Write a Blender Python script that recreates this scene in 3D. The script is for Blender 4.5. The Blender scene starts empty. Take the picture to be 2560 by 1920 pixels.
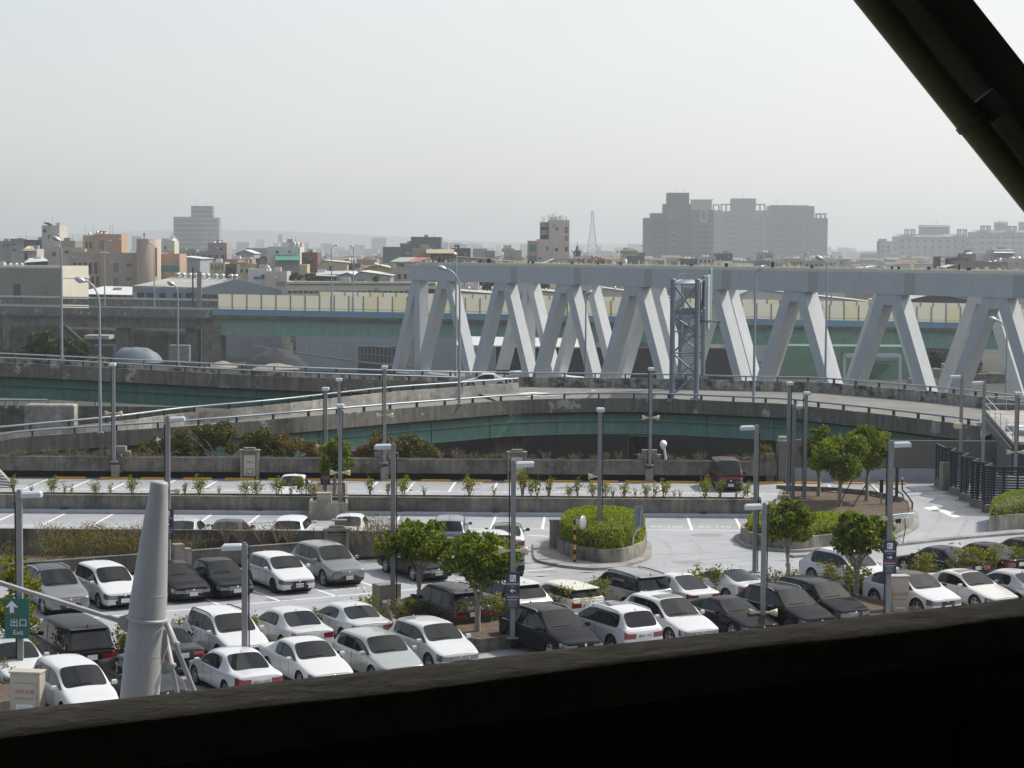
import bpy, bmesh, math, random
from math import radians as R, sin, cos, tan, pi, atan, sqrt, atan2
from mathutils import Vector, Matrix, noise as mnoise
from mathutils.bvhtree import BVHTree
random.seed(7)
S = bpy.context.scene
COL = S.collection
# ---------------------------------------------------------------- camera
F, CX, CY, HORIZ, ROLL, CAMZ = 5000.0, 1280.0, 960.0, 630.0, 0.007, 15.0
PITCH = atan((CY - HORIZ) / F)
cp, sp, cr, sr = cos(PITCH), sin(PITCH), cos(ROLL), sin(ROLL)
cam_d = bpy.data.cameras.new('camera'); cam_d.sensor_width = 36; cam_d.lens = 36 * F / 2560
cam_d.clip_start = 0.05; cam_d.clip_end = 30000
cam = bpy.data.objects.new('camera', cam_d); COL.objects.link(cam)
_U0 = Vector((0, sp, cp)); _Fw = Vector((0, cp, -sp)); _X = Vector((1, 0, 0))
_Rt = _X * cr + _U0 * sr
_Up = -_X * sr + _U0 * cr
M = Matrix((( _Rt.x, _Up.x, -_Fw.x, 0), (_Rt.y, _Up.y, -_Fw.y, 0), (_Rt.z, _Up.z, -_Fw.z, CAMZ), (0, 0, 0, 1)))
cam.matrix_world = M
S.camera = cam
# ---------------------------------------------------------------- sky, sun, exposure
SUN_AZ, SUN_EL = R(63), R(48)          # to the right of the view axis, in front
w = bpy.data.worlds.new('World'); S.world = w; w.use_nodes = True
nt = w.node_tree; nt.nodes.clear()
out = nt.nodes.new('ShaderNodeOutputWorld'); bg = nt.nodes.new('ShaderNodeBackground')
sky = nt.nodes.new('ShaderNodeTexSky'); sky.sky_type = 'NISHITA'; sky.sun_disc = False
sky.sun_elevation = SUN_EL; sky.sun_rotation = SUN_AZ
sky.air_density = 1.0; sky.dust_density = 1.6; sky.ozone_density = 1.0; sky.altitude = 50
# a thin white veil of cloud over the whole sky
tc = nt.nodes.new('ShaderNodeTexCoord'); mp = nt.nodes.new('ShaderNodeMapping'); mp.inputs['Scale'].default_value = (1, 1, 1.6)
nz = nt.nodes.new('ShaderNodeTexNoise'); nz.inputs['Scale'].default_value = 7.0; nz.inputs['Detail'].default_value = 6; nz.inputs['Distortion'].default_value = .6
nt.links.new(tc.outputs['Generated'], mp.inputs[0]); nt.links.new(mp.outputs[0], nz.inputs[0])
rp = nt.nodes.new('ShaderNodeMapRange'); rp.inputs[1].default_value = .40; rp.inputs[2].default_value = .62
rp.inputs[3].default_value = .84; rp.inputs[4].default_value = 1.0
nt.links.new(nz.outputs[0], rp.inputs[0])
sz = nt.nodes.new('ShaderNodeSeparateXYZ'); nt.links.new(tc.outputs['Generated'], sz.inputs[0])      # overhead the veil breaks into patches
zr = nt.nodes.new('ShaderNodeMapRange'); zr.inputs[1].default_value = .30; zr.inputs[2].default_value = .65; zr.inputs[3].default_value = .95; zr.inputs[4].default_value = .05
nt.links.new(sz.outputs[2], zr.inputs[0]); nt.links.new(zr.outputs[0], rp.inputs[3])
# (thin cloud scatters forward: it is brightest on the sun's side of the sky)
dt = nt.nodes.new('ShaderNodeVectorMath'); dt.operation = 'DOT_PRODUCT'
dt.inputs[1].default_value = (sin(SUN_AZ) * cos(SUN_EL), cos(SUN_AZ) * cos(SUN_EL), sin(SUN_EL))
nt.links.new(tc.outputs['Generated'], dt.inputs[0])
fw = nt.nodes.new('ShaderNodeMapRange'); fw.inputs[1].default_value = -.35; fw.inputs[2].default_value = .62; fw.inputs[3].default_value = .0; fw.inputs[4].default_value = .92
nt.links.new(dt.outputs['Value'], fw.inputs[0])
ml = nt.nodes.new('ShaderNodeMath'); ml.operation = 'MULTIPLY'; nt.links.new(fw.outputs[0], ml.inputs[0]); nt.links.new(rp.outputs[0], ml.inputs[1])
mx = nt.nodes.new('ShaderNodeMix'); mx.data_type = 'RGBA'; mx.inputs['B'].default_value = (9.3, 9.2, 8.95, 1)
nt.links.new(ml.outputs[0], mx.inputs['Factor']); nt.links.new(sky.outputs[0], mx.inputs['A'])
nt.links.new(mx.outputs['Result'], bg.inputs[0]); bg.inputs[1].default_value = 0.115
nt.links.new(bg.outputs[0], out.inputs[0])
sd = bpy.data.lights.new('sun', 'SUN'); sd.energy = 4.5; sd.angle = R(.53); sd.color = (1.0, .95, .86)
so = bpy.data.objects.new('sun', sd); COL.objects.link(so)
SUNV = Vector((sin(SUN_AZ) * cos(SUN_EL), cos(SUN_AZ) * cos(SUN_EL), sin(SUN_EL)))
so.rotation_euler = SUNV.to_track_quat('Z', 'Y').to_euler(); so.location = (60, 60, 90)
S.view_settings.view_transform = 'Standard'; S.view_settings.look = 'None'
S.view_settings.exposure = 0; S.view_settings.gamma = 1; S.view_settings.use_curve_mapping = False
S.cycles.max_bounces = 6; S.cycles.volume_bounces = 0; S.cycles.transparent_max_bounces = 8
S.cycles.caustics_reflective = False; S.cycles.caustics_refractive = False; S.cycles.sample_clamp_indirect = 4
S.cycles.use_denoising = True

# ---------------------------------------------------------------- pixel -> place
def ray(px, py):
    u = (px - CX) / F; v = -(py - CY) / F
    return _Rt * u + _Up * v + _Fw
def G(px, py, z=0.0):                    # the point at height z seen at a pixel
    d = ray(px, py); t = (z - CAMZ) / d.z
    return Vector((d.x * t, d.y * t, z))
def P(px, py, Y):                        # the point at depth Y seen at a pixel
    d = ray(px, py); t = Y / d.y
    return Vector((d.x * t, Y, CAMZ + d.z * t))
KY = 1.1646
def Q(px, py, y): return P(px, py, y * KY)

# ---------------------------------------------------------------- mesh helpers
class MB:
    def __init__(s): s.v = []; s.f = []; s.m = []; s.sm = []
    def add(s, vs, fs, m=0, smooth=False):
        o = len(s.v); s.v += [tuple(x) for x in vs]
        for f in fs: s.f.append(tuple(i + o for i in f)); s.m.append(m); s.sm.append(smooth)
        return s
    def box(s, c, d, rz=0.0, m=0, bev=0.0):
        x, y, z = d[0] / 2, d[1] / 2, d[2] / 2; cs, sn = cos(rz), sin(rz)
        b = min(bev, x * .45, y * .45, z * .45)
        if b <= 0:
            pts = [(-x, -y, -z), (x, -y, -z), (x, y, -z), (-x, y, -z), (-x, -y, z), (x, -y, z), (x, y, z), (-x, y, z)]
            fs = [(0, 3, 2, 1), (4, 5, 6, 7), (0, 1, 5, 4), (1, 2, 6, 5), (2, 3, 7, 6), (3, 0, 4, 7)]
        else:
            pts = []
            for (zz, k) in ((-z, b), (-z + b, 0), (z - b, 0), (z, b)):
                for (sx, sy) in ((-1, -1), (1, -1), (1, 1), (-1, 1)):
                    if k: pts += [(sx * (x - b), sy * (y - b), zz)] * 1
                    else: pts += [(sx * (x - b * .3), sy * (y - b * .3), zz)]
            fs = [(3, 2, 1, 0), (12, 13, 14, 15)]
            for l in range(3):
                for i in range(4):
                    j = (i + 1) % 4; fs.append((l * 4 + i, l * 4 + j, l * 4 + 4 + j, l * 4 + 4 + i))
        return s.add([(c[0] + p[0] * cs - p[1] * sn, c[1] + p[0] * sn + p[1] * cs, c[2] + p[2]) for p in pts], fs, m)
    def wallseg(s, a, b, th, z0, z1, m=0, off=0.0):   # a wall along a->b, thickness th to the left
        a = Vector((a[0], a[1])); b = Vector((b[0], b[1])); d = (b - a).normalized(); n = Vector((-d.y, d.x))
        q = [a + n * off, b + n * off, b + n * (off + th), a + n * (off + th)]
        return s.prism(q, z0, z1, m)
    def prism(s, poly, z0, z1, m=0, mtop=None, zf=None):
        n = len(poly); area = sum(poly[i][0] * poly[(i + 1) % n][1] - poly[(i + 1) % n][0] * poly[i][1] for i in range(n))
        if area < 0: poly = list(reversed(list(poly)))
        lo = [(p[0], p[1], z0) for p in poly]; hi = [(p[0], p[1], z1) for p in poly]
        fs = [(i, (i + 1) % n, n + (i + 1) % n, n + i) for i in range(n)]
        s.add(lo + hi, fs + [tuple(reversed(range(n)))], m)
        s.add(hi, [tuple(range(n))], m if mtop is None else mtop)
        return s
    def tube(s, path, r, n=8, m=0, cap=True, smooth=True):
        path = [Vector(p) for p in path]; rs = r if isinstance(r, (list, tuple)) else [r] * len(path)
        vs = []; fs = []; up = None
        for i, p in enumerate(path):
            t = (path[min(i + 1, len(path) - 1)] - path[max(i - 1, 0)]).normalized()
            if up is None: up = Vector((0, 0, 1)) if abs(t.z) < .9 else Vector((1, 0, 0))
            a = t.cross(up).normalized(); b = a.cross(t).normalized(); up = b
            for k in range(n):
                q = 2 * pi * k / n; vs.append(p + (a * cos(q) + b * sin(q)) * rs[i])
        for i in range(len(path) - 1):
            for k in range(n):
                j = (k + 1) % n; fs.append((i * n + k, (i + 1) * n + k, (i + 1) * n + j, i * n + j))
        s.add(vs, fs, m, smooth)
        if cap:
            s.add(vs[:n], [tuple(range(n))], m); s.add(vs[-n:], [tuple(reversed(range(n)))], m)
        return s
    def bar(s, a, b, wd, ht, m=0, up=(0, 0, 1)):       # square bar a->b
        a = Vector(a); b = Vector(b); t = (b - a).normalized(); u = Vector(up)
        if abs(t.dot(u)) > .98: u = Vector((1, 0, 0))
        x = t.cross(u).normalized(); y = x.cross(t).normalized()
        vs = []
        for p in (a, b):
            for (i, j) in ((-1, -1), (1, -1), (1, 1), (-1, 1)): vs.append(p + x * i * wd / 2 + y * j * ht / 2)
        return s.add(vs, [(3, 2, 1, 0), (4, 5, 6, 7), (0, 1, 5, 4), (1, 2, 6, 5), (2, 3, 7, 6), (3, 0, 4, 7)], m)
    def lathe(s, prof, n=16, m=0, c=(0, 0, 0), axis='z', smooth=True):
        vs = []; fs = []
        for (r, h) in prof:
            for k in range(n):
                q = 2 * pi * k / n
                if axis == 'z': vs.append((c[0] + r * cos(q), c[1] + r * sin(q), c[2] + h))
                elif axis == 'y': vs.append((c[0] + r * cos(q), c[1] + h, c[2] + r * sin(q)))
                else: vs.append((c[0] + h, c[1] + r * cos(q), c[2] + r * sin(q)))
        for i in range(len(prof) - 1):
            for k in range(n):
                j = (k + 1) % n; fs.append((i * n + k, i * n + j, (i + 1) * n + j, (i + 1) * n + k))
        return s.add(vs, fs, m, smooth)
    def quad(s, a, b, c, d, m=0): return s.add([a, b, c, d], [(0, 1, 2, 3)], m)
    def poly(s, pts, m=0): return s.add(pts, [tuple(range(len(pts)))], m)
    def grid(s, rows, m=0, smooth=False):              # rows of equally many points
        n = len(rows[0]); vs = [p for r in rows for p in r]
        fs = [(i * n + k, i * n + k + 1, (i + 1) * n + k + 1, (i + 1) * n + k) for i in range(len(rows) - 1) for k in range(n - 1)]
        return s.add(vs, fs, m, smooth)
    def mesh(s, name, mats, org=None):
        me = bpy.data.meshes.new(name); o = org or (0, 0, 0)
        me.from_pydata([(v[0] - o[0], v[1] - o[1], v[2] - o[2]) for v in s.v], [], s.f)
        for mm in (mats if isinstance(mats, (list, tuple)) else [mats]): me.materials.append(mm)
        me.polygons.foreach_set('material_index', s.m); me.polygons.foreach_set('use_smooth', s.sm)
        me.update(); return me
def tag(o, label=None, cat=None, group=None, kind=None):
    if label: o['label'] = label
    if cat: o['category'] = cat
    if group: o['group'] = group
    if kind: o['kind'] = kind
    return o
def thing(name, label, cat, loc=(0, 0, 0), rz=0.0, group=None):
    o = bpy.data.objects.new(name, None); COL.objects.link(o); o.location = loc; o.rotation_euler = (0, 0, rz)
    o.empty_display_size = .3
    return tag(o, label, cat, group)
def part(name, mb, mats, parent, world=False, label=None):   # a child mesh; world=True: mb is in world space (parent unrotated)
    org = None
    if world:
        org = Vector(parent.location)
        if parent.parent: org = org + Vector(parent.parent.location)
    me = mb if isinstance(mb, bpy.types.Mesh) else mb.mesh(name, mats, org)
    o = bpy.data.objects.new(name, me); COL.objects.link(o); o.parent = parent
    if label: o['label'] = label
    return o
def solo(name, mb, mats, label=None, cat=None, group=None, kind=None, loc=None):
    me = mb if isinstance(mb, bpy.types.Mesh) else mb.mesh(name, mats)          # with loc, mb is in the object's own space
    o = bpy.data.objects.new(name, me); COL.objects.link(o)
    if loc: o.location = loc
    return tag(o, label, cat, group, kind)
def struct(name, mb, mats): return solo(name, mb, mats, kind='structure')
KIDS = {}
def kids(o): return [c for c in bpy.data.objects if c.parent == o]
def dup(root, loc, rz=None, scale=None, label=None, ch=None):     # copy of a thing and its parts
    r = root.copy(); COL.objects.link(r); r.location = loc
    if rz is not None: r.rotation_euler = (0, 0, rz)
    if scale is not None: r.scale = scale if isinstance(scale, tuple) else (scale,) * 3
    if label: r['label'] = label
    for c in (ch if ch is not None else kids(root)):
        d = c.copy(); COL.objects.link(d); d.parent = r
        for g in kids(c):
            e = g.copy(); COL.objects.link(e); e.parent = d
    return r
_fc = bpy.data.curves.new('lettering', 'FONT'); _fo = bpy.data.objects.new('lettering', _fc)
COL.objects.link(_fo)
def text(mb, s, size, org, ux, uy, m=0, center=True, bold=0.0):   # flat letters, ux/uy = directions of writing and up
    _fc.body = s; _fc.size = 1; _fc.offset = bold; _fc.resolution_u = 2
    bpy.context.view_layer.update()
    me = bpy.data.meshes.new_from_object(_fo.evaluated_get(bpy.context.evaluated_depsgraph_get()))
    xs = [v.co.x for v in me.vertices] or [0]; ox = (min(xs) + max(xs)) / 2 if center else 0
    ux = Vector(ux).normalized(); uy = Vector(uy).normalized(); org = Vector(org)
    mb.add([org + ux * (v.co.x - ox) * size + uy * v.co.y * size for v in me.vertices], [tuple(p.vertices) for p in me.polygons], m)
    bpy.data.meshes.remove(me); return mb

# ---------------------------------------------------------------- materials
def lin(c):
    return tuple(((x / 255 + .055) / 1.055) ** 2.4 if x / 255 > .04045 else x / 255 / 12.92 for x in c)
def mat(name, col, rough=.7, metal=0.0, var=0.0, scale=1.0, streak=0.0, col2=None, bump=0.0, coat=0.0, spec=.5, thr=(.42, .62), sub=None):
    m = bpy.data.materials.new(name); m.use_nodes = True; nt = m.node_tree; b = nt.nodes['Principled BSDF']
    b.inputs['Base Color'].default_value = (*col, 1); b.inputs['Roughness'].default_value = rough; b.inputs['Metallic'].default_value = metal
    b.inputs['Coat Weight'].default_value = coat; b.inputs['Coat Roughness'].default_value = .06; b.inputs['Specular IOR Level'].default_value = spec
    last = None
    if var or streak or col2 or bump:
        ge = nt.nodes.new('ShaderNodeNewGeometry')
        n1 = nt.nodes.new('ShaderNodeTexNoise'); n1.inputs['Scale'].default_value = scale; n1.inputs['Detail'].default_value = 6; n1.inputs['Roughness'].default_value = .65
        nt.links.new(ge.outputs['Position'], n1.inputs['Vector'])
        rgb = nt.nodes.new('ShaderNodeRGB'); rgb.outputs[0].default_value = (*col, 1); last = rgb.outputs[0]
        if col2:
            mr = nt.nodes.new('ShaderNodeMapRange'); mr.inputs[1].default_value = thr[0]; mr.inputs[2].default_value = thr[1]
            n3 = nt.nodes.new('ShaderNodeTexNoise'); n3.inputs['Scale'].default_value = scale * .35; n3.inputs['Detail'].default_value = 8; n3.inputs['Roughness'].default_value = .7
            nt.links.new(ge.outputs['Position'], n3.inputs['Vector']); nt.links.new(n3.outputs[0], mr.inputs[0])
            mx = nt.nodes.new('ShaderNodeMix'); mx.data_type = 'RGBA'; mx.inputs['B'].default_value = (*col2, 1)
            nt.links.new(mr.outputs[0], mx.inputs['Factor']); nt.links.new(last, mx.inputs['A']); last = mx.outputs['Result']
        def mul(fac_out, lo, hi, last):
            mr = nt.nodes.new('ShaderNodeMapRange'); mr.inputs[1].default_value = .3; mr.inputs[2].default_value = .7
            mr.inputs[3].default_value = lo; mr.inputs[4].default_value = hi; nt.links.new(fac_out, mr.inputs[0])
            vm = nt.nodes.new('ShaderNodeVectorMath'); vm.operation = 'SCALE'
            nt.links.new(last, vm.inputs[0]); nt.links.new(mr.outputs[0], vm.inputs['Scale']); return vm.outputs[0]
        if var: last = mul(n1.outputs[0], 1 - var, 1 + var, last)
        if streak:
            mp = nt.nodes.new('ShaderNodeMapping'); mp.inputs['Scale'].default_value = (2.6, 2.6, .16)
            nt.links.new(ge.outputs['Position'], mp.inputs[0])
            n2 = nt.nodes.new('ShaderNodeTexNoise'); n2.inputs['Scale'].default_value = 1.0; n2.inputs['Detail'].default_value = 7; n2.inputs['Roughness'].default_value = .7
            nt.links.new(mp.outputs[0], n2.inputs['Vector']); last = mul(n2.outputs[0], 1 - streak, 1 + streak * .6, last)
        nt.links.new(last, b.inputs['Base Color'])
        if bump:
            bp = nt.nodes.new('ShaderNodeBump'); bp.inputs['Strength'].default_value = bump; bp.inputs['Distance'].default_value = .05
            nt.links.new(n1.outputs[0], bp.inputs['Height']); nt.links.new(bp.outputs[0], b.inputs['Normal'])
    return m
def leafmat(name, c1, c2, c3=None, transl=.35):
    m = bpy.data.materials.new(name); m.use_nodes = True; nt = m.node_tree; b = nt.nodes['Principled BSDF']
    ge = nt.nodes.new('ShaderNodeNewGeometry'); cr_ = nt.nodes.new('ShaderNodeValToRGB')
    cr_.color_ramp.elements[0].color = (*c1, 1); cr_.color_ramp.elements[1].color = (*c2, 1)
    if c3: e = cr_.color_ramp.elements.new(.93); e.color = (*c2, 1); cr_.color_ramp.elements[2].color = (*c3, 1)
    nt.links.new(ge.outputs['Random Per Island'], cr_.inputs[0]); nt.links.new(cr_.outputs[0], b.inputs['Base Color'])
    b.inputs['Roughness'].default_value = .5; b.inputs['Specular IOR Level'].default_value = .25
    tr = nt.nodes.new('ShaderNodeBsdfTranslucent'); ms = nt.nodes.new('ShaderNodeMixShader'); ms.inputs[0].default_value = transl
    hs = nt.nodes.new('ShaderNodeHueSaturation'); hs.inputs['Value'].default_value = 1.6; hs.inputs['Saturation'].default_value = 1.1
    nt.links.new(cr_.outputs[0], hs.inputs['Color']); nt.links.new(hs.outputs[0], tr.inputs[0])
    nt.links.new(b.outputs[0], ms.inputs[1]); nt.links.new(tr.outputs[0], ms.inputs[2])
    nt.links.new(ms.outputs[0], nt.nodes['Material Output'].inputs[0])
    return m
HAZE = 0.00021
# ================================================================ materials of the place
m_conc = mat('weathered_concrete', (.20, .19, .165), .9, var=.22, scale=1.3, streak=.42, col2=(.085, .08, .07), bump=.25)
m_conc_l = mat('pale_concrete', (.40, .385, .35), .9, var=.2, scale=1.6, streak=.3, col2=(.2, .19, .17), bump=.2)
m_conc_st = mat('stained_concrete', (.36, .35, .32), .92, var=.25, scale=2.2, streak=.55, col2=(.055, .052, .047), bump=.25, thr=(.46, .60))
m_para = mat('dark_parapet_concrete', (.17, .16, .14), .92, var=.2, scale=1.5, streak=.5, col2=(.42, .41, .39), thr=(.585, .605), bump=.2)
m_deckp = mat('painted_deck', (.345, .355, .38), .55, var=.09, scale=.5, col2=(.265, .27, .275), thr=(.46, .72), bump=.06)
m_kerb = mat('kerb_blue_grey', (.30, .33, .37), .6, var=.12, scale=1.5)
m_line = mat('line_paint', (.78, .78, .76), .6, var=.1, scale=3)
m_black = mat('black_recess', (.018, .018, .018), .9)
m_asph = mat('road_asphalt', (.20, .195, .18), .9, var=.12, scale=.9, col2=(.15, .145, .135), bump=.15)
m_earth = mat('open_ground', (.042, .041, .038), .95, var=.3, scale=.05, col2=(.035, .042, .024), bump=.2)
m_soil = mat('mulch_soil', (.105, .075, .052), 1.0, var=.5, scale=6, bump=.8)
m_yel = mat('yellow_plastic', (.62, .29, .02), .45, var=.1, scale=3)
m_galv = mat('galvanised_steel', (.50, .54, .58), .42, .55, var=.08, scale=2)
m_pole = mat('grey_painted_steel', (.23, .235, .24), .5, .2, var=.1, scale=3)
m_polel = mat('pale_blue_steel', (.33, .375, .415), .42, .3, var=.06, scale=2)
m_dark = mat('dark_metal', (.035, .037, .04), .5, .3)
m_navy = mat('navy_steel', (.022, .028, .042), .45, .3, var=.1, scale=3)
m_white = mat('white_paint', (.78, .79, .80), .4, var=.04, scale=2)
m_cream = mat('cream_enamel', (.62, .585, .47), .5, var=.06, scale=4)
m_green = mat('green_girder_paint', (.16, .30, .255), .5, var=.14, scale=.8, streak=.2)
m_greend = mat('green_girder_old', (.085, .18, .155), .55, var=.2, scale=.6, streak=.3)

# ================================================================ the ground far below
GZ = -13.0
mb = MB()
N = 40
for i in range(N):
    pass
mb.quad((-5900, -90, GZ), (5900, -90, GZ), (5900, 10900, GZ), (-5900, 10900, GZ))
struct('ground', mb, m_earth)

# ================================================================ the roof car park
Yw3, Yw2 = 112 * KY, 97.2 * KY
mb = MB(); mb.box((0, 81.5, -.6), (104, 106, 1.2), m=0)
struct('parking_deck', mb, [m_deckp])
mb = MB(); mb.box((0, 82, -7.1), (98, 102, 11.76), m=0)
solo('garage_block', mb, [m_conc], 'dark concrete lower floors of the garage carrying the roof car park', 'garage')
# stall markings ------------------------------------------------
def stripe(mb, a, b, wd=.12, z=.004, m=0):
    a = Vector(a[:2]); b = Vector(b[:2]); d = (b - a).normalized(); n = Vector((-d.y, d.x)) * wd / 2
    mb.add([(a.x - n.x, a.y - n.y, z), (b.x - n.x, b.y - n.y, z), (b.x + n.x, b.y + n.y, z), (a.x + n.x, a.y + n.y, z)], [(0, 1, 2, 3)], m)
mb = MB()
x3 = lambda px: (px - 1280) / F * Yw3
bays3 = [17, 122, 228, 330, 440, 546, 650, 755, 841, 946, 1038, 1140, 1245, 1349, 1452, 1556, 1652, 1750, 1860, 1968, 2072, 2180]
for px in bays3: stripe(mb, (x3(px) - .02 * 0, Yw3 - .75), (x3(px) - .25, Yw3 - 6.0), .14)
stripe(mb, (-32, Yw3 - 6.06), (25, Yw3 - 6.06), .14)
x2 = lambda px: (px - 1280) / F * Yw2
bays2 = [36, 161, 282, 405, 528, 649, 768, 885, 1002, 1122, 1241, 1364, 1487, 1609, 1723, 1843]
for px in bays2: stripe(mb, (x2(px), Yw2 - .45), (x2(px) - .2, Yw2 - 5.3), .14)
stripe(mb, (-30, Yw2 - 5.36), (14.2, Yw2 - 5.36), .12)
# the turned lot in front
HD = Vector((.505, -.863)); D1 = Vector((.863, .505))       # noses point along HD, rows run along D1
a0 = G(577, 1514).to_2d(); a1 = G(940, 1478).to_2d()
for k in range(-6, 6):
    o = a0 + D1 * (2.62 * k - .35)
    stripe(mb, o, o - HD * 5.0, .13)
stripe(mb, a0 - D1 * 17, a0 + D1 * 11.2, .13)
b0 = G(1270, 1432).to_2d()
stripe(mb, b0, b0 + D1 * 2.5, .13)
# lane arrow by the fence
mb.poly([(p.x, p.y, .004) for p in (G(2314, 1271), G(2346, 1281), G(2340, 1275))][::-1] + []) if False else mb.add([(p.x, p.y, .004) for p in (G(2308, 1270), G(2338, 1265), G(2349, 1273), G(2328, 1276), G(2352, 1271), G(2402, 1292), G(2384, 1294), G(2342, 1275))], [(2, 1, 0), (3, 2, 0), (7, 6, 5, 4)])
stripe(mb, G(1372, 1341), G(1318, 1338), .16); stripe(mb, G(1345, 1358), G(1336, 1390), .12)
# stall numbers painted on the deck
for k, px in enumerate((1668, 1790)):
    q = G(px, 1319); text(mb, ('R5 169', 'R5 170')[k], .62, (q.x, q.y + .1, .005), (1, 0, 0), (0, 1, 0))
for k, px in enumerate(bays3[2:20]):
    q = Vector((x3(px) + 1.1, Yw3 - 5.75, .005))
    text(mb, 'R5 %d' % (131 + k), .5, q, (1, 0, 0), (0, 1, 0))
for k, (px, py) in enumerate(((880, 1474), (1015, 1462), (1150, 1450))):
    q = G(px, py); text(mb, 'R5 0%d' % (77 - k), .6, (q.x, q.y, .005), D1.to_3d(), (-HD).to_3d())
struct('parking_markings', mb, [m_line])
# darker patches and thin darker lines on the deck
m_dmark = mat('deck_dark_mark', (.25, .25, .255), .5, var=.2, scale=3)
mb = MB()
for (px, py, rx, ry) in ((1352, 1429, .8, .5), (1480, 1412, 1.1, .8), (1765, 1338, .9, .6), (1720, 1406, .8, .5), (1960, 1402, .5, .3), (700, 1500, .7, .4), (1180, 1455, 1.3, .7)):
    q = G(px, py); mb.poly([(q.x + rx * cos(t * .5236) * (1 + .2 * sin(t * 3.1)), q.y + ry * sin(t * .5236) * (1 + .2 * cos(t * 2.3)), .0025) for t in range(12)])
for pts in (((1440, 1418), (1520, 1428), (1620, 1434)), ((1690, 1403), (1800, 1397), (1880, 1390)), ((1740, 1340), (1840, 1330)), ((1620, 1388), (1760, 1382), (1900, 1376)), ((1380, 1425), (1310, 1420))):
    for i in range(len(pts) - 1): stripe(mb, G(*pts[i]), G(*pts[i + 1]), .16, .003)
struct('deck_marks', mb, [m_dmark])
m_tyremk = mat('tyre_mark', (.285, .29, .30), .55, var=.15, scale=1.2, col2=(.335, .345, .365), thr=(.45, .6))
mb = MB()
def track(pts, wd=.22, gap=1.55):
    p = [G(*q).to_2d() for q in pts]; o = []
    for i in range(len(p) - 1):
        for k in range(8): o.append(p[i].lerp(p[i + 1], k / 8))
    o.append(p[-1])
    for _ in range(6): o = [o[0]] + [(o[i - 1] + o[i] * 2 + o[i + 1]) / 4 for i in range(1, len(o) - 1)] + [o[-1]]
    for s in (-gap / 2, gap / 2):
        rows = []
        for i, q in enumerate(o):
            d = (o[min(i + 1, len(o) - 1)] - o[max(i - 1, 0)]).normalized(); n = Vector((-d.y, d.x)); rows.append([(q.x + n.x * (s - wd / 2), q.y + n.y * (s - wd / 2), .0015), (q.x + n.x * (s + wd / 2), q.y + n.y * (s + wd / 2), .0015)])
        mb.grid(rows[::-1])
track([(300, 1560), (700, 1525), (1050, 1488), (1330, 1450), (1640, 1425), (1850, 1408)]); track([(1180, 1440), (1300, 1432), (1500, 1440), (1760, 1420), (1990, 1398), (2200, 1375), (2420, 1345)])
track([(1700, 1415), (1720, 1380), (1690, 1345), (1600, 1332)]); track([(2330, 1370), (2370, 1320), (2390, 1285), (2330, 1245), (2260, 1228)]); track([(950, 1222), (1400, 1228), (1800, 1232), (2000, 1222)])
track([(200, 1330), (600, 1328), (1100, 1335), (1340, 1345)]); track([(1500, 1570), (1800, 1530), (2150, 1480), (2560, 1420)])
struct('tyre_marks', mb, [m_tyremk])

# ---- long walls across the deck -------------------------------
def shrub_wall(name, label, x0, x1, y, z, lip, dark=True):
    t = thing(name, label, 'wall', ((x0 + x1) / 2, y, 0))
    return t
XL = -36.0
# back wall: an overhanging planter trough over a recess whose shade is put into black colour
xr3 = G(1941, 1207).x
t = thing('trough_wall', 'long stained concrete trough wall behind the yellow wheel stops', 'wall', (0, Yw3, 0))
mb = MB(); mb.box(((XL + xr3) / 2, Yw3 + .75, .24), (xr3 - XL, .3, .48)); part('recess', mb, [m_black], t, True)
mb = MB()
seg = 6.2; x = XL
while x < xr3 - .1:
    e = min(x + seg, xr3)
    mb.box(((x + e) / 2, Yw3 + .06, .93), (e - x - .012, .12, .9), m=0); x = e
mb.box(((XL + xr3) / 2, Yw3 + .52, .50), (xr3 - XL, .8, .04), m=0)
mb.box(((XL + xr3) / 2, Yw3 + 1.0, .93), (xr3 - XL, .15, .9), m=0)
mb.box(((XL + xr3) / 2, Yw3 + .06, 1.395), (xr3 - XL, .18, .03), m=0)
part('wall_panel', mb, [m_conc], t, True)
mb = MB(); mb.box(((XL + xr3) / 2, Yw3 + .52, .86), (xr3 - XL, .76, .6)); part('soil', mb, [m_soil], t, True)
# middle wall with a bed on top
xr2 = G(1905, 1296).x
t = thing('planter_wall', 'long low concrete planter wall between the two back parking strips', 'wall', (0, Yw2, 0))
mb = MB(); x = XL
while x < xr2 - .1:
    e = min(x + 5.1, xr2); mb.box(((x + e) / 2, Yw2 + .1, .5), (e - x - .012, .2, .96)); x = e
mb.box(((XL + xr2) / 2, Yw2 + 1.35, .5), (xr2 - XL, .16, 1.0))
mb.box(((XL + xr2) / 2, Yw2 + .1, .995), (xr2 - XL, .24, .03))
part('wall_panel', mb, [m_conc], t, True)
mb = MB(); mb.box(((XL + xr2) / 2, Yw2 + .735, .47), (xr2 - XL, 1.06, .9)); part('soil', mb, [m_soil], t, True)
mb = MB(); mb.box(((XL + xr2) / 2, Yw2 - .2, .11), (xr2 - XL, .39, .22)); part('kerb', mb, [m_kerb], t, True)
mb = MB()
for px, py in ((167, 1279), (654, 1280), (1004, 1283), (1240, 1285), (1600, 1288), (1757, 1290)):
    q = G(px, py); mb.box((q.x, Yw2 - .18, .28), (.32, .3, .1))
part('drain_cap', mb, [m_dark], t, True)
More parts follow.
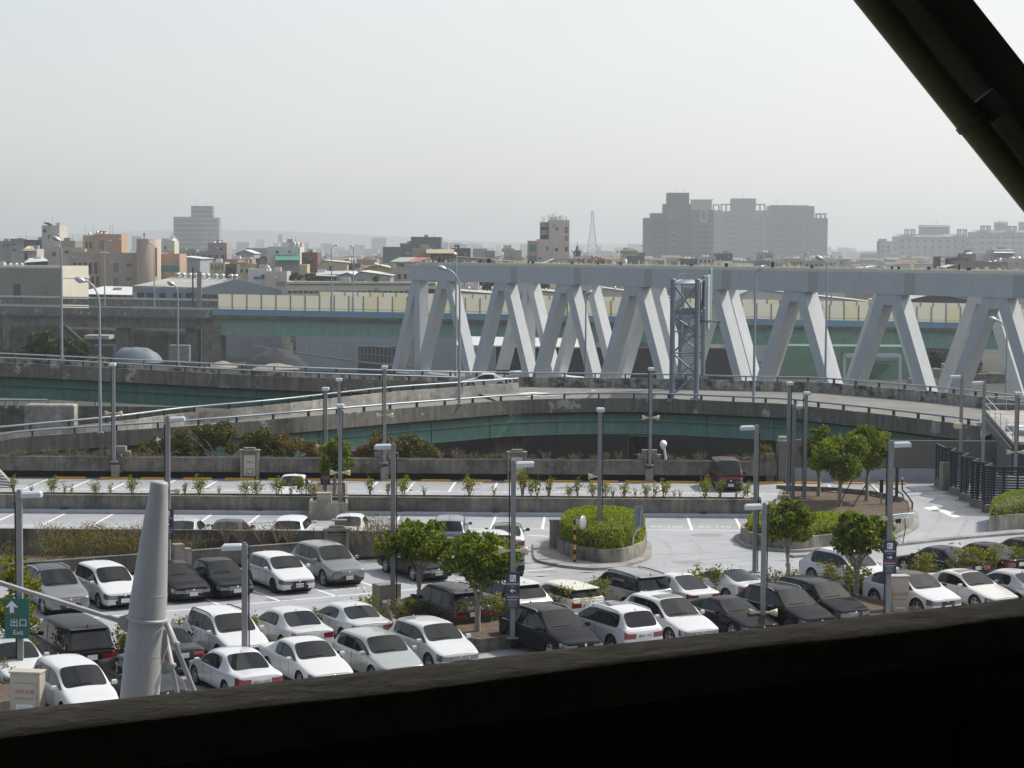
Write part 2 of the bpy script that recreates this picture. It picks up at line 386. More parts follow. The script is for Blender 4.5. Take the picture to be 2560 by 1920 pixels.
# front parapet of the middle strip, then the turned retaining ledge before the near lot
Yw1 = G(500, 1327, 1.3).y
xr1 = G(1045, 1338, 1.3).x
t = thing('strip_parapet', 'dark concrete parapet hiding the lower halves of the cars behind it', 'wall', (0, Yw1, 0))
mb = MB(); x = XL
while x < xr1 - .1:
    e = min(x + 4.0, xr1); mb.box(((x + e) / 2, Yw1 + .09, .66), (e - x - .012, .18, 1.3)); x = e
mb.box(((XL + xr1) / 2, Yw1 + .09, 1.325), (xr1 - XL, .24, .03))
part('wall_panel', mb, [m_conc], t, True)
la = G(0, 1413, .8).to_2d(); lb = G(968, 1343, .8).to_2d()
ld = (lb - la).normalized(); la = la - ld * 9
t = thing('ledge_wall', 'low concrete ledge running behind the first row of parked cars', 'wall', (la.x, la.y, 0))
mb = MB(); L = (lb - la).length; k = 0.0
while k < L - .1:
    e = min(k + 4.3, L); mb.wallseg(la + ld * (k + .006), la + ld * (e - .006), .22, 0, .8); k = e
mb.wallseg(la, lb, .3, .8, .84, off=-.04)
part('wall_panel', mb, [m_conc], t, True)
mb = MB(); mb.wallseg(lb, lb + Vector((.02, Yw1 - lb.y)), .2, 0, .8); part('end_wall', mb, [m_conc], t, True)
mb = MB(); mb.prism([(la.x, la.y + .3), (lb.x - .2, lb.y + .3), (lb.x - .2, Yw1 - .01), (la.x, Yw1 - .01)], .0045, .1)
struct('planting_bed', mb, [m_soil])

# wheel stops ---------------------------------------------------
stops = [(130, 209), (239, 317), (344, 420), (450, 528), (556, 634), (663, 741), (770, 842), (858, 933), (952, 1028), (1051, 1126), (1155, 1230), (1260, 1335), (1364, 1439), (1473, 1548), (1568, 1643), (1667, 1742), (1774, 1850), (1894, 1952), (1980, 2058), (2086, 2160), (2192, 2268)]
def stop_mb(L):
    mb = MB(); prof = [(-.09, 0), (.09, 0), (.07, .085), (.035, .115), (-.035, .115), (-.07, .085)]
    for (xa, s0), (xb, s1) in (((-L / 2, .55), (-L / 2 + .06, 1)), ((-L / 2 + .06, 1), (L / 2 - .06, 1)), ((L / 2 - .06, 1), (L / 2, .55))):
        vs = [(xa, p[0], p[1] * s0) for p in prof] + [(xb, p[0], p[1] * s1) for p in prof]
        mb.add(vs, [(i, (i + 1) % 6, 6 + (i + 1) % 6, 6 + i) for i in range(6)])
    mb.poly([(-L / 2, p[0], p[1] * .55) for p in prof]); mb.poly([(L / 2, p[0], p[1] * .55) for p in reversed(prof)])
    return mb
stop_me = stop_mb(1.95).mesh('wheel_stop', [m_yel])
for a, b in stops:
    q = G((a + b) / 2, 1200 + (a + b) / 2 * .0055)
    solo('wheel_stop', stop_me, None, 'yellow wheel stop in the row along the back trough wall', 'wheel stop', 'yellow wheel stops in the back row', loc=(q.x, Yw3 - .32, 0)).scale = (1, 1.1, 1.15)

# ---- pillars with panels on the long walls --------------------
m_cab = mat('beige_cabinet', (.43, .395, .33), .55, var=.07, scale=3)
m_red = mat('red_lettering', (.30, .07, .05), .6)
m_frame = mat('concrete_frame', (.23, .215, .185), .9, var=.2, scale=2, streak=.3, bump=.2)
m_glass = mat('dark_glass', (.02, .025, .03), .08, spec=.6)
def hydrant_cabinet(label, q, h=1.95, wd=.85, rz=0.0, door=True):
    t = thing('hydrant_cabinet', label, 'cabinet', q, rz, None)
    mb = MB(); mb.box((0, 0, h / 2), (wd, .5, h), bev=.03); mb.box((0, -.02, h + .02), (wd + .06, .56, .06), bev=.02); part('housing', mb, [m_cab], t)
    mb = MB(); mb.box((0, -.262, h * .42), (wd * .78, .024, h * .72)); d = part('door', mb, [m_cab], t)
    mb = MB(); mb.box((0, -.28, .34), (wd * .55, .02, .3), bev=.02); part('hose_window', mb, [m_white], d)
    mb = MB(); mb.box((0, -.295, .34), (wd * .44, .02, .21)); part('pane', mb, [m_galv], d)
    mb = MB(); text(mb, '消防栓箱', .17, (0, -.277, h * .56), (1, 0, 0), (0, 0, 1)); text(mb, 'HYDRANT', .13, (0, -.277, h * .56 - .2), (1, 0, 0), (0, 0, 1)); part('lettering', mb, [m_red], d)
    return t
hydrant_cabinet('weathered beige hydrant cabinet standing at the end of the bed left of the grey mast', G(70, 1795), 1.5, 1.0, R(-8))
hydrant_cabinet('beige hydrant cabinet at the foot of the blue right-arrow sign post in the middle strip', G(811, 1296), 1.42, .82)
hydrant_cabinet('beige hydrant cabinet beside the blue sign post at the right end of the front row', G(2243, 1545), 1.75, .8, R(10))
def wall_niche(label, px, pz0=0.0):
    x = (px - 1280) / F * Yw3
    t = thing('wall_pillar', label, 'pillar', (x, Yw3 - .1, 0))
    mb = MB(); mb.box((-.53, 0, .95), (.16, .34, 1.9)); mb.box((.53, 0, .95), (.16, .34, 1.9)); mb.box((0, .08, 1.0), (.9, .2, 1.7)); mb.box((0, 0, 1.94), (1.32, .6, .09)); mb.box((0, .02, 2.05), (.72, .4, .13)); part('frame', mb, [m_frame], t)
    mb = MB(); mb.box((0, -.06, .95), (.78, .08, 1.35), bev=.02); d = part('door', mb, [m_cab], t)
    mb = MB(); mb.box((.02, -.11, .56), (.44, .02, .34), bev=.02); part('hose_window', mb, [m_dark], d)
    mb = MB(); mb.box((.02, -.13, .56), (.36, .02, .26)); part('pane', mb, [m_cab], d)
    mb = MB(); text(mb, '消防栓', .15, (0, -.105, 1.1), (1, 0, 0), (0, 0, 1)); part('lettering', mb, [m_red], d)
wall_niche('framed hydrant pillar in the trough wall beneath the big olive shrub', 623)
wall_niche('framed hydrant pillar in the trough wall right of the autumn coloured bush', 1294)
for px, lb_ in ((287, 'stepped concrete pier at the foot of the far left lamp post on the trough wall'), (962, 'stepped concrete pier at the foot of the lamp post behind the autumn bush'), (1626, 'stepped concrete pier at the foot of the lamp post left of the crimson van')):
    x = (px - 1280) / F * Yw3; t = thing('lamp_pier', lb_, 'pier', (x, Yw3 - .1, 0))
    mb = MB(); mb.box((0, -.12, .45), (.5, .36, .9)); part('foot', mb, [m_frame], t)
    mb = MB(); mb.box((-.22, .28, 1.0), (.14, .3, 1.2)); mb.box((.3, .28, 1.0), (.14, .3, 1.2)); mb.box((-.5, .7, 1.35), (.4, .5, .9)); mb.box((0.05, .72, 1.48), (1.0, .48, 1.2)); mb.box((.62, .7, 1.35), (.4, .5, .85)); part('step', mb, [m_frame], t)
q = G(842, 1398); t = thing('niche_frame', 'concrete doorway niche with stepped cap behind the grey green wagon', 'niche', (q.x, q.y, 0), R(6))
mb = MB(); mb.box((-.52, 0, .7), (.16, .5, 1.4)); mb.box((.52, 0, .7), (.16, .5, 1.4)); mb.box((0, 0, 1.46), (1.34, .6, .12)); mb.box((0, .05, 1.59), (.75, .4, .12)); mb.box((.2, .3, 1.75), (.6, .4, .3)); part('frame', mb, [m_frame], t)
mb = MB(); mb.box((0, .12, .65), (.86, .06, 1.26)); d = part('door', mb, [m_conc_l], t)
mb = MB(); text(mb, '消 防 栓', .16, (0, .08, 1.05), (1, 0, 0), (0, 0, 1)); part('lettering', mb, [m_red], d)
q = G(445, 1425); t = thing('stepped_pier', 'small stepped concrete pier on the ledge just right of the grey mast', 'pier', (q.x, q.y, 0), R(30))
mb = MB(); mb.box((0, 0, .62), (.5, .5, 1.24)); mb.box((.42, 0, .5), (.36, .5, 1.0)); part('step', mb, [m_frame], t)
# ================================================================ planted islands on the deck
m_trunk = mat('bark', (.30, .265, .215), .9, var=.25, scale=9, bump=.4)
m_twig = mat('twig', (.23, .175, .125), .9, var=.2, scale=8)
m_leaf = leafmat('ficus_leaf', (.024, .056, .004), (.19, .23, .012), (.34, .33, .04), .38)
m_leafd = leafmat('hedge_leaf', (.085, .125, .008), (.30, .34, .018), (.40, .42, .04))
m_leafo = leafmat('olive_leaf', (.035, .045, .008), (.145, .13, .02), (.20, .15, .03), .2)
m_leafa = leafmat('autumn_leaf', (.05, .05, .010), (.20, .135, .025), (.27, .12, .03), .25)
m_leafs = leafmat('shrub_leaf', (.05, .075, .008), (.25, .25, .018), (.40, .31, .02), .4)
m_leafg = leafmat('dark_tree_leaf', (.015, .035, .008), (.07, .085, .012), (.17, .15, .015), .2)
m_flower = leafmat('bract', (.30, .03, .05), (.42, .06, .09), None, .3)

def ring(pts, n=6):                                       # soften a polygon's corners
    o = []
    for i in range(len(pts)):
        a, b, c = Vector(pts[i - 1]), Vector(pts[i]), Vector(pts[(i + 1) % len(pts)])
        k = .3
        p, q = b + (a - b) * k, b + (c - b) * k
        for t in range(n + 1):
            u = t / n; o.append(p * (1 - u) ** 2 + b * 2 * u * (1 - u) + q * u * u)
    return o
def inset(pts, d):
    n = len(pts); out = []
    ar = sum(pts[i][0] * pts[(i + 1) % n][1] - pts[(i + 1) % n][0] * pts[i][1] for i in range(n)); s = 1 if ar > 0 else -1
    for i in range(n):
        a, b, c = Vector(pts[i - 1]), Vector(pts[i]), Vector(pts[(i + 1) % n])
        e1 = (b - a).normalized(); e2 = (c - b).normalized(); t = (e1 + e2)
        t = t.normalized() if t.length > 1e-6 else e1
        out.append(b + Vector((-t.y, t.x)) * s * d)
    return out
def island(name, label, poly, h, kerb=None, th=.22, soilz=-.12, rounded=True, mm=None):
    poly = [Vector(p[:2]) for p in poly]; pts = ring(poly) if rounded else poly
    c = sum(pts, Vector((0, 0))) / len(pts)
    t = thing(name, label, 'planter', (c.x, c.y, 0))
    inn = inset(pts, th); n = len(pts); ar = sum(pts[i][0] * pts[(i + 1) % n][1] - pts[(i + 1) % n][0] * pts[i][1] for i in range(n))
    mb = MB()
    for i in range(n):
        j = (i + 1) % n; a, b, a2, b2 = pts[i], pts[j], inn[i], inn[j]
        if ar < 0: a, b, a2, b2 = b, a, b2, a2
        mb.quad((a.x, a.y, 0), (b.x, b.y, 0), (b.x, b.y, h), (a.x, a.y, h))
        mb.quad((a.x, a.y, h), (b.x, b.y, h), (b2.x, b2.y, h), (a2.x, a2.y, h))
        mb.quad((a2.x, a2.y, h), (b2.x, b2.y, h), (b2.x, b2.y, .01), (a2.x, a2.y, .01))
    part('planter_wall', mb, [mm or m_conc_w], t, True)
    mb = MB(); mb.prism([p for p in inset(pts, th * .97)], .004, h + soilz); part('soil', mb, [m_soil], t, True)
    if kerb:
        kp = ring([Vector(p[:2]) for p in kerb]) if isinstance(kerb, list) else inset(pts, -kerb)
        mb = MB(); mb.prism(kp, .0, .13); part('kerb', mb, [m_kerbc], t, True)
    return t, pts
m_conc_w = mat('planter_concrete', (.30, .285, .245), .9, var=.2, scale=1.6, streak=.5, col2=(.13, .12, .10), bump=.25)
m_kerbc = mat('kerb_concrete', (.30, .30, .295), .85, var=.18, scale=1.4, col2=(.2, .19, .17))
g = lambda *a: G(*a).to_2d()

# hedge island in the driveway
hed_pts = [g(1391, 1386), g(1440, 1405), g(1512, 1415), g(1566, 1411), g(1611, 1393), g(1618, 1368), g(1600, 1352), g(1500, 1346), g(1400, 1352)]
isl1, isl1p = island('hedge_planter', 'rounded concrete planter holding the clipped hedge in the driveway', hed_pts, .78,
    kerb=[g(1332, 1362), g(1334, 1405), g(1400, 1419), g(1480, 1427), g(1545, 1424), g(1628, 1400), g(1630, 1366), g(1600, 1345), g(1400, 1345), g(1345, 1356)])
# tree island on the right (two levels)
isl2, isl2p = island('tree_planter', 'long concrete planter with bare soil and three pruned trees at the ramp bend', 
    [g(1843, 1345), g(1880, 1371), g(1985, 1381), g(2113, 1367), g(2240, 1344), g(2283, 1316), g(2280, 1285), g(2250, 1268), g(2150, 1262), g(1950, 1250), g(1945, 1262), g(1930, 1325)], .72,
    kerb=.35, soilz=-.05)
mb = MB()
# raised back rim of the tree island
for a, b in (((1940, 1252), (2090, 1258)), ((2090, 1258), (2180, 1267)), ((2180, 1267), (2252, 1284))):
    A, B = g(*a), g(*b); mb.wallseg(A, B, .2, .725, .95)
part('back_rim', mb, [m_conc_w], isl2, True)
isl3, isl3p = island('hedge_planter', 'concrete planter with a low clipped hedge cut by the right edge', [g(2472, 1330), g(2560, 1322), g(2680, 1318), g(2680, 1280), g(2560, 1284), g(2476, 1302)], .85, rounded=False)
# low kerb ribbon between driveway and near lot
mb = MB()
kp = [(1985, 1395), (2080, 1388), (2170, 1376), (2260, 1364), (2360, 1353), (2460, 1344), (2560, 1336), (2680, 1328)]
for i in range(len(kp) - 1):
    A, B = g(*kp[i]), g(*kp[i + 1]); mb.wallseg(A, B, .5, .0, .12)
struct('driveway_kerb', mb, [m_kerbc])

# median beds between the two near rows
def bed(label, pa, pb, wd=1.0, h=.32, z=.3):
    A, B = g(*pa), g(*pb); d = (B - A).normalized(); n = Vector((-d.y, d.x)) * wd
    return island('median_bed', label, [A, B, B + n, A + n], h, th=.14, rounded=False, soilz=-.04)
bed('narrow kerbed bed with shrubs behind the white sedans of the front left row', (258, 1660), (985, 1589), .85)
bed('narrow kerbed bed with shrubs behind the white wagon and black coupe', (1345, 1550), (1952, 1487), .85)
bed('narrow kerbed bed with yellowish shrubs at the right end of the front row', (2265, 1462), (2700, 1421), .85)
# end islands with trees
iA, iAp = island('tree_planter', 'long kerbed planter with two pruned trees in the middle of the near lot', [g(985, 1592), g(1205, 1632), g(1330, 1612), g(1338, 1590), g(1270, 1570), g(1015, 1523), g(955, 1531)], .5, th=.2, rounded=False, soilz=-.08)
iB, iBp = island('tree_planter', 'kerbed planter with two pruned trees behind the black wagons', [g(1925, 1490), g(2010, 1478), g(2330, 1552), g(2230, 1580), g(2120, 1553)], .4, th=.18, rounded=False, soilz=-.06)
iC, iCp = island('corner_planter', 'kerbed planter with bright shrubs at the lower left corner of the lot', [g(-40, 1800), g(128, 1770), g(92, 1690), g(-60, 1640)], .5, th=.2, rounded=False, soilz=-.06)
iD, iDp = island('tree_planter', 'small raised planter with a slender tree splitting the middle wall', [g(772, 1300), g(870, 1300), g(868, 1245), g(790, 1245)], .95, th=.2, rounded=False)
mb = MB(); q = G(965, 1527); mb.box((q.x, q.y + .3, .55), (1.0, .7, 1.1), R(30)); solo('concrete_block', mb, [m_frame], 'squat concrete block beside the lamp post at the rear of the tree planter', 'block')
# ================================================================ elevated ramps
def crv(pts, n=6):
    pts = [Vector(p) for p in pts]; o = []
    for i in range(len(pts) - 1):
        a, b, c, d = pts[max(i - 1, 0)], pts[i], pts[i + 1], pts[min(i + 2, len(pts) - 1)]
        for k in range(n):
            t = k / n; o.append(.5 * ((2 * b) + (c - a) * t + (2 * a - 5 * b + 4 * c - d) * t * t + (3 * b - a - 3 * c + d) * t ** 3))
    o.append(pts[-1]); return o
def sweep(mb, path, prof, m=0, closed=True, caps=True):    # profile (offset to the left of travel, dz)
    n = len(prof); rows = []
    for i, p in enumerate(path):
        t = (path[min(i + 1, len(path) - 1)] - path[max(i - 1, 0)]); t.z = 0; t.normalize(); nn = Vector((-t.y, t.x, 0))
        rows.append([p + nn * a + Vector((0, 0, b)) for a, b in prof])
    vs = [q for r in rows for q in r]; fs = []
    for i in range(len(rows) - 1):
        for k in range(n if closed else n - 1):
            j = (k + 1) % n; fs.append((i * n + k, (i + 1) * n + k, (i + 1) * n + j, i * n + j))
    if caps and closed: fs += [tuple(range(n)), tuple((len(rows) - 1) * n + k for k in reversed(range(n)))]
    mb.add(vs, fs, m); return mb
def along(path, step, start=0.0):
    o = []; acc = start
    for a, b in zip(path, path[1:]):
        L = (b - a).length
        while acc < L: o.append((a.lerp(b, acc / L), (b - a).normalized())); acc += step
        acc -= L
    return o
RA = crv([Q(*p) for p in ((-60, 1110, 119), (0, 1102, 119), (95, 1090, 119.3), (475, 1065, 122), (665, 1050, 124.5), (770, 1041, 126), (934, 1027, 130.5), (1020, 1020, 133), (1143, 1011, 136), (1280, 1001, 139), (1457, 996, 141), (1657, 997, 140.5), (1881, 1006, 137), (1976, 1011, 135), (2031, 1017, 133), (2208, 1036, 127), (2445, 1065, 118.5))])
RB = crv([Q(*p) for p in ((-60, 1088, 122.4), (0, 1082, 122.8), (285, 1055, 126.7), (459, 1033, 131.6), (700, 1011, 136), (956, 982, 146.7), (1143, 968, 152.6), (1297, 957, 157.5))])
RC = crv([Q(*p) for p in ((-80, 902, 146.6), (0, 906, 147), (155, 913, 147.4), (700, 941, 149), (1040, 951.5, 153.6), (1150, 955, 155.2))])
RD = crv([Q(*p) for p in ((-80, 891, 152.4), (0, 895, 152.8), (155, 902, 153), (700, 928, 155), (1115, 940, 161), (1289, 942, 163.6), (1669, 947, 161.7), (1860, 952, 159.5), (2031, 955, 158), (2176, 966, 153), (2366, 982, 147), (2560, 1004, 138.6), (2700, 1022, 132))])
def parapet(label, path, h, mats, rail=True, flip=1, pil=None, rname='handrail', wide=.25, side=1):
    c = path[len(path) // 2]; t = thing('ramp_parapet', label, 'parapet', tuple(c))
    mb = MB(); sweep(mb, path, [(0, 0), (wide * flip, 0), (wide * flip, -h), (-.0, -h)] if flip < 0 else [(wide, 0), (0, 0), (0, -h), (wide, -h)])
    part('concrete_wall', mb, mats, t, True)
    if rail:
        mb = MB(); off = .12 * flip; rp_ = []
        for i, p in enumerate(path):
            tt = (path[min(i + 1, len(path) - 1)] - path[max(i - 1, 0)]); tt.z = 0; tt.normalize(); rp_.append(p + Vector((-tt.y, tt.x, 0)) * off + Vector((0, 0, .4)))
        mb.tube(rp_, .075, 8); part('handrail', mb, [m_polel], t, True)
        mb = MB()
        for q, d in along(rp_, 2.9, 1.0):
            mb.bar(q - Vector((0, 0, .42)), q, .2, .12, up=(d.x, d.y, 0))
        part('rail_posts', mb, [m_dark], t, True)
    return t
parapet('long outer parapet of the curved ramp with peeling white patches', RA, 1.12, [m_para])
parapet('pale inner parapet of the ramp branch ending in a blunt block at the fork', RB, .95, [m_conc_l])
parapet('dark outer parapet of the far left ramp branch', RC, 1.2, [m_para])
parapet('weathered far parapet of the curved ramp below the white truss bridge', RD, .95, [m_conc_st])
# road surfaces between the parapets
def resamp(path, n):
    L = [0]
    for a, b in zip(path, path[1:]): L.append(L[-1] + (b - a).length)
    o = []; j = 0
    for k in range(n):
        s = L[-1] * k / (n - 1)
        while j < len(L) - 2 and L[j + 1] < s: j += 1
        o.append(path[j].lerp(path[j + 1], (s - L[j]) / max(L[j + 1] - L[j], 1e-6)))
    return o
def roadmesh(A, B, dz, n=50):
    mb = MB(); a = [p + Vector((0, 0, dz)) for p in resamp(A, n)]; b = [p + Vector((0, 0, dz)) for p in resamp(B, n)]
    mb.grid([b, a]); return mb
cut = lambda path, x0, x1: [p for p in path if x0 <= p.x / p.y * F + 1280 <= x1]
struct('ramp_road', roadmesh(cut(RC, -100, 1245), cut(RD, -100, 1155), -.93), [m_asph])
struct('ramp_road', roadmesh(cut(RA, -100, 1300), cut(RB, -100, 1300), -.945), [m_asph])
mbr = roadmesh(cut(RA, 1290, 2450), cut(RD, 1150, 2600), -.95)
mb = roadmesh(cut(RB, 1120, 1300), cut(RD, 1150, 1170) + cut(RD, 1170, 1300), -.94); struct('ramp_road', mb, [m_asph])
struct('ramp_road', mbr, [m_asph])
mb = MB()
lift = lambda px, py: P(px, py, 1) 
def onroad(px, py, z=2.165):
    return G(px, py, z)
for pa, pb, wd in (((1478, 976), (1540, 977), .3), ((1300, 984), (1345, 981), .5), ((1305, 988), (1365, 982), .35), ((1320, 991), (1395, 983), .3), ((1350, 991), (1430, 985), .2), ((2000, 999), (2150, 1008), .15), ((2150, 1008), (2330, 1030), .15), ((1550, 985), (1800, 987), .15)):
    A, B = onroad(*pa), onroad(*pb); d = (B - A).normalized(); n = Vector((-d.y, d.x, 0)) * wd
    mb.quad(A - n, B - n, B + n, A + n)
A, B, C_, D_ = onroad(1893, 978), onroad(1926, 978), onroad(1963, 1004), onroad(1925, 1008)
mb.quad(A, D_, C_, B)
struct('road_markings', mb, [m_line])
# green steel girders under the decks
def girder(label, path, top, bot, inset_, mm, pxr=None):
    pth = cut(path, *pxr) if pxr else path; c = pth[len(pth) // 2]
    t = thing('bridge_girder', label, 'girder', tuple(c))
    mb = MB(); sweep(mb, pth, [(inset_, top), (inset_, bot), (inset_ + .5, bot), (inset_ + .5, top)])
    sweep(mb, pth, [(inset_ - .18, bot), (inset_ - .18, bot - .06), (inset_ + .7, bot - .06), (inset_ + .7, bot)])
    part('web', mb, [mm], t, True)
    mb = MB(); sweep(mb, pth, [(inset_ - .25, (top + bot) / 2 + .25), (inset_ - .25, (top + bot) / 2 + .12), (inset_ - .12, (top + bot) / 2 + .12), (inset_ - .12, (top + bot) / 2 + .25)]); part('drain_pipe', mb, [mm], t, True)
    for q, d in along(pth, 6.0, 2.0):
        mb = MB(); mb.bar(q + Vector((-d.y * (inset_ - .06), d.x * (inset_ - .06), top)), q + Vector((-d.y * (inset_ - .06), d.x * (inset_ - .06), bot)), .1, .12, up=(d.x, d.y, 0)); part('stiffener', mb, [mm], t, True)
    return t
girder('curved green steel girder under the near ramp', RA, -1.12, -2.95, .75, m_green)
girder('straight dark green girder under the far left ramp branch', RC, -1.2, -3.0, .6, m_greend)
# slabs under the road, so that it has a body
for A, B, nm in ((cut(RC, -100, 1245), cut(RD, -100, 1155), 0), (cut(RA, -100, 1300), cut(RB, -100, 1300), 1), (cut(RA, 1290, 2450), cut(RD, 1160, 2600), 2)):
    mb = roadmesh(A, B, -1.25)
    solo('deck_slab', mb, [m_conc], ('concrete underside of the far left ramp branch', 'concrete underside of the near left ramp branch', 'concrete underside of the curved ramp')[nm], 'slab')
m_under = mat('shadow_dark_wall', (.035, .036, .035), .95, var=.3, scale=.5)  # the shadow under the ramp is put into this near-black colour
# piers below
def pier(label, px, pyt, Y, wpx, mm=None, dep=1.6, zt=None):
    a = Q(px, pyt, Y); wd = wpx * Y * KY / F
    mb = MB(); mb.box((0, 0, (GZ - a.z) / 2), (wd, dep, a.z - GZ), bev=.12)
    solo('bridge_pier', mb, [mm or m_conc], label, 'pier', loc=tuple(a))
pier('broad pale pier head lit on its right edge under the far left ramp', 128, 1010, 142, 126, m_conc_l)
pier('grey pier under the curved ramp above the bougainvillea', 1270, 1092, 146, 88, m_conc_l)
pier('dark pier under the curved ramp left of the crimson van', 1600, 1090, 158, 60)
pier('hidden dark pier behind the pruned tree at the ramp bend', 1950, 1095, 146, 60)
mb = MB(); a, b = Q(-60, 1018, 145), Q(480, 1018, 145)
mb.box(((a.x + b.x) / 2, a.y + 2, (a.z + GZ) / 2), (b.x - a.x, .4, a.z - GZ)); solo('low_road_wall', mb, [m_conc], 'dark concrete edge of a lower road glimpsed under the far left ramp', 'wall')
mb = MB(); a, b = Q(-60, 1000, 144), Q(118, 1000, 144); mb.tube([a, b], .09, 8)
for k in range(6): q = a.lerp(b, (k + .5) / 6); mb.box((q.x, q.y, q.z - .35), (.2, .12, .7))
solo('guard_rail', mb, [m_polel], 'short pale guard rail under the far left ramp', 'guard rail')
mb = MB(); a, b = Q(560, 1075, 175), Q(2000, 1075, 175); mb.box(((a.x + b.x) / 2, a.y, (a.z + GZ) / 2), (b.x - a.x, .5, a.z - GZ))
solo('retaining_wall', mb, [m_under], 'wall of the lower road coloured dark for the shadow beneath the curved ramp', 'wall')
# retaining wall at the end of the deck
mb = MB(); A, B = G(1945, 1207), G(2500, 1211); zt = 15 - (1105 - 636) * A.y / F
t = thing('end_wall', 'tall brown grey wall with a blue base under the end of the ramp', 'wall', tuple(A))
mb.box(((A.x + B.x) / 2, A.y + 1.2, zt / 2), (B.x - A.x, .3, zt), m=0); mb.box((A.x + .45, A.y + .6, zt / 2 - .05), (.9, 1.4, zt + .1)); part('wall_panel', mb, [mat('brown_grey_render', (.125, .12, .11), .9, var=.12, scale=1)], t, True)
mb = MB(); mb.box(((A.x + B.x) / 2 + .4, A.y + 1.0, .45), (B.x - A.x - .9, .1, .9)); part('base_band', mb, [m_kerb], t, True)
mb = MB(); mb.box((A.x - .5, A.y + .3, .95), (.5, .5, 1.9)); part('end_post', mb, [m_frame], t, True)

# ================================================================ street lamps
m_lampg = mat('lamp_glass', (.55, .56, .56), .3)
def street_lamp(label, base, head, r=.11, group=None):
    base, head = Vector(base), Vector(head); t = thing('street_lamp', label, 'street lamp', tuple(base), 0, group)
    h = head - base; dx = h.x; dy = h.y; Ht = h.z; top = Ht - max(.9, min(2.2, abs(dx) * .95 + .5)); path = [(0, 0, 0), (0, 0, top * .5), (0, 0, top)]
    rs = [r, r * .8, r * .62]
    for k in range(1, 8):
        q = k / 7; path.append((dx * (1 - cos(q * pi / 2)) * .93, dy * .9 * q, top + (Ht - top) * sin(q * pi / 2) * 1.0)); rs.append(r * (.62 - .2 * q))
    mb = MB(); mb.tube(path, rs, 8); mb.box((0, 0, .04), (.4, .4, .08)); part('pole', mb, [m_polel], t)
    e = Vector((dx, dy * .95, Ht)); dd = (Vector(path[-1]) - Vector(path[-3])).normalized()
    if abs(dx) < .25: dd = Vector((.3 * (1 if dx >= 0 else -1), -.9, .1)).normalized()
    mb = MB(); L = .42
    mb.tube([e + dd * (s * L) for s in (-1, -.75, -.2, .35, .8, 1)], [.03, .1, .19, .21, .13, .03], 10); part('lamp_head', mb, [m_galv], t)
    mb = MB(); mb.tube([e + dd * (s * L) + Vector((0, 0, -.1)) for s in (-.4, .1, .6)], [.04, .15, .05], 8); part('lens', mb, [m_lampg], t)
    return t
for lb_, b, y, hd in (
    ('tall street lamp on the far left ramp with its head barely bent left', (155, 897), 153, (141, 597)),
    ('street lamp at the left end of the near ramp with a long arm reaching left', (251, 1083), 119.8, (201, 700)),
    ('thin street lamp behind the far left ramp in front of the blue tarp', (445, 912), 165, (428, 709)),
    ('street lamp on the near ramp at the fork with its arm reaching left', (1148, 1012), 136.2, (1105, 670)),
    ('slender upright lamp standing close behind the silver sedan on the ramp', (1139, 942), 162.5, (1138, 636)),
    ('small round headed lamp seen between the truss legs', (1463, 955), 178, (1472, 733)),
    ('street lamp right of the sign gantry curving up to the right', (1884, 1008), 137.2, (1898, 672)),
    ('street lamp on the far parapet with its head bent left over the truss chord', (2063, 957), 158, (2049, 645)),
    ('street lamp near the right edge with a long arm reaching left across the truss', (2514, 1002), 143, (2483, 798)),
    ('pale lamp on the viaduct in front of the salmon coloured school block', (262, 768), 400, (273, 603)),
    ('dim lamp in front of the round brown tower', (386, 768), 412, (375, 607)),
    ('thin lamp on the noise barrier over the yellow gabled house', (829, 778), 400, (840, 613)),
    ('thin dark topped lamp on the noise barrier right of the yellow house', (883, 779), 400, (880, 616)),
    ('white lamp rising behind the truss chord beside the antenna tower', (1437, 795), 402, (1433, 627)),
    ('dark lamp bending right in front of the grey apartment towers', (2008, 800), 401, (2017, 634)),
    ('lamp bending left just right of the grey apartment towers', (2078, 802), 401, (2073, 636))):
    street_lamp(lb_, Q(b[0], b[1], y), Q(hd[0], hd[1], y), r=.12 if y < 300 else .17)
for lb_, b, hd in (('short white lamp poking above the trough wall below the ramp on the left', (386, 1136), (395, 1105)), ('short white lamp poking above the trough wall left of the crimson van', (1667, 1150), (1659, 1112))):
    q = Q(b[0], b[1], 121); h = Q(hd[0], hd[1], 121)
    t = thing('street_lamp', lb_, 'street lamp', (q.x, q.y, q.z - 6)); mb = MB()
    mb.tube([(0, 0, 0), (0, 0, 5.2), ((h.x - q.x) * .4, 0, 6.2), (h.x - q.x, 0, 6 + h.z - q.z)], [.11, .1, .09, .08], 8); part('pole', mb, [m_white], t)
    mb = MB(); e = Vector((h.x - q.x, 0, 6 + h.z - q.z)); mb.tube([e + Vector((-.05 * k, -.1 * k, .08 * (1 - k * k))) for k in (-2, -1, 0, 1.2, 2.2)], [.04, .2, .27, .24, .05], 10); part('lamp_head', mb, [m_white], t)

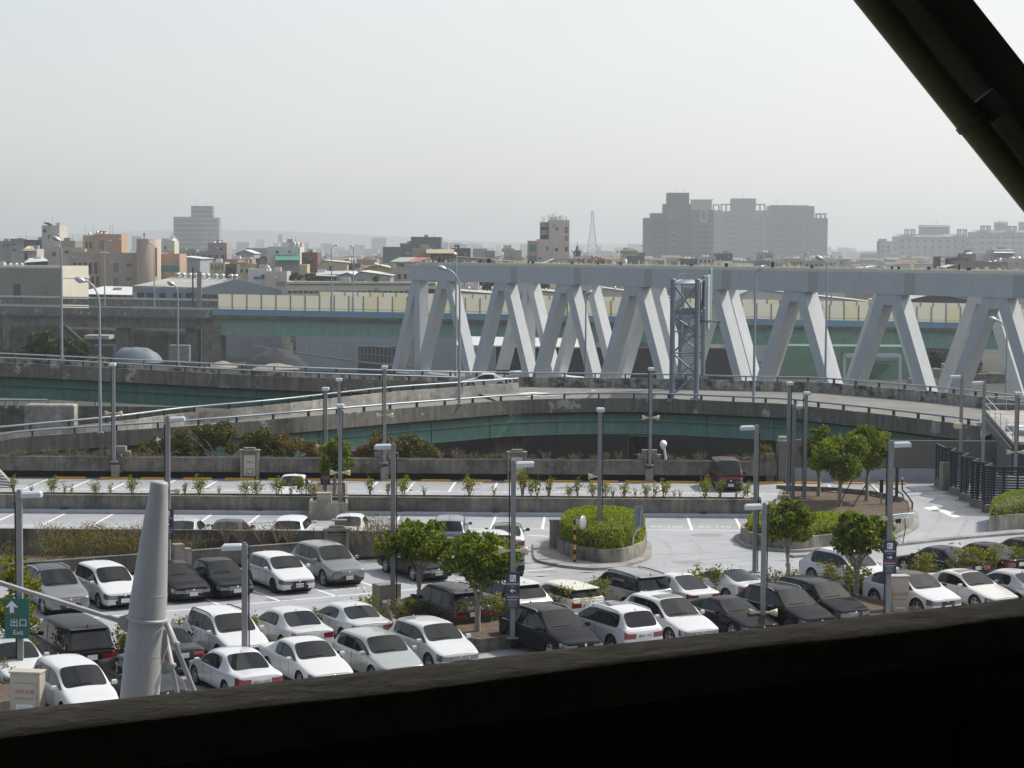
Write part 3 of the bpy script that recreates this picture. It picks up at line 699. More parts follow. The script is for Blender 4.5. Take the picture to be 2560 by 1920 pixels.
# ================================================================ steel truss bridge
m_truss = mat('white_steel_paint', (.58, .605, .62), .45, var=.05, scale=.4, streak=.06)
m_rib = mat('splice_plate', (.46, .465, .46), .6)
Yt0 = 291.0; iy = lambda px: 1 / 291.0 + (px - 1060) * (1 / 199.3 - 1 / 291.0) / 1440
def tp(px):
    Y = 1 / iy(px); return Vector(((px - 1280) / F * Y, Y, 0))
T0 = tp(1118); T7 = tp(2496); PV = (T7 - T0) / 7; PL = PV.length; td = PV.normalized(); tn = Vector((-td.y, td.x, 0))   # tn points away
ZT = 15 - 32.5 * 291 / F; CH = 2.3; ZB = -2.6
t = thing('truss_bridge', 'massive pale steel truss bridge of boxy zigzag members behind the ramp', 'bridge', (0, 240, GZ))
def node(k, off): return T0 + PV * k + tn * off
def chord(off, k0, k1, nm):
    mb = MB(); a = node(k0, off); b = node(k1, off)
    mb.bar((a.x, a.y, ZT - CH / 2), (b.x, b.y, ZT - CH / 2), 1.7, CH)
    part('top_chord', mb, [m_truss], t, True)
    mb = MB(); mb.bar((a.x, a.y, ZB - 1.2), (b.x, b.y, ZB - 1.2), 1.9, 2.4); part('bottom_chord', mb, [m_truss], t, True)
def leg(p, q, wd=1.42, dp=1.5):
    mb = MB(); a = Vector(p); b = Vector(q); d = (b - a).normalized()
    hx = td; wdh = wd / max(.3, abs(d.z)) * .96
    vs = []
    for c in (a, b):
        for (i, j) in ((-1, -1), (1, -1), (1, 1), (-1, 1)): vs.append(c + hx * i * wdh / 2 + tn * j * dp / 2)
    mb.add(vs, [(0, 1, 2, 3), (7, 6, 5, 4), (0, 4, 5, 1), (1, 5, 6, 2), (2, 6, 7, 3), (3, 7, 4, 0)])
    part('diagonal', mb, [m_truss], t, True)
def gusset(k, off, down=2.6, half=2.1):
    c = node(k, off); mb = MB()
    for s in (-1, 1):
        o = tn * s * (.84)
        z0 = ZT - CH + .0
        pts = [c + td * -half + o, c + td * half + o]
        q = [(c - td * half + o), (c + td * half + o), (c + td * half * 1.35 + o), (c - td * half * 1.35 + o)]
        zz = [z0 + .02, z0 + .02, z0 - down, z0 - down]
        n = tn * s * .03
        a = [(p.x + n.x, p.y + n.y, z) for p, z in zip(q, zz)]; b = [(p.x - n.x, p.y - n.y, z) for p, z in zip(q, zz)]
        mb.add(a + b, [(0, 1, 2, 3), (7, 6, 5, 4), (0, 4, 5, 1), (1, 5, 6, 2), (2, 6, 7, 3), (3, 7, 4, 0)])
    return mb
ZL = ZT - CH + .3
WF = 13.97
for off, ks, kend in ((0, list(range(0, 10)), 9.4), (WF, list(range(0, 10)), 9.4)):
    k0 = -.62 if off == 0 else -.25
    chord(off, k0, kend, '')
    for k in ks:
        c = node(k, off); l = node(k - .46, off); r_ = node(k + .46, off)
        leg((c.x - td.x * .75, c.y - td.y * .75, ZL), (l.x, l.y, ZB))
        leg((c.x + td.x * .75, c.y + td.y * .75, ZL), (r_.x, r_.y, ZB))
        # web between the two legs just under the chord
        mb = MB(); zt_ = ZT - CH + .01; zb_ = zt_ - 1.5
        q = [c - td * 1.6, c + td * 1.6]; 
        vs = []
        for s in (-.78, .78):
            o = tn * s; vs += [(c.x - td.x * 1.55 + o.x, c.y - td.y * 1.55 + o.y, zt_), (c.x + td.x * 1.55 + o.x, c.y + td.y * 1.55 + o.y, zt_), (c.x + td.x * .5 + o.x, c.y + td.y * .5 + o.y, zb_ + .35), (c.x - td.x * .5 + o.x, c.y - td.y * .5 + o.y, zb_ + .35)]
        mb.add(vs, [(0, 1, 2, 3), (7, 6, 5, 4), (1, 5, 6, 2), (3, 2, 6, 7), (0, 3, 7, 4)]); part('gusset', mb, [m_truss], t, True)
        if 0 < k:
            mb = MB(); c2 = node(k + .22, off); 
            mb.bar(c2 - td * .75 + Vector((0, 0, ZT - CH / 2)), c2 + td * .75 + Vector((0, 0, ZT - CH / 2)), 1.76, CH * .96); part('splice_plate', mb, [m_rib], t, True)
# end portals
c = node(-.5, 0); leg((c.x, c.y, ZL), (c.x + td.x * .4, c.y + td.y * .4, ZB), 1.6); l = node(-.93, 0); leg((c.x - td.x * .4, c.y - td.y * .4, ZL), (l.x, l.y, ZB))
c = node(0, WF); leg((c.x, c.y, ZL), (c.x, c.y, ZB), 1.5)
# deck, top walkway and cross beams
mb = MB(); a = node(-1.2, WF / 2); b = node(9.6, WF / 2); mb.bar((a.x, a.y, ZB - 1.2), (b.x, b.y, ZB - 1.2), WF - 2.2, 1.2); part('track_deck', mb, [m_conc], t, True)
for k in range(0, 10):
    mb = MB(); a = node(k, .86); b = node(k, WF - .86); mb.bar((a.x, a.y, ZT - 1.0), (b.x, b.y, ZT - 1.0), 1.2, 1.1); part('cross_beam', mb, [m_truss], t, True)
mb = MB()
for off in (.0, WF):
    a = node(-.55, off); b = node(9.3, off); mb.bar((a.x, a.y, ZT + .18), (b.x, b.y, ZT + .18), .9, .34)
part('walkway', mb, [m_cream], t, True)
rnd = random.Random(3); mb = MB(); mb2 = MB()
for i in range(110):
    k = -.5 + i * .09; c = node(k, rnd.uniform(-.4, .4)); h = rnd.choice((.3, .4, .6, .25))
    (mb if rnd.random() < .8 else mb2).box((c.x, c.y, ZT + .36 + h / 2), (rnd.uniform(.12, .4), .3, h))
part('rail_fixtures', mb, [m_cream], t, True); part('rail_fixtures', mb2, [m_dark], t, True)
for k in (-.5, 3, 6.5, 9.3):
    for off in (0, WF):
        c = node(k, off); mb = MB(); mb.box((c.x, c.y, (ZB - 2.4 + GZ) / 2), (2.4, 2.4, ZB - 2.4 - GZ)); part('pier', mb, [m_conc_l], t, True)

# ================================================================ sign gantry over the ramp
m_gan = mat('gantry_steel', (.21, .245, .285), .5, .2, var=.06)
t = thing('sign_gantry', 'tubular lattice sign gantry standing across the ramp, seen from its side', 'gantry', tuple(Q(1708, 1000, 140.6)))
YN, YFAR = 140.6, 161
n1, n2, f1, f2 = Q(1679, 1001, YN), Q(1740, 1001, YN), Q(1700, 945, YFAR), Q(1757, 945, YFAR)
zt = Q(1700, 702, YN).z
for b in (n1, n2, f1, f2):
    mb = MB(); mb.tube([b - Vector((0, 0, .1)), (b.x, b.y, zt)], .22, 10); mb.lathe([(.26, 0), (.26, .12), (0, .2)], 10, c=(b.x, b.y, zt)); mb.box((b.x, b.y, b.z + .05), (.9, .9, .3)); part('leg', mb, [m_gan], t, True)
mb = MB()
def lat(mb, A, B, z0, z1, step, r=.09):
    z = z0; s = 0
    while z < z1 - .2:
        e = min(z + step, z1); p, q = (A, B) if s % 2 == 0 else (B, A)
        mb.tube([(p.x, p.y, z), (q.x, q.y, e)], r, 6); mb.tube([(A.x, A.y, e), (B.x, B.y, e)], r * .8, 6); z = e; s += 1
for A, B in ((n1, n2), (f1, f2)): mb = MB(); lat(mb, A, B, A.z + .4, zt - 2.9, 1.75); part('bracing', mb, [m_gan], t, True)
mb = MB(); zs = (zt - .25, zt - 2.9)
for A, B in ((n1, f1), (n2, f2)):
    for z in zs: mb.tube([(A.x, A.y, z), (B.x, B.y, z)], .14, 8)
    N = 11
    for i in range(N):
        p = A.lerp(B, i / N); q = A.lerp(B, (i + 1) / N); z0, z1 = (zs if i % 2 == 0 else zs[::-1]); mb.tube([(p.x, p.y, z0), (q.x, q.y, z1)], .07, 6); mb.tube([(q.x, q.y, zs[0]), (q.x, q.y, zs[1])], .05, 6)
for i in range(12):
    p = n1.lerp(f1, i / 11); q = n2.lerp(f2, i / 11); 
    for z in zs: mb.tube([(p.x, p.y, z), (q.x, q.y, z)], .06, 6)
    if i < 11:
        q2 = n2.lerp(f2, (i + 1) / 11); mb.tube([(p.x, p.y, zs[0]), (q2.x, q2.y, zs[0])], .06, 6)
for z0, z1 in ((zs[0], zs[1]), (zs[1], zs[0])): mb.tube([(n1.x, n1.y, z0), (n2.x, n2.y, z1)], .09, 6)
part('top_truss', mb, [m_gan], t, True)
mb = MB()
a = n2.lerp(f2, .12); b = n2.lerp(f2, .5); mb.bar((a.x + .75, a.y, zt - 1.9), (b.x + .75, b.y, zt - 1.9), .14, 4.6); part('sign_panel', mb, [m_galv], t, True)
mb = MB(); a = n2.lerp(f2, .58); b = n2.lerp(f2, .92); mb.bar((a.x + .75, a.y, zt - 1.6), (b.x + .75, b.y, zt - 1.6), .14, 5.0); part('sign_panel', mb, [m_green], t, True)
mb = MB(); c0 = Q(1770, 803, YN + 3); 
for i in range(7): mb.box((c0.x, c0.y - 1.6 + i * .55, c0.z), (1.7, .4, .06))
mb.box((c0.x - .8, c0.y, c0.z - .06), (.08, 3.8, .1)); mb.box((c0.x + .8, c0.y, c0.z - .06), (.08, 3.8, .1)); part('service_walkway', mb, [m_dark], t, True)
mb = MB(); c0 = (n1 + f1) / 2; mb.box((c0.x, c0.y - 5, zt + .3), (.6, .8, .5)); part('control_box', mb, [m_galv], t, True)

# ================================================================ motorway viaduct with noise barriers
def translucent(m, f):
    nt = m.node_tree; b = nt.nodes['Principled BSDF']; tr = nt.nodes.new('ShaderNodeBsdfTranslucent'); ms = nt.nodes.new('ShaderNodeMixShader'); ms.inputs[0].default_value = f
    tr.inputs[0].default_value = b.inputs['Base Color'].default_value; nt.links.new(b.outputs[0], ms.inputs[1]); nt.links.new(tr.outputs[0], ms.inputs[2]); nt.links.new(ms.outputs[0], nt.nodes['Material Output'].inputs[0]); return m
m_barr = translucent(mat('noise_barrier', (.68, .66, .55), .5), .5)          # milky sheets with the sun behind them
m_barry = translucent(mat('noise_barrier_yellow', (.66, .62, .42), .5), .5)
m_barrp = mat('barrier_post', (.30, .27, .21), .6)
m_blue = mat('blue_fascia', (.17, .32, .45), .55, var=.1, scale=.3)
YV = 400
def vp(px, dy, Y=YV): return Q(px, 774 + (px - 650) * .01829 + dy, Y)
v0 = vp(545, 0); v1 = vp(2720, 0); vd = (v1 - v0)
t = thing('viaduct', 'long motorway viaduct with cream noise barriers, blue fascia and green girder', 'viaduct', tuple((v0 + v1) / 2))
VX0, VX1 = v0.x, v1.x; vz = lambda x: v0.z + (x - v0.x) * vd.z / vd.x
pm = 40.0 * 0 + 36.4 * YV * KY / F
x = VX0; i = 0; pane = MB(); pany = MB(); post = MB(); pn = 0
me_pan = {}
rnd = random.Random(11)
def barrier(y, x0, x1, pw, z0, h, side):
    xs = []; x = x0; i = 0; post = MB()
    while x < x1:
        yl = rnd.random() < .13
        mb = MB(); a = vz(x) + z0; b = vz(x + pw) + z0
        mb.add([(x + .06, y - .05, a), (x + pw - .06, y - .05, b), (x + pw - .06, y - .05, b + h), (x + .06, y - .05, a + h), (x + .06, y + .05, a), (x + pw - .06, y + .05, b), (x + pw - .06, y + .05, b + h), (x + .06, y + .05, a + h)],
               [(0, 1, 2, 3)])
        part('barrier_panel', mb, [m_barry if yl else m_barr], t, True)
        post.box((x, y - .06, a + h / 2 + .06), (.22, .24, h + .3)); x += pw; i += 1
    post.bar((x0, y - .14, vz(x0) + z0 + .45), (x, y - .14, vz(x) + z0 + .45), .1, .1)
    part('barrier_posts', post, [m_barrp], t, True)
barrier(v0.y, VX0, VX1, pm, 0, 3.45, 0)
barrier(v0.y + 17, VX0 + 22, VX1, pm * .91, .9, 3.2, 1)
mb = MB(); mb.bar((VX0 - 1, v0.y - .1, vz(VX0 - 1) - .72), (VX1, v0.y - .1, vz(VX1) - .72), .5, 1.42); part('fascia', mb, [m_blue], t, True)
mb = MB(); 
for k in range(3): mb.bar((VX0 - 1, v0.y - .37, vz(VX0 - 1) - .3 - .38 * k), (VX1, v0.y - .37, vz(VX1) - .3 - .38 * k), .06, .07)
part('fascia_rib', mb, [m_blue], t, True)
mb = MB(); mb.bar((VX0 - 2, v0.y + 9, vz(VX0 - 2) - 1.75), (VX1, v0.y + 9, vz(VX1) - 1.75), 18.2, .6); mb.bar((VX0 - 2, v0.y - .05, vz(VX0 - 2) - 2.25), (VX1, v0.y - .05, vz(VX1) - 2.25), .25, .12); part('deck_slab', mb, [m_conc], t, True)
mb = MB(); mb.bar((VX0 - 2, v0.y + 1.2, vz(VX0 - 2) - 4.2), (VX1, v0.y + 1.2, vz(VX1) - 4.2), .5, 3.8); mb.bar((VX0 - 2, v0.y + 15, vz(VX0 - 2) - 4.2), (VX1, v0.y + 15, vz(VX1) - 4.2), .5, 3.8)
mb.bar((VX0 - 2, v0.y + 1.0, vz(VX0 - 2) - 6.1), (VX1, v0.y + 1.0, vz(VX1) - 6.1), 1.2, .1); part('girder', mb, [m_green], t, True)
for px in (745, 1095, 1620, 2100, 2600):
    x = (px - 1280) / F * v0.y; mb = MB(); mb.box((x, v0.y + 4, (vz(x) - 6.2 + GZ) / 2), (3.2, 2.6, vz(x) - 6.2 - GZ)); mb.box((x, v0.y + 8, vz(x) - 6.9), (4, 15, 1.4)); part('pier', mb, [m_conc], t, True)
# concrete part of the viaduct on the left
t = thing('concrete_viaduct', 'dark concrete viaduct with steel rails on the far left', 'viaduct', tuple(vp(250, 0)))
xa, xb = vp(-150, 0).x, VX0 - 1.2
def vbar(dy0, dy1, y, th, mm, nm, xe=None):
    mb = MB(); a, b = vp(-150, dy0), vp(-150, dy1); zc = (a.z + b.z) / 2 - v0.z; x_e = xe or xb
    s = lambda x: vz(x) - vz(xa)
    zc = (a.z + b.z) / 2; mb.bar((xa, y, zc), (x_e, y, zc + s(x_e)), th, a.z - b.z); part(nm, mb, [mm], t, True)
vbar(4, 20, v0.y, .5, m_para, 'parapet'); vbar(24, 52, v0.y + 1, .8, m_conc, 'beam'); vbar(20, 24, v0.y + 8, 18, m_conc, 'deck_slab')
vbar(-1.5, 2, v0.y, .25, m_galv, 'rail'); vbar(-19, -15, v0.y + 17, .25, m_galv, 'rail'); vbar(-14, 2, v0.y + 17.4, .4, m_para, 'parapet'); vbar(25, 27.5, v0.y - .1, .3, m_conc_l, 'rail', vp(490, 0).x)
for px in (-60, 110, 300, 475):
    q = vp(px, 50); mb = MB(); mb.box((q.x, q.y + 4, (q.z + GZ) / 2), (3.0, 3, q.z - GZ)); part('pier', mb, [m_conc], t, True)
q = vp(528, 40); mb = MB(); mb.box((q.x, q.y + 5, (q.z + GZ) / 2), (4.2, 9, q.z - GZ)); part('end_pier', mb, [m_conc], t, True)
# ================================================================ the station building the camera stands in
m_int = mat('dark_interior', (.16, .155, .145), .95)
m_sill = mat('sill_concrete', (.43, .35, .24), .95, var=.18, scale=14, col2=(.33, .265, .18), bump=.5)
m_fac = mat('facade_dark', (.05, .05, .048), .9)
zs = CAMZ - .6
fa, fb = G(0, 1776, zs).to_2d(), G(2560, 1493, zs).to_2d()
na, nb = G(0, 1844, zs).to_2d(), G(2560, 1538, zs).to_2d()
fd = (fb - fa).normalized(); fn = Vector((fd.y, -fd.x))        # fn points into the room
wth = ((na - fa).dot(fn) * .5 + (nb - fb).dot(fn) * .5) * 1.06
L0, L1 = fa - fd * 8, fb + fd * 8
W = lambda s, t_, z: (fa.x + fd.x * s + fn.x * t_, fa.y + fd.y * s + fn.y * t_, z)
t = thing('window_parapet', 'dark stone topped concrete parapet crossing the bottom of the view', 'parapet', W(0, 0, zs - 1.1))
mb = MB(); N = 90
rows = []
rnd = random.Random(5)
for j, (tt, zz) in enumerate(((-.0, -.05), (-.0, -.004), (.008, 0), (wth * .3, .0), (wth * .7, 0), (wth - .004, -.0), (wth, -.004), (wth, -.06))):
    r_ = []
    for i in range(N + 1):
        s = -6 + i * 14.0 / N
        jn = mnoise.noise(Vector((s * 5, j * .9, 0))) * .0035
        jt = mnoise.noise(Vector((s * 7, j * 3.1, 4))) * (.006 if j >= 5 else .0015)
        r_.append(W(s, tt + jt, zs + zz + jn))
    rows.append(r_)
mb.grid(rows[::-1], 0, True); part('coping', mb, [m_sill], t, True)
mb = MB(); a, b = W(-6, .01, 0), W(8, .01, 0)
mb.wallseg(b, a, -(wth - .02) if False else (wth - .02), zs - 1.6, zs - .04) if False else None
q = [W(-6, .004, 0), W(8, .004, 0), W(8, wth - .006, 0), W(-6, wth - .006, 0)]; mb.prism([(p[0], p[1]) for p in q], zs - 5, zs - .03); part('wall_body', mb, [m_int], t, True)
mb = MB()
for k in range(-2, 6):
    s0 = .28 + k * .62; q = [W(s0, wth + .002, 0), W(s0 + .57, wth + .002, 0), W(s0 + .57, wth + .02, 0), W(s0, wth + .02, 0)]; mb.prism([(p[0], p[1]) for p in q], zs - 1.05, zs - .16)
part('inner_panel', mb, [mat('inner_panel', (.075, .075, .07), .6)], t, True)
t = thing('station_room', 'dark room and eaves around the camera that shade the parapet', 'building', W(0, 2, 0))
def slab(s0, s1, t0, t1, z0, z1, nm, mm=m_int):
    mb = MB(); q = [W(s0, t0, 0), W(s1, t0, 0), W(s1, t1, 0), W(s0, t1, 0)]; mb.prism([(p[0], p[1]) for p in q], z0, z1); part(nm, mb, [mm], t, True)
slab(-6, 8, wth + .03, 7, CAMZ - 2.1, CAMZ - 1.75, 'floor')
slab(-6, 8, 7, 7.3, CAMZ - 1.7, CAMZ + 3.4, 'back_wall')
slab(-6.3, -6.02, -.2, 7.3, CAMZ - 1.7, CAMZ + 3.4, 'side_wall'); slab(8.02, 8.3, -.2, 7.3, CAMZ - 1.7, CAMZ + 3.4, 'side_wall')
slab(-9, 12, -4.5, 7.3, CAMZ + 3.5, CAMZ + 3.8, 'eaves')
slab(-6, 8, -.1, .3, CAMZ + 2.1, CAMZ + 3.45, 'lintel')
# the long front of the station, dark under its own eaves
t = thing('station_front', 'long shaded front of the station building below and around the camera', 'building', W(0, 1, -5))
slab(-70, 8, .32, 30, -6, CAMZ - 2.2, 'lower_front', m_fac); slab(8, 70, .32, 30, -6, CAMZ - 2.2, 'lower_front', m_fac)
slab(-70, -6.35, .3, 30, CAMZ - 2.2, CAMZ + 12, 'front_wall', m_fac); slab(8.35, 70, .3, 30, CAMZ - 2.2, CAMZ + 12, 'front_wall', m_fac); slab(-6.35, 8.35, 7.35, 30, CAMZ - 2.2, CAMZ + 12, 'upper_front', m_fac); slab(-6.3, 8.3, .25, 7.35, CAMZ + 3.85, CAMZ + 12, 'upper_front', m_fac)
# raking roof strut with its pipe, at the upper right
m_strut = mat('strut_paint', (.30, .30, .27), .6, var=.15, scale=4)
m_pipe = mat('strut_pipe', (.34, .29, .16), .5, var=.2, scale=6)
t = thing('roof_strut', 'dark raking roof strut with a pipe along it at the upper right', 'strut', tuple(P(2450, 200, 4.6)))
def PB(px, py, Y=4.6): return P(px, py, Y)
ea, eb = (2134, 0), (2560, 530); ua, ub = (2437, 0), (2560, 150)
ex = lambda a, b, s: (a[0] + (b[0] - a[0]) * s, a[1] + (b[1] - a[1]) * s)
# pipe (lower left edge) and box beam
d0 = Vector((eb[0] - ea[0], eb[1] - ea[1])).normalized(); nrm = Vector((d0.y, -d0.x))      # towards upper right
def off(p, k): return (p[0] + nrm.x * k, p[1] + nrm.y * k)
s0, s1 = -.9, 1.9
mb = MB(); r = 38 / F * 4.6
mb.tube([PB(*off(ex(ea, eb, s0), 38)), PB(*off(ex(ea, eb, s1), 38))], r, 20); part('pipe', mb, [m_pipe], t, True)
mb = MB()
for s in (.62, -.35, 1.5):
    c = ex(ea, eb, s); mb.tube([PB(*off(ex(ea, eb, s - .012), 38)), PB(*off(ex(ea, eb, s + .012), 38))], r * 1.1, 20)
    c0, c1 = PB(*off(ex(ea, eb, s), 60), 4.62), PB(*off(ex(ea, eb, s), 130), 4.62); mb.bar(c0, c1, .05, .06)
part('pipe_clamp', mb, [m_strut], t, True)
a0 = off(ex(ea, eb, s0), 84); a1 = off(ex(ea, eb, s1), 84)
b0 = off(ex(ea, eb, s0), 232 + 9); b1 = off(ex(ea, eb, s1), 232 - 8)
mb = MB(); n_ = [PB(*a0, 4.75), PB(*a1, 4.75), PB(*b1, 4.75), PB(*b0, 4.75)]; f_ = [PB(*a0, 5.25), PB(*a1, 5.25), PB(*b1, 5.0), PB(*b0, 5.0)]
mb.add(n_ + f_, [(0, 1, 2, 3), (7, 6, 5, 4), (0, 4, 5, 1), (1, 5, 6, 2), (2, 6, 7, 3), (3, 7, 4, 0)]); part('box_beam', mb, [m_strut], t, True)
mb = MB(); c0 = off(ex(ea, eb, s0), 96); c1 = off(ex(ea, eb, s1), 96); mb.bar(PB(*c0, 4.72), PB(*c1, 4.72), .03, .05); part('flange', mb, [m_strut], t, True)

# grey tapering mast with its tie rods, in front of the car park
YM = 40.0; m_mast = mat('mast_paint', (.35, .355, .36), .45, var=.07, scale=2.5, streak=.12)
mt = P(399, 1203, YM); mbm = P(351, 1722, YM); ax = (mt - mbm)
t = thing('cable_mast', 'thick pale grey tapering mast with tie rods rising left of centre', 'mast', tuple(mbm - ax * (mbm.z / ax.z)))
R0, R1 = 93 / F * YM / 2, 46 / F * YM / 2
base = mbm - ax * (mbm.z / ax.z)
pt = lambda py: mbm + ax * ((1722 - py) / 519.0)
rr = lambda py: R0 + (R1 - R0) * max(0, (1500 - py)) / 297.0 * .98 if py < 1500 else R0 * (1 + (py - 1500) * .0004)
mb = MB(); ys = [1203 + 2, 1207, 1216, 1228, 1300, 1400, 1500, 1545, 1546]
path = [pt(1203)] + [pt(y) for y in (1203.6, 1205.5, 1209, 1228, 1300, 1400, 1500, 1543)]
rad = [R1 * .45, R1 * .78, R1 * .92, R1 * .985, R1, rr(1300), rr(1400), rr(1500), rr(1543)]
mb.tube(path, rad, 28); part('upper_tube', mb, [m_mast], t, True)
for ys_, rs_ in (((1541, 1543, 1549, 1551), (R0, R0 * 1.12, R0 * 1.12, R0)), ((1229, 1230, 1231), (R1 * 1.0, R1 * 1.04, R1 * 1.0)), ((1482, 1483, 1484), (rr(1482), rr(1483) * 1.02, rr(1484))), ((1633, 1634, 1635), (R0 * 1.02, R0 * 1.045, R0 * 1.02))): mb = MB(); mb.tube([pt(y) for y in ys_], list(rs_), 28); part('collar', mb, [m_mast], t, True)
mb = MB(); mb.tube([pt(1549), pt(1640), base], [R0 * .99, R0 * 1.03, R0 * 1.25], 28); part('lower_tube', mb, [m_mast], t, True)
mb = MB(); 
pl = [P(388, 1553, YM), P(404, 1556, YM), P(418, 1580, YM), P(421, 1612, YM), P(405, 1660, YM), P(390, 1672, YM), P(378, 1640, YM)]
mb.add([p + Vector((0, -.06, 0)) for p in pl] + [p + Vector((0, .06, 0)) for p in pl], [tuple(range(7)), tuple(reversed(range(7, 14)))] + [(i, i + 7, (i + 1) % 7 + 7, (i + 1) % 7) for i in range(7)]); part('lug_plate', mb, [m_mast], t, True)
mb = MB(); pl = [P(322, 1535, YM), P(300, 1541, YM), P(293, 1553, YM), P(304, 1572, YM), P(318, 1580, YM)]
mb.add([p + Vector((0, -.06, 0)) for p in pl] + [p + Vector((0, .06, 0)) for p in pl], [tuple(range(5)), tuple(reversed(range(5, 10)))] + [(i, i + 5, (i + 1) % 5 + 5, (i + 1) % 5) for i in range(5)]); part('lug_plate', mb, [m_mast], t, True)
rod = .052
mb = MB(); mb.tube([P(-60, 1437, YM - .6), P(0, 1457, YM - .5), P(296, 1551, YM)], rod * 1.0, 10); part('tie_rod', mb, [m_mast], t, True)
mb = MB(); A, B = P(417, 1560, YM - .15), P(540, 1860, YM - 1.2); mb.tube([A, A.lerp(B, .16), A.lerp(B, .165), A.lerp(B, .18), A.lerp(B, .185), B], [rod * 1.3, rod * 1.3, rod * 1.9, rod * 1.9, rod * .95, rod * .95], 10); part('tie_rod', mb, [m_mast], t, True)
mb = MB(); A, B = P(412, 1585, YM + .25), P(470, 1860, YM - .5); mb.tube([A, A.lerp(B, .27), A.lerp(B, .28), A.lerp(B, .3), A.lerp(B, .31), B], [rod * 1.2, rod * 1.2, rod * 1.9, rod * 1.9, rod * .95, rod * .95], 10); part('tie_rod', mb, [m_mast], t, True)
# ================================================================ the town behind the viaduct
def wm(name, c, **k): return mat(name, c, k.pop('rough', .85), var=k.pop('var', .07), scale=.25, streak=k.pop('streak', .12), **k)
c_grey = wm('render_grey', (.24, .225, .195)); c_cream = wm('render_cream', (.60, .575, .47)); c_white = wm('render_white', (.62, .62, .61)); c_salmon = wm('render_salmon', (.45, .345, .275))
c_orange = wm('render_orange', (.46, .315, .22)); c_mauve = wm('render_mauve', (.34, .285, .28)); c_steel = wm('sheet_blue_grey', (.30, .335, .37)); c_sheet = wm('sheet_pale', (.56, .58, .58))
c_yel = wm('render_yellow', (.55, .48, .30)); c_red = wm('render_brick_red', (.20, .095, .08)); c_tan = wm('sheet_tan', (.40, .31, .22)); c_brown = wm('sheet_rust', (.26, .15, .10))
c_olive = wm('render_olive', (.12, .115, .085)); c_dgreen = wm('tile_dark_green', (.085, .115, .12)); c_pink = wm('render_pinkish', (.50, .44, .41)); c_beige = wm('render_beige', (.52, .475, .44))
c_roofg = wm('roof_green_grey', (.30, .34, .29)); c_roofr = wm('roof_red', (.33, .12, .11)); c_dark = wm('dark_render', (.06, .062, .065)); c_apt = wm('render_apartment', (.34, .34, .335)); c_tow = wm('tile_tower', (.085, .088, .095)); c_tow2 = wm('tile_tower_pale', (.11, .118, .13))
c_teal = mat('teal_glass', (.06, .20, .19), .2); c_win = mat('window_glass', (.035, .045, .05), .15, spec=.6); c_winl = mat('window_glass_pale', (.14, .19, .20), .2); c_tank = mat('steel_tank', (.62, .63, .64), .3, .6)
c_land = wm('sheet_roof_grey', (.42, .44, .45)); c_frontsh = wm('render_front_shade', (.25, .24, .215))  # last one: shade on the cream block's front, put into a grey colour
def bandmat(name, c1, c2, per, frac=.35):          # storey bands running round a tower
    m = bpy.data.materials.new(name); m.use_nodes = True; nt = m.node_tree; b = nt.nodes['Principled BSDF']; b.inputs['Roughness'].default_value = .7
    ge = nt.nodes.new('ShaderNodeNewGeometry'); sx = nt.nodes.new('ShaderNodeSeparateXYZ'); nt.links.new(ge.outputs['Position'], sx.inputs[0])
    d = nt.nodes.new('ShaderNodeMath'); d.operation = 'DIVIDE'; d.inputs[1].default_value = per; nt.links.new(sx.outputs[2], d.inputs[0])
    f = nt.nodes.new('ShaderNodeMath'); f.operation = 'FRACT'; nt.links.new(d.outputs[0], f.inputs[0])
    l = nt.nodes.new('ShaderNodeMath'); l.operation = 'LESS_THAN'; l.inputs[1].default_value = frac; nt.links.new(f.outputs[0], l.inputs[0])
    mx = nt.nodes.new('ShaderNodeMix'); mx.data_type = 'RGBA'; mx.inputs['A'].default_value = (*c1, 1); mx.inputs['B'].default_value = (*c2, 1)
    nt.links.new(l.outputs[0], mx.inputs['Factor']); nt.links.new(mx.outputs['Result'], b.inputs['Base Color']); return m
KX = lambda y: y
def foot(x0, x1, y, dep, side=None):
    a, b = P(x0, 640, y), P(x1, 640, y)
    if side: c = P(side[0], 640, y + side[1]); d = c - b
    else: d = Vector((0.0, dep, 0))
    return [Vector((p.x, p.y)) for p in (a, b, b + d, a + d)]
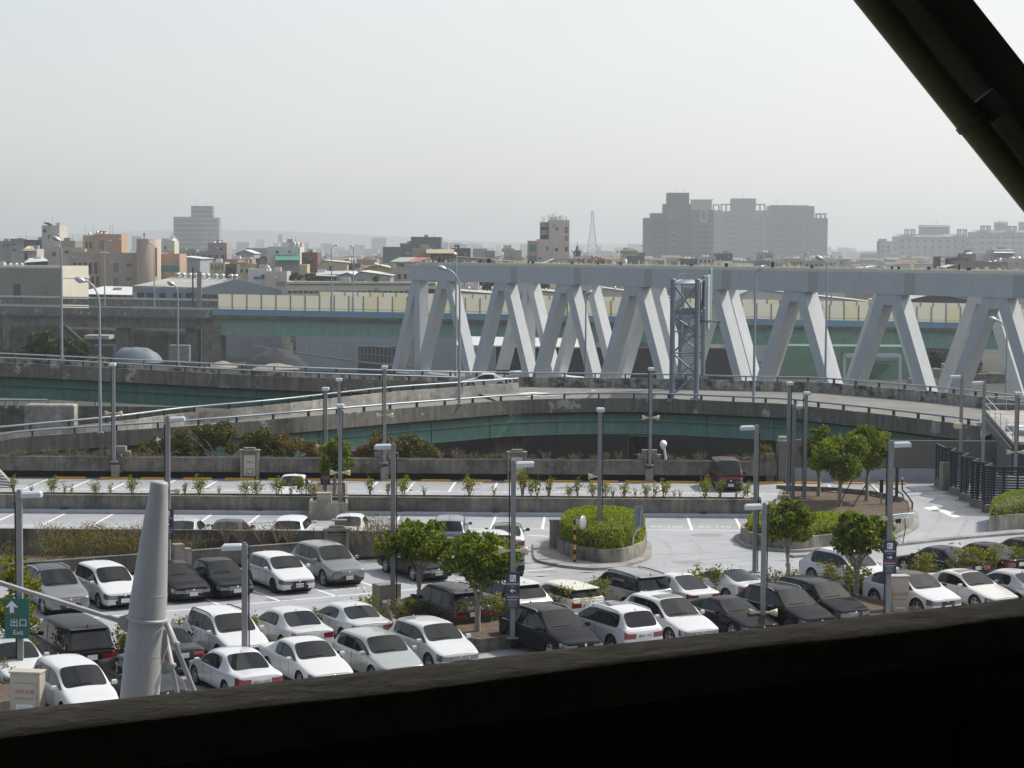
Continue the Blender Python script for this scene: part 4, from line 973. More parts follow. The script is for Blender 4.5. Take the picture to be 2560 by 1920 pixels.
def bld(label, blocks, name='town_building', cat='building', wins=(), roofs=(), tanks=(), masts=(), cname='wall'):
    """blocks: (x0,x1,ytop,Y,depth,mat[,side(px,dy)]) in picture columns; each block stands on the ground"""
    b0 = blocks[0]; o = P((b0[0] + b0[1]) / 2, b0[2], b0[3]); t = thing(name, label, cat, (o.x, o.y, GZ))
    for bl in blocks:
        x0, x1, yt, y, dep, mm = bl[:6]; side = bl[6] if len(bl) > 6 else None; q = foot(x0, x1, y, dep, side)
        z = P((x0 + x1) / 2, yt, y).z; mb = MB(); mb.prism(q, GZ, z, 0)
        if (x1 - x0) * y / F > 3 and dep > 1:      # parapet lip
            i_ = inset(q, .25); mb.prism(i_, z, z - .0 + .01, 0)
            for i in range(4): mb.wallseg(q[i], q[(i + 1) % 4], .22, z, z + .5, off=.02)
        part(cname, mb, [mm], t, True)
    rc = random.Random(int(b0[0] * 7 + b0[2]))
    for bl in blocks[:2]:                      # stair huts and air conditioners
        x0, x1, yt, y, dep = bl[:5]
        if y < 950 and (x1 - x0) * y / F > 4 and dep > 5:
            z = P((x0 + x1) / 2, yt, y).z; u = rc.uniform(.2, .8); xx = P(x0 + (x1 - x0) * u, 640, y).x
            mb = MB(); mb.box((xx, y + dep * .5, z + .8), (rc.uniform(1.6, 2.6), 2.2, 1.6)); part('stair_hut', mb, [rc.choice((c_apt, c_white, bl[5]))], t, True)
            for k in range(rc.randint(1, 3)):
                px_ = x0 + (x1 - x0) * rc.uniform(.06, .94); q = P(px_, yt + rc.uniform(6, 22), y - .2); mb = MB(); mb.box((0, 0, 0), (.9, .4, .6)); p = part('air_conditioner', mb, [rc.choice((c_apt, c_white))], t); p.location = q - t.location
            if rc.random() < .6: mb = MB(); xx = P(x0 + (x1 - x0) * rc.random(), 640, y).x; mb.tube([(xx, y + 1, z), (xx, y + 1, z + rc.uniform(1.5, 3.5))], .07, 5); part('antenna', mb, [m_pole], t, True)
    bm = {}
    for w_ in wins:
        x0, x1, nx, y0, y1, ny, fx, fy, y = w_[:9]; mm = w_[9] if len(w_) > 9 else c_win
        for i in range(nx):
            for j in range(ny):
                cx = x0 + (x1 - x0) * (i + .5) / nx; cy = y0 + (y1 - y0) * (j + .5) / ny; wx = (x1 - x0) / nx * fx * y / F; wy = (y1 - y0) / ny * fy * y / F
                c = P(cx, cy, y - .04); key = (round(wx, 3), round(wy, 3), mm.name)
                if key not in bm: k = MB(); k.box((0, 0, 0), (wx, .12, wy)); bm[key] = k.mesh('window', [mm])
                p = part('window', bm[key], None, t); p.location = c - t.location
    for r_ in roofs: roof(t, *r_)
    for (x, yt, yb, y, rpx) in tanks:
        c = P(x, yb, y); h = (yb - yt) * y / F; r = rpx * y / F; mb = MB(); mb.lathe([(r, 0), (r, h * .8), (r * .7, h * .95), (0, h)], 10, c=c); part('water_tank', mb, [c_tank], t, True)
    for (x, yt, yb, y) in masts:
        mb = MB(); mb.tube([P(x, yb, y), P(x, yt, y)], max(.05, .35 * y / F), 5); part('antenna', mb, [m_pole], t, True)
    return t
def roof(t, kind, pts, mm, nm='roof', th=.15):
    """pts: (px,py,Y) corners of a roof face"""
    v = [P(*p) for p in pts]; mb = MB(); n = len(v)
    mb.add(v + [p - Vector((0, 0, th)) for p in v], [tuple(range(n)), tuple(reversed(range(n, 2 * n)))] + [(i, i + n, (i + 1) % n + n, (i + 1) % n) for i in range(n)])
    part(nm, mb, [mm], t, True)
def gable(label, x0, xr, x1, yr, ye, y, dep, wall, roofm, wins=(), y2=None, name='shed', vents=(), tanks=()):
    """gable end facing the camera: eaves (x0,ye) (x1,y2 or ye), ridge (xr,yr)"""
    y2 = y2 or ye; a, r, b = P(x0, ye, y), P(xr, yr, y), P(x1, y2, y); t = thing(name, label, 'building', (r.x, r.y, GZ)); D = Vector((0, dep, 0))
    mb = MB(); lo = [Vector((p.x, p.y, GZ)) for p in (a, b)]
    f = [lo[0], lo[1], b, r, a]; mb.add(f + [p + D for p in f], [(0, 1, 2, 3, 4), (9, 8, 7, 6, 5), (1, 6, 7, 2), (0, 4, 9, 5)]); part('wall', mb, [wall], t, True)
    up = Vector((0, 0, .12)); fr = Vector((0, -.5, 0))
    for p, q in ((a, r), (r, b)):
        e = (p - q).normalized() * .5
        p2, q2 = (p + e * 1, q) if p is a else (p, q - e * 1)
        v = [p2 + up + fr, q2 + up + fr, q2 + up + D, p2 + up + D]; mb = MB(); mb.add(v + [k + Vector((0, 0, .14)) for k in v], [(3, 2, 1, 0), (4, 5, 6, 7), (0, 1, 5, 4), (1, 2, 6, 5), (2, 3, 7, 6), (3, 0, 4, 7)]); part('roof', mb, [roofm], t, True)
    bm = {}
    for w_ in wins:
        wx0, wx1, nx, y0, y1, ny, fx, fy = w_[:8]; mm = w_[8] if len(w_) > 8 else c_win
        for i in range(nx):
            for j in range(ny):
                cx = wx0 + (wx1 - wx0) * (i + .5) / nx; cy = y0 + (y1 - y0) * (j + .5) / ny; k = MB(); k.box((0, 0, 0), ((wx1 - wx0) / nx * fx * y / F, .12, (y1 - y0) / ny * fy * y / F)); p = part('window', k, [mm], t); p.location = P(cx, cy, y - .04) - t.location
    for (x, yt, yb, yy, rpx) in tanks:
        c = P(x, yb, yy); h = (yb - yt) * yy / F; rr_ = rpx * yy / F; mb = MB(); mb.lathe([(rr_ * .6, 0), (rr_ * .6, h * .5), (rr_, h * .5), (rr_ * .8, h * .85), (0, h)], 10, c=c); part('roof_vent', mb, [c_tank], t, True)
    return t
V = lambda x0, x1, y, n, Y, r=3.2, h=9: [(x0 + (x1 - x0) * (i + .5) / n, y - h, y + 2, Y, r) for i in range(n)]

# -- left
bld('low cream block, its front coloured grey for shade, with a bright end wall at the far left behind the viaduct', [(-90, 155, 669, 540, 10, c_cream, (221, 22)), (-90, 155, 670, 539.3, .6, c_frontsh)], wins=[(34, 51, 1, 711, 745, 1, 1, 1, 539.2), (112, 122, 1, 712, 742, 1, .8, 1, 539.2, c_grey)],
    roofs=[('f', [(155, 690, 539.6), (224, 690, 562), (224, 694, 562), (155, 694, 539.6)], c_cream, 'cornice')], tanks=V(5, 62, 668, 4, 548, 4, 11))
bld('pale blue grey flat roofed block with three dark windows at the left edge', [(-60, 26, 605, 900, 20, c_apt), (26, 66, 600, 895, 20, c_apt)], wins=[(30, 40, 1, 605, 632, 2, .8, .5, 895), (5, 24, 2, 610, 620, 1, .5, .6, 900)], roofs=[('f', [(8, 596, 890), (64, 594, 890), (64, 592, 900), (8, 594, 900)], c_pink, 'canopy')])
bld('dark green grey block with a planted roof behind the small hipped house', [(60, 124, 603, 760, 16, c_dgreen)], wins=[(66, 118, 3, 618, 640, 1, .3, .5, 760)])
bld('stair tower with a tilted dark canopy rising over the left houses', [(105, 149, 567, 740, 14, c_beige), (149, 188, 605, 742, 14, c_grey), (128, 206, 622, 728, 12, c_pink)], wins=[(108, 116, 1, 572, 582, 1, .8, .8, 740), (118, 126, 1, 588, 598, 1, .4, .8, 740), (130, 140, 1, 628, 642, 1, .8, .8, 728), (160, 176, 1, 624, 636, 1, .8, .6, 728)],
    roofs=[('f', [(108, 556, 738), (122, 556, 738), (138, 566, 744), (128, 566, 744)], c_olive, 'canopy')], masts=[(131, 541, 567, 742), (110, 552, 567, 742)])
bld('small pinkish house with a cream hipped roof between the dark block and the vents', [(50, 92, 626, 640, 10, c_pink)], wins=[(61, 69, 1, 632, 648, 1, .8, 1, 640)], roofs=[('h', [(56, 626, 639), (90, 626, 639), (80, 615, 644), (68, 615, 644)], c_yel)])
bld('open shelter with a pale pitched sheet roof above the grey block', [(64, 120, 655, 622, 8, c_dark)], name='roof_shelter', cat='shelter', roofs=[('f', [(60, 656, 619), (122, 652, 619), (112, 645, 626), (75, 645, 626)], c_sheet)])
bld('long salmon school block with dark recessed windows', [(170, 250, 634, 641, 14, c_salmon), (250, 400, 636, 640, 14, c_salmon)],
    wins=[(180, 246, 5, 655, 686, 1, .55, .9, 641), (225, 250, 2, 690, 716, 1, .5, .9, 641), (283, 297, 1, 657, 680, 1, .9, 1, 640, c_winl), (283, 297, 1, 693, 716, 1, .9, 1, 640, c_winl), (316, 329, 1, 659, 666, 1, .9, 1, 640), (350, 363, 1, 659, 666, 1, .9, 1, 640), (316, 329, 1, 694, 701, 1, .9, 1, 640), (350, 363, 1, 694, 701, 1, .9, 1, 640)])
bld('orange rooftop block crowned with aerials and water tanks', [(207, 233, 592, 684, 12, c_yel), (233, 304, 589, 680, 12, c_orange)], wins=[(211, 231, 2, 603, 622, 1, .4, .9, 684), (247, 262, 1, 600, 624, 1, .8, .9, 680, c_winl)], masts=[(213, 563, 590, 684), (233, 563, 590, 684), (276, 562, 590, 684), (281, 562, 590, 684)],
    tanks=[(224, 581, 590, 686, 4), (243, 577, 590, 684, 4), (253, 580, 590, 684, 3), (264, 581, 590, 684, 4), (276, 581, 590, 684, 3)])
t = thing('round_tower', 'round salmon stair tower with a narrow dark slit, lit on its right edge', 'tower', (P(372, 600, 636).x, 636, GZ)); c = P(372, 597, 636); r = 27 / F * 636
mb = MB(); mb.lathe([(r, GZ), (r, c.z), (r * .95, c.z), (r * .95, c.z - .3), (0, c.z - .3)], 28, c=(c.x, c.y + 2, 0), smooth=True); mb.box((P(356, 600, 636).x, c.y + 1, (GZ + c.z) / 2), (28 / F * 636, 3, c.z - GZ)); part('wall', mb, [c_salmon], t, True)
mb = MB(); a_ = R(-38); mb.box((c.x + r * sin(.75), c.y + 2 - r * cos(.75), P(390, 655, 636).z), (.5, .3, 9.0), .75); part('window', mb, [c_win], t, True)
mb = MB(); mb.tube([(c.x - 1.5, c.y, c.z), (c.x - 1.5, c.y, c.z + 1.9)], .14, 5); mb.box((c.x - 1.5, c.y, c.z + 1.3), (.6, .3, .3)); part('antenna', mb, [m_dark], t, True)
bld('orange wing with a teal window band right of the round tower', [(398, 449, 638, 642, 14, c_orange)], wins=[(402, 448, 1, 664, 679, 1, 1, 1, 642, c_teal)])
b_off = bandmat('office_bands', (.10, .11, .14), (.26, .27, .30), 5.9, .26); b_off2 = bandmat('office_bands_lit', (.22, .19, .20), (.40, .40, .41), 5.9, .26)  # second copy paler: sunlight on the right face put into the colour
bld('hazy banded office tower with a smaller top block on the left skyline', [(434, 500, 543, 2500, 22, b_off), (500, 537, 545, 2503, 22, b_off2), (537, 548, 545, 2506, 20, c_mauve), (478, 531, 516, 2515, 16, b_off)], masts=[(493, 497, 516, 2515), (517, 505, 516, 2515)], name='office_tower', cat='tower')
bld('mauve flat roofed block in front of the hazy office tower', [(519, 567, 610, 800, 14, c_mauve), (498, 519, 631, 800, 14, c_mauve)], wins=[(501, 565, 4, 634, 650, 1, .5, .6, 799.8), (550, 558, 1, 618, 625, 1, .6, .8, 800)], tanks=[(535, 604, 611, 804, 5), (549, 602, 611, 804, 4)])
bld('cream walk-up block peeping out between the round tower and the office tower', [(404, 432, 599, 880, 12, c_white), (420, 436, 602, 875, 12, c_cream)], wins=[(408, 416, 1, 616, 622, 1, .6, 1, 880)])
gable('blue grey sheet shed with a pale roof left of the mauve block', 400, 450, 500, 642, 648, 700, 30, c_steel, c_sheet)
bld('cluttered pale terrace of little houses below the office tower', [(440, 470, 628, 900, 10, c_apt), (468, 490, 626, 890, 10, c_grey), (488, 503, 630, 880, 10, c_apt)], wins=[(442, 500, 5, 633, 640, 1, .4, .7, 879)], cat='houses', name='terrace')
# big warehouse
t = thing('warehouse', 'wide pale roofed warehouse with a row of round roof vents behind the viaduct', 'warehouse', (P(500, 700, 520).x, 520, GZ)); yA = 520
a, b, c = P(503, 719, yA), P(595, 697, yA), P(704, 722, yA); d = P(332, 714, yA + 14); e = P(436, 692, yA + 16)
for poly, mm, nm in (([d, a, b, e], c_land if False else wm('warehouse_roof', (.47, .47, .42)), 'roof'), ([b, c, c + (e - b), e], c_sheet, 'roof')):
    mb = MB(); mb.add(poly + [p - Vector((0, 0, .25)) for p in poly], [(0, 1, 2, 3), (7, 6, 5, 4), (0, 4, 5, 1), (1, 5, 6, 2), (2, 6, 7, 3), (3, 7, 4, 0)]); part(nm, mb, [mm], t, True)
gz = lambda p, dz=0: Vector((p.x, p.y, GZ))
mb = MB(); q = Vector((0, 0, .3)); mb.add([gz(a), gz(c), c - q, b - q, a - q], [(0, 1, 2, 3, 4)]); mb.add([gz(d), gz(a), a - q, d - q], [(0, 1, 2, 3)]); part('wall', mb, [c_steel], t, True)
for x0, x1 in ((338, 360), (368, 387), (399, 413), (433, 453), (465, 486)):
    s = lambda x: yA + 14 * (503 - x) / 171 - .15
    k = MB(); p0, p1 = P(x0, 732, s(x0)), P(x1, 732, s(x1)); p2, p3 = P(x1, 743, s(x1)), P(x0, 743, s(x0)); n_ = Vector((-.05, -.15, 0)); k.add([p0, p1, p2, p3, p0 + n_, p1 + n_, p2 + n_, p3 + n_], [(4, 5, 6, 7), (7, 6, 5, 4), (0, 1, 5, 4), (2, 3, 7, 6)]); part('window', k, [c_win], t, True)
for x0, x1 in ((504, 517), (519, 531), (533, 546)):
    k = MB(); k.box((0, 0, 0), ((x1 - x0) * yA / F, .12, 9 * yA / F)); p = part('window', k, [c_win], t); p.location = P((x0 + x1) / 2, 741, yA - .05) - t.location
for x in (445, 459, 476, 490, 507, 521, 541, 557, 578, 589):
    f_ = (x - 436) / 159; c0 = e.lerp(b, f_) ; mb = MB(); mb.lathe([(.45, -.3), (.45, .5), (.72, .5), (.66, .95), (.3, 1.15), (0, 1.2)], 10, c=c0); part('roof_vent', mb, [c_tank], t, True)
bld('open sided building with a brilliant white canopy roof beside the salmon school', [(222, 331, 735, 512, 6, c_dark)], name='canopy_building', wins=[(280, 330, 3, 737, 746, 1, .85, 1, 512, c_tan)], roofs=[('f', [(221, 735, 509), (331, 737, 509), (331, 717, 516), (262, 715, 518), (221, 724, 514)], c_white)])
bld('tall narrow grey panel tower with a lamp bracket behind the concrete viaduct', [(492, 503, 679, 482, .5, c_grey)], name='panel_tower', cat='tower'); 
mb = MB(); mb.tube([P(482, 765, 481), P(482, 667, 481)], .2, 6); mb.tube([P(482, 675, 481), P(492, 675, 481), P(497, 679, 481)], .1, 6); solo('steel_pole', mb, [m_dark], 'dark steel pole with a bent bracket beside the grey panel tower', 'pole')
bld('yellow cream cottage with dark brown lean-to behind the warehouse vents', [(524, 562, 660, 600, 10, c_yel), (562, 592, 664, 601, 8, c_olive)], wins=[(526, 560, 4, 661, 674, 1, .28, .9, 600), (563, 590, 1, 668, 684, 1, .9, .8, 601)])
bld('patched low shops with a scrap of red roof behind the yellow cottage', [(590, 632, 662, 620, 10, c_yel), (566, 630, 652, 640, 10, c_tan)], roofs=[('f', [(592, 656, 618), (616, 656, 618), (610, 650, 626), (596, 650, 626)], c_roofr)], wins=[(596, 625, 2, 670, 684, 1, .4, .6, 620)])
gable('dark grey gabled workshop left of the green awning house', 626, 661, 690, 642, 655, 650, 24, c_grey, c_dark, wins=[(664, 672, 1, 645, 653, 1, .9, .9, c_dark), (640, 662, 1, 664, 673, 1, .9, .9)])
gable('pale flat workshop with a white sheet roof below the skyline', 590, 612, 634, 626, 634, 790, 20, c_steel, c_white)
bld('hazy long shed on the skyline left of the tanks', [(614, 668, 623, 980, 15, c_steel)])
bld('white house with twin roof tanks and a green awning', [(668, 750, 621, 622, 12, c_white), (706, 754, 610, 628, 10, c_pink)], wins=[(690, 696, 1, 627, 633, 1, 1, 1, 622), (720, 728, 2, 627, 632, 1, .6, 1, 622), (688, 749, 1, 651, 684, 1, 1, 1, 621.5, c_land)], roofs=[('f', [(688, 650, 618), (751, 650, 618), (751, 638, 621.8), (688, 637, 621.8)], mat('green_awning', (.08, .28, .19), .6), 'awning')], tanks=[(737, 606, 620, 627, 4.2), (745, 606, 620, 627, 4.2)], masts=[(739, 590, 620, 627)])
bld('brick red house with a broad dark window right of the green awning', [(754, 794, 635, 600, 12, c_red)], wins=[(760, 783, 1, 646, 657, 1, 1, 1, 600), (777, 790, 1, 670, 681, 1, 1, 1, 600)], roofs=[('f', [(774, 627, 603), (779, 627, 603), (779, 635, 603), (774, 635, 603)], c_grey, 'chimney')])
bld('low pinkish annex with a square window behind the left end of the noise barrier', [(662, 717, 683, 545, 10, c_pink), (620, 668, 676, 550, 10, c_white)], wins=[(690, 713, 1, 704, 715, 1, 1, 1, 545, c_winl), (634, 660, 1, 692, 698, 1, 1, 1, 550)], tanks=[(670, 664, 677, 552, 5), (690, 669, 684, 552, 4), (701, 673, 684, 552, 3)])
bld('little cream outhouse beside the brick red house', [(749, 768, 661, 590, 8, c_yel), (767, 778, 682, 588, 8, c_cream)])
gable('pale yellow gabled house with a white roof end in front of the rust ribbed roof', 795, 806, 868, 652, 668, 580, 22, c_yel, c_white, wins=[(822, 833, 1, 665, 677, 1, .8, 1)], y2=658)
bld('house under a rust striped ribbed roof', [(820, 868, 662, 597, 10, c_yel)], roofs=[('f', [(836, 662, 594), (869, 660, 594), (858, 645, 604), (826, 646, 604)], c_brown)])
bld('olive house with two steel tanks on its roof', [(867, 902, 664, 585, 10, c_olive), (888, 901, 668, 584, 8, c_beige)], tanks=[(874, 646, 659, 588, 3.2), (880, 646, 659, 588, 3), (888, 646, 659, 588, 2.6)], wins=[(869, 888, 1, 665, 676, 1, 1, 1, 584.9), (891, 896, 1, 668, 671, 1, 1, 1, 584)])
bld('long tan sheet building stretching behind the olive house', [(858, 942, 652, 660, 14, c_tan)], roofs=[('f', [(942, 662, 655), (951, 664, 655), (930, 648, 668), (922, 648, 668)], c_white)])
gable('tan gabled shed with a pale edge in front of the long tan building', 915, 946, 978, 664, 672, 590, 20, c_tan, c_yel)
bld('rust roofed lean-to between the olive house and the tan gable', [(900, 948, 674, 596, 8, c_olive)], roofs=[('f', [(901, 676, 593), (948, 670, 593), (940, 662, 603), (905, 664, 603)], c_brown)])
gable('twin grey workshop with a long pale roof, left bay', 842, 869, 888, 683, 690, 545, 30, c_steel, c_sheet, wins=[(860, 880, 2, 700, 708, 1, .3, .8), (832, 842, 1, 695, 703, 1, .8, 1)])
gable('twin grey workshop with a cream roof edge, right bay', 886, 900, 976, 680, 690, 540, 30, c_steel, c_cream, wins=[(893, 912, 2, 698, 704, 1, .4, .9)], y2=690)
bld('low white roofed shed left of the grey workshops', [(782, 848, 690, 556, 20, c_dark)], roofs=[('f', [(780, 688, 553), (848, 691, 553), (890, 676, 570), (800, 678, 570)], c_land)])
t_fac = bld('very long cream factory wall with a strip of windows just above the noise barrier', [(717, 1090, 710, 508, 12, c_cream)], name='factory', wins=[(718, 1090, 28, 727, 733, 1, .78, 1, 508)], roofs=[('f', [(717, 710, 507.7), (1090, 710, 507.7), (1090, 708, 509), (717, 708, 509)], c_dark, 'coping')], cat='factory')
bld('beige apartment block with four dark windows left of the truss end', [(977, 1038, 671, 562, 10, c_beige)], wins=[(977, 1035, 4, 684, 698, 1, .55, .9, 562)], roofs=[('g', [(974, 654, 556), (1018, 654, 556), (1042, 643, 575), (1000, 643, 575)], c_roofg), ('r', [(1018, 654, 556), (1030, 655, 556), (1078, 644, 575), (1046, 643, 575)], c_roofr)], tanks=[(988, 657, 668, 560, 3)])
bld('dark green stepped hall on the skyline left of centre', [(1027, 1102, 595, 905, 20, c_dgreen), (1000, 1027, 611, 903, 20, c_dgreen), (957, 1000, 620, 900, 20, c_dgreen)], wins=[(990, 998, 2, 634, 644, 1, .3, .8, 900, c_winl)], masts=[(1064, 588, 596, 906)], name='hall')
bld('modern tan house with a long flat overhanging roof above the truss end', [(1030, 1075, 624, 640, 10, c_tan), (1075, 1136, 634, 642, 8, c_dark)], roofs=[('f', [(1066, 633, 634), (1137, 633, 634), (1135, 623, 640), (1064, 623, 640)], c_tan)], wins=[(1080, 1130, 5, 638, 652, 1, .6, .8, 642, c_winl)])
bld('low brown block with shrubs on top right of the flat tan roof', [(1128, 1176, 624, 690, 10, c_olive)], tanks=[(1139, 619, 625, 692, 4), (1158, 621, 626, 692, 4)])
bld('pale hazy block with a skeletal roof frame on the skyline', [(1182, 1218, 624, 980, 12, c_apt), (1213, 1237, 630, 820, 10, c_grey)], masts=[(1213, 621, 640, 820), (1233, 624, 640, 820), (1202, 622, 640, 860)])
gable('grey green sheet roof hall just above the truss chord', 1118, 1140, 1242, 643, 652, 640, 20, c_roofg, c_roofg, y2=650)
bld('beige block with a rust red aerial on its roof', [(1254, 1286, 625, 655, 12, c_beige), (1286, 1304, 625, 656, 12, c_cream)], masts=[(1278, 608, 625, 658), (1275, 610, 625, 658)], tanks=[(1256, 632, 648, 640, 3)])
gable('long tan ribbed roof running along above the chord', 1205, 1222, 1372, 652, 662, 600, 30, c_tan, c_tan, y2=660)
gable('pale grey gable end right of the tan ribbed roof', 1358, 1386, 1428, 649, 661, 590, 30, c_beige, c_cream)
bld('stocky beige tower bristling with white phone antennas', [(1372, 1423, 554, 640, 12, c_beige), (1350, 1372, 555, 641.5, 10, c_mauve), (1342, 1372, 602, 639, 10, c_beige), (1319, 1342, 602, 638, 12, c_mauve)], name='antenna_tower', cat='tower',
    wins=[(1389, 1396, 1, 568, 576, 1, 1, 1, 640, c_winl), (1413, 1419, 1, 568, 582, 1, 1, 1, 640), (1413, 1419, 1, 590, 602, 1, 1, 1, 640, c_winl), (1413, 1419, 1, 617, 628, 1, 1, 1, 640), (1388, 1395, 1, 620, 628, 1, 1, 1, 640), (1365, 1371, 1, 616, 626, 1, 1, 1, 639, c_winl), (1347, 1352, 1, 644, 650, 1, 1, 1, 639), (1323, 1341, 1, 613, 628, 1, 1, 1, 638, c_teal), (1323, 1341, 1, 640, 652, 1, 1, 1, 638, c_teal), (1352, 1371, 1, 568, 575, 1, 1, 1, 641.5), (1352, 1371, 1, 588, 600, 1, 1, 1, 641.5)])
ant = bpy.data.objects['antenna_tower']
for x, yt, w_ in ((1355, 540, 1.6), (1360, 542, 1.6), (1370, 537, 1.4), (1374, 537, 1.4), (1381, 533, 2.0), (1385, 533, 1.6), (1390, 530, .7), (1387, 540, 2.2), (1396, 540, 1.4), (1400, 539, 3), (1405, 538, 2.5), (1409, 537, .8), (1413, 541, 1.6), (1416, 542, 1.4)):
    mb = MB(); y_ = 643; p0, p1 = P(x, 555, y_), P(x, yt, y_); mb.box(((p0.x + p1.x) / 2, y_, (p0.z + p1.z) / 2), (w_ * y_ / F, .25, p1.z - p0.z)); part('antenna', mb, [c_white if x % 2 else c_apt], ant, True)
# small pagoda-like tower and a broken roof frame
t = thing('water_tower', 'small dark round water tower with a spike, half hidden by a broken roof frame', 'tower', tuple(P(1443, 650, 760))); c = P(1443, 655, 760); k = 760 / F
mb = MB(); mb.lathe([(9 * k, 0), (9 * k, 14 * k), (11 * k, 20 * k), (11 * k, 24 * k), (3.5 * k, 26 * k), (3.5 * k, 34 * k), (.7 * k, 35 * k), (.5 * k, 46 * k), (0, 46 * k)], 14, c=(0, 0, 0)); part('tank_body', mb, [c_dgreen], t)
mb = MB(); y_ = 610
for a_, b_ in (((1420, 648), (1530, 652)), ((1425, 661), (1446, 646)), ((1446, 646), (1470, 660)), ((1470, 660), (1490, 642)), ((1490, 642), (1512, 660)), ((1500, 645), (1530, 661)), ((1425, 652), (1460, 660)), ((1462, 648), (1480, 660)), ((1480, 640), (1484, 661)), ((1508, 648), (1512, 644)), ((1390, 648), (1440, 650))):
    mb.bar(P(*a_, y_), P(*b_, y_ + 3), .5, .35)
for x in (1428, 1455, 1490, 1528): mb.bar(P(x, 661, y_), (P(x, 661, y_).x, y_, GZ), .5, .5)
solo('roof_frame', mb, [c_brown], 'rusty skeleton of a collapsed roof poking up behind the truss chord', 'roof frame')
bld('low grey sheds under the rusty roof frame', [(1424, 1530, 655, 618, 12, c_grey)], wins=[(1430, 1520, 4, 657, 660, 1, .5, .9, 618)])
t = thing('lattice_pylon', 'slender lattice transmission tower on the skyline right of the antenna tower', 'pylon', tuple(P(1480, 655, 2300))); y_ = 2300; mb = MB()
lv = [(527, 2.0), (534, 2.2), (545, 2.6), (556, 3.4), (570, 4.8), (585, 6.5), (600, 8.6), (615, 10.6), (630, 12.6), (652, 15)]
for (ya, wa), (yb, wb) in zip(lv, lv[1:]):
    for s in (-1, 1):
        for dy in (-1, 1):
            a_, b_ = P(1481 + s * wa, ya, y_), P(1481 + s * wb, yb, y_); a_.y += dy * wa * .3; b_.y += dy * wb * .3; mb.bar(a_, b_, .7, .7)
            c_ = P(1481 - s * wb, yb, y_); c_.y += dy * wb * .3; mb.bar(a_, c_, .35, .35)
    mb.bar(P(1481 - wb, yb, y_), P(1481 + wb, yb, y_), .25, .25)
part('frame', mb, [m_galv], t, True)
bld('cream temple hall with a hipped grey roof and small flags', [(1555, 1593, 628, 900, 12, c_yel), (1570, 1604, 643, 860, 10, c_dgreen)], name='temple_hall', roofs=[('h', [(1552, 628, 897), (1596, 628, 897), (1582, 621, 906), (1566, 621, 906)], c_dgreen)], masts=[(1541, 626, 650, 890), (1551, 626, 650, 890)])
t = bpy.data.objects['temple_hall']
for x, mm in ((1541.5, c_orange), (1551, c_red)):
    mb = MB(); a_ = P(x, 627, 890); mb.box((a_.x + .45, 890, a_.z - .5), (.9, .04, 1.0)); part('flag', mb, [mm], t, True)
bld('low dim block at the foot of the dark towers', [(1590, 1612, 634, 980, 10, c_dgreen)], roofs=[('f', [(1602, 615, 990), (1612, 615, 990), (1612, 613, 992), (1604, 613, 992)], c_dark, 'canopy')])
bld('cream water cabinets and low roofs left of the dark towers', [(1536, 1562, 656, 640, 6, c_apt)], tanks=[(1563, 648, 661, 640, 5), (1537, 655, 661, 640, 3)])
# towers
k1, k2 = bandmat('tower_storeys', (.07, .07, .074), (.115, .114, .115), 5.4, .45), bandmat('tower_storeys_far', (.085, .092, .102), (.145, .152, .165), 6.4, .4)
bld('tallest dark stepped apartment tower with a white framed panel', [(1668, 1721, 483, 2000, 24, c_tow), (1659, 1726, 511, 1997, 26, c_tow), (1627, 1668, 534, 1994, 24, k1), (1610, 1640, 546, 1991, 24, c_tow), (1614, 1627, 556, 1988, 20, k1), (1668, 1742, 528, 1985, 24, k1), (1726, 1783, 526, 1982, 24, k1)], name='apartment_tower', cat='tower',
    wins=[(1672, 1675.5, 1, 545, 655, 1, 1, 1, 1984, c_tow), (1697, 1700.5, 1, 545, 655, 1, 1, 1, 1984, c_tow), (1704, 1707.5, 1, 545, 655, 1, 1, 1, 1984, c_tow), (1722, 1725.5, 1, 545, 655, 1, 1, 1, 1984, c_tow), (1735, 1738.5, 1, 545, 655, 1, 1, 1, 1984, c_tow), (1677, 1690, 1, 574, 650, 5, 1, .12, 1985, c_apt), (1677, 1690, 1, 578, 654, 5, 1, .5, 1985), (1752, 1768, 1, 560, 640, 6, 1, .6, 1982), (1640, 1690, 1, 553, 564, 1, 1, 1, 1985), (1656, 1662, 1, 630, 642, 1, 1, 1, 1994, c_winl), (1630, 1665, 4, 575, 650, 6, .3, .5, 1994)], masts=[(1690, 466, 483, 2000), (1711, 470, 483, 2000)])
tw = bpy.data.objects['apartment_tower']; mb = MB()
for x0, x1, y0, y1 in ((1750, 1755, 522, 556), (1764, 1769, 522, 556), (1755, 1764, 522, 527), (1755, 1764, 549, 556)):
    p0, p1 = P(x0, y1, 1981.5), P(x1, y0, 1981.5); mb.box(((p0.x + p1.x) / 2, 1981.7, (p0.z + p1.z) / 2), (p1.x - p0.x, .5, p1.z - p0.z))
part('white_frame', mb, [c_apt], tw, True)
def open_top(t, x0, x1, yt, yb, y, n, mm):
    mb = MB(); p0, p1 = P(x0, yb, y), P(x1, yt, y); W_ = p1.x - p0.x; mb.box(((p0.x + p1.x) / 2, y + 1, p1.z - .8), (W_, 4, 1.6)); cols = n + 1
    for i in range(cols): mb.box((p0.x + W_ * i / n + (.9 if i == 0 else -.9 if i == n else 0), y + 1, (p0.z + p1.z) / 2), (1.8, 4, p1.z - p0.z - .1))
    part('roof_frame', mb, [mm], t, True)
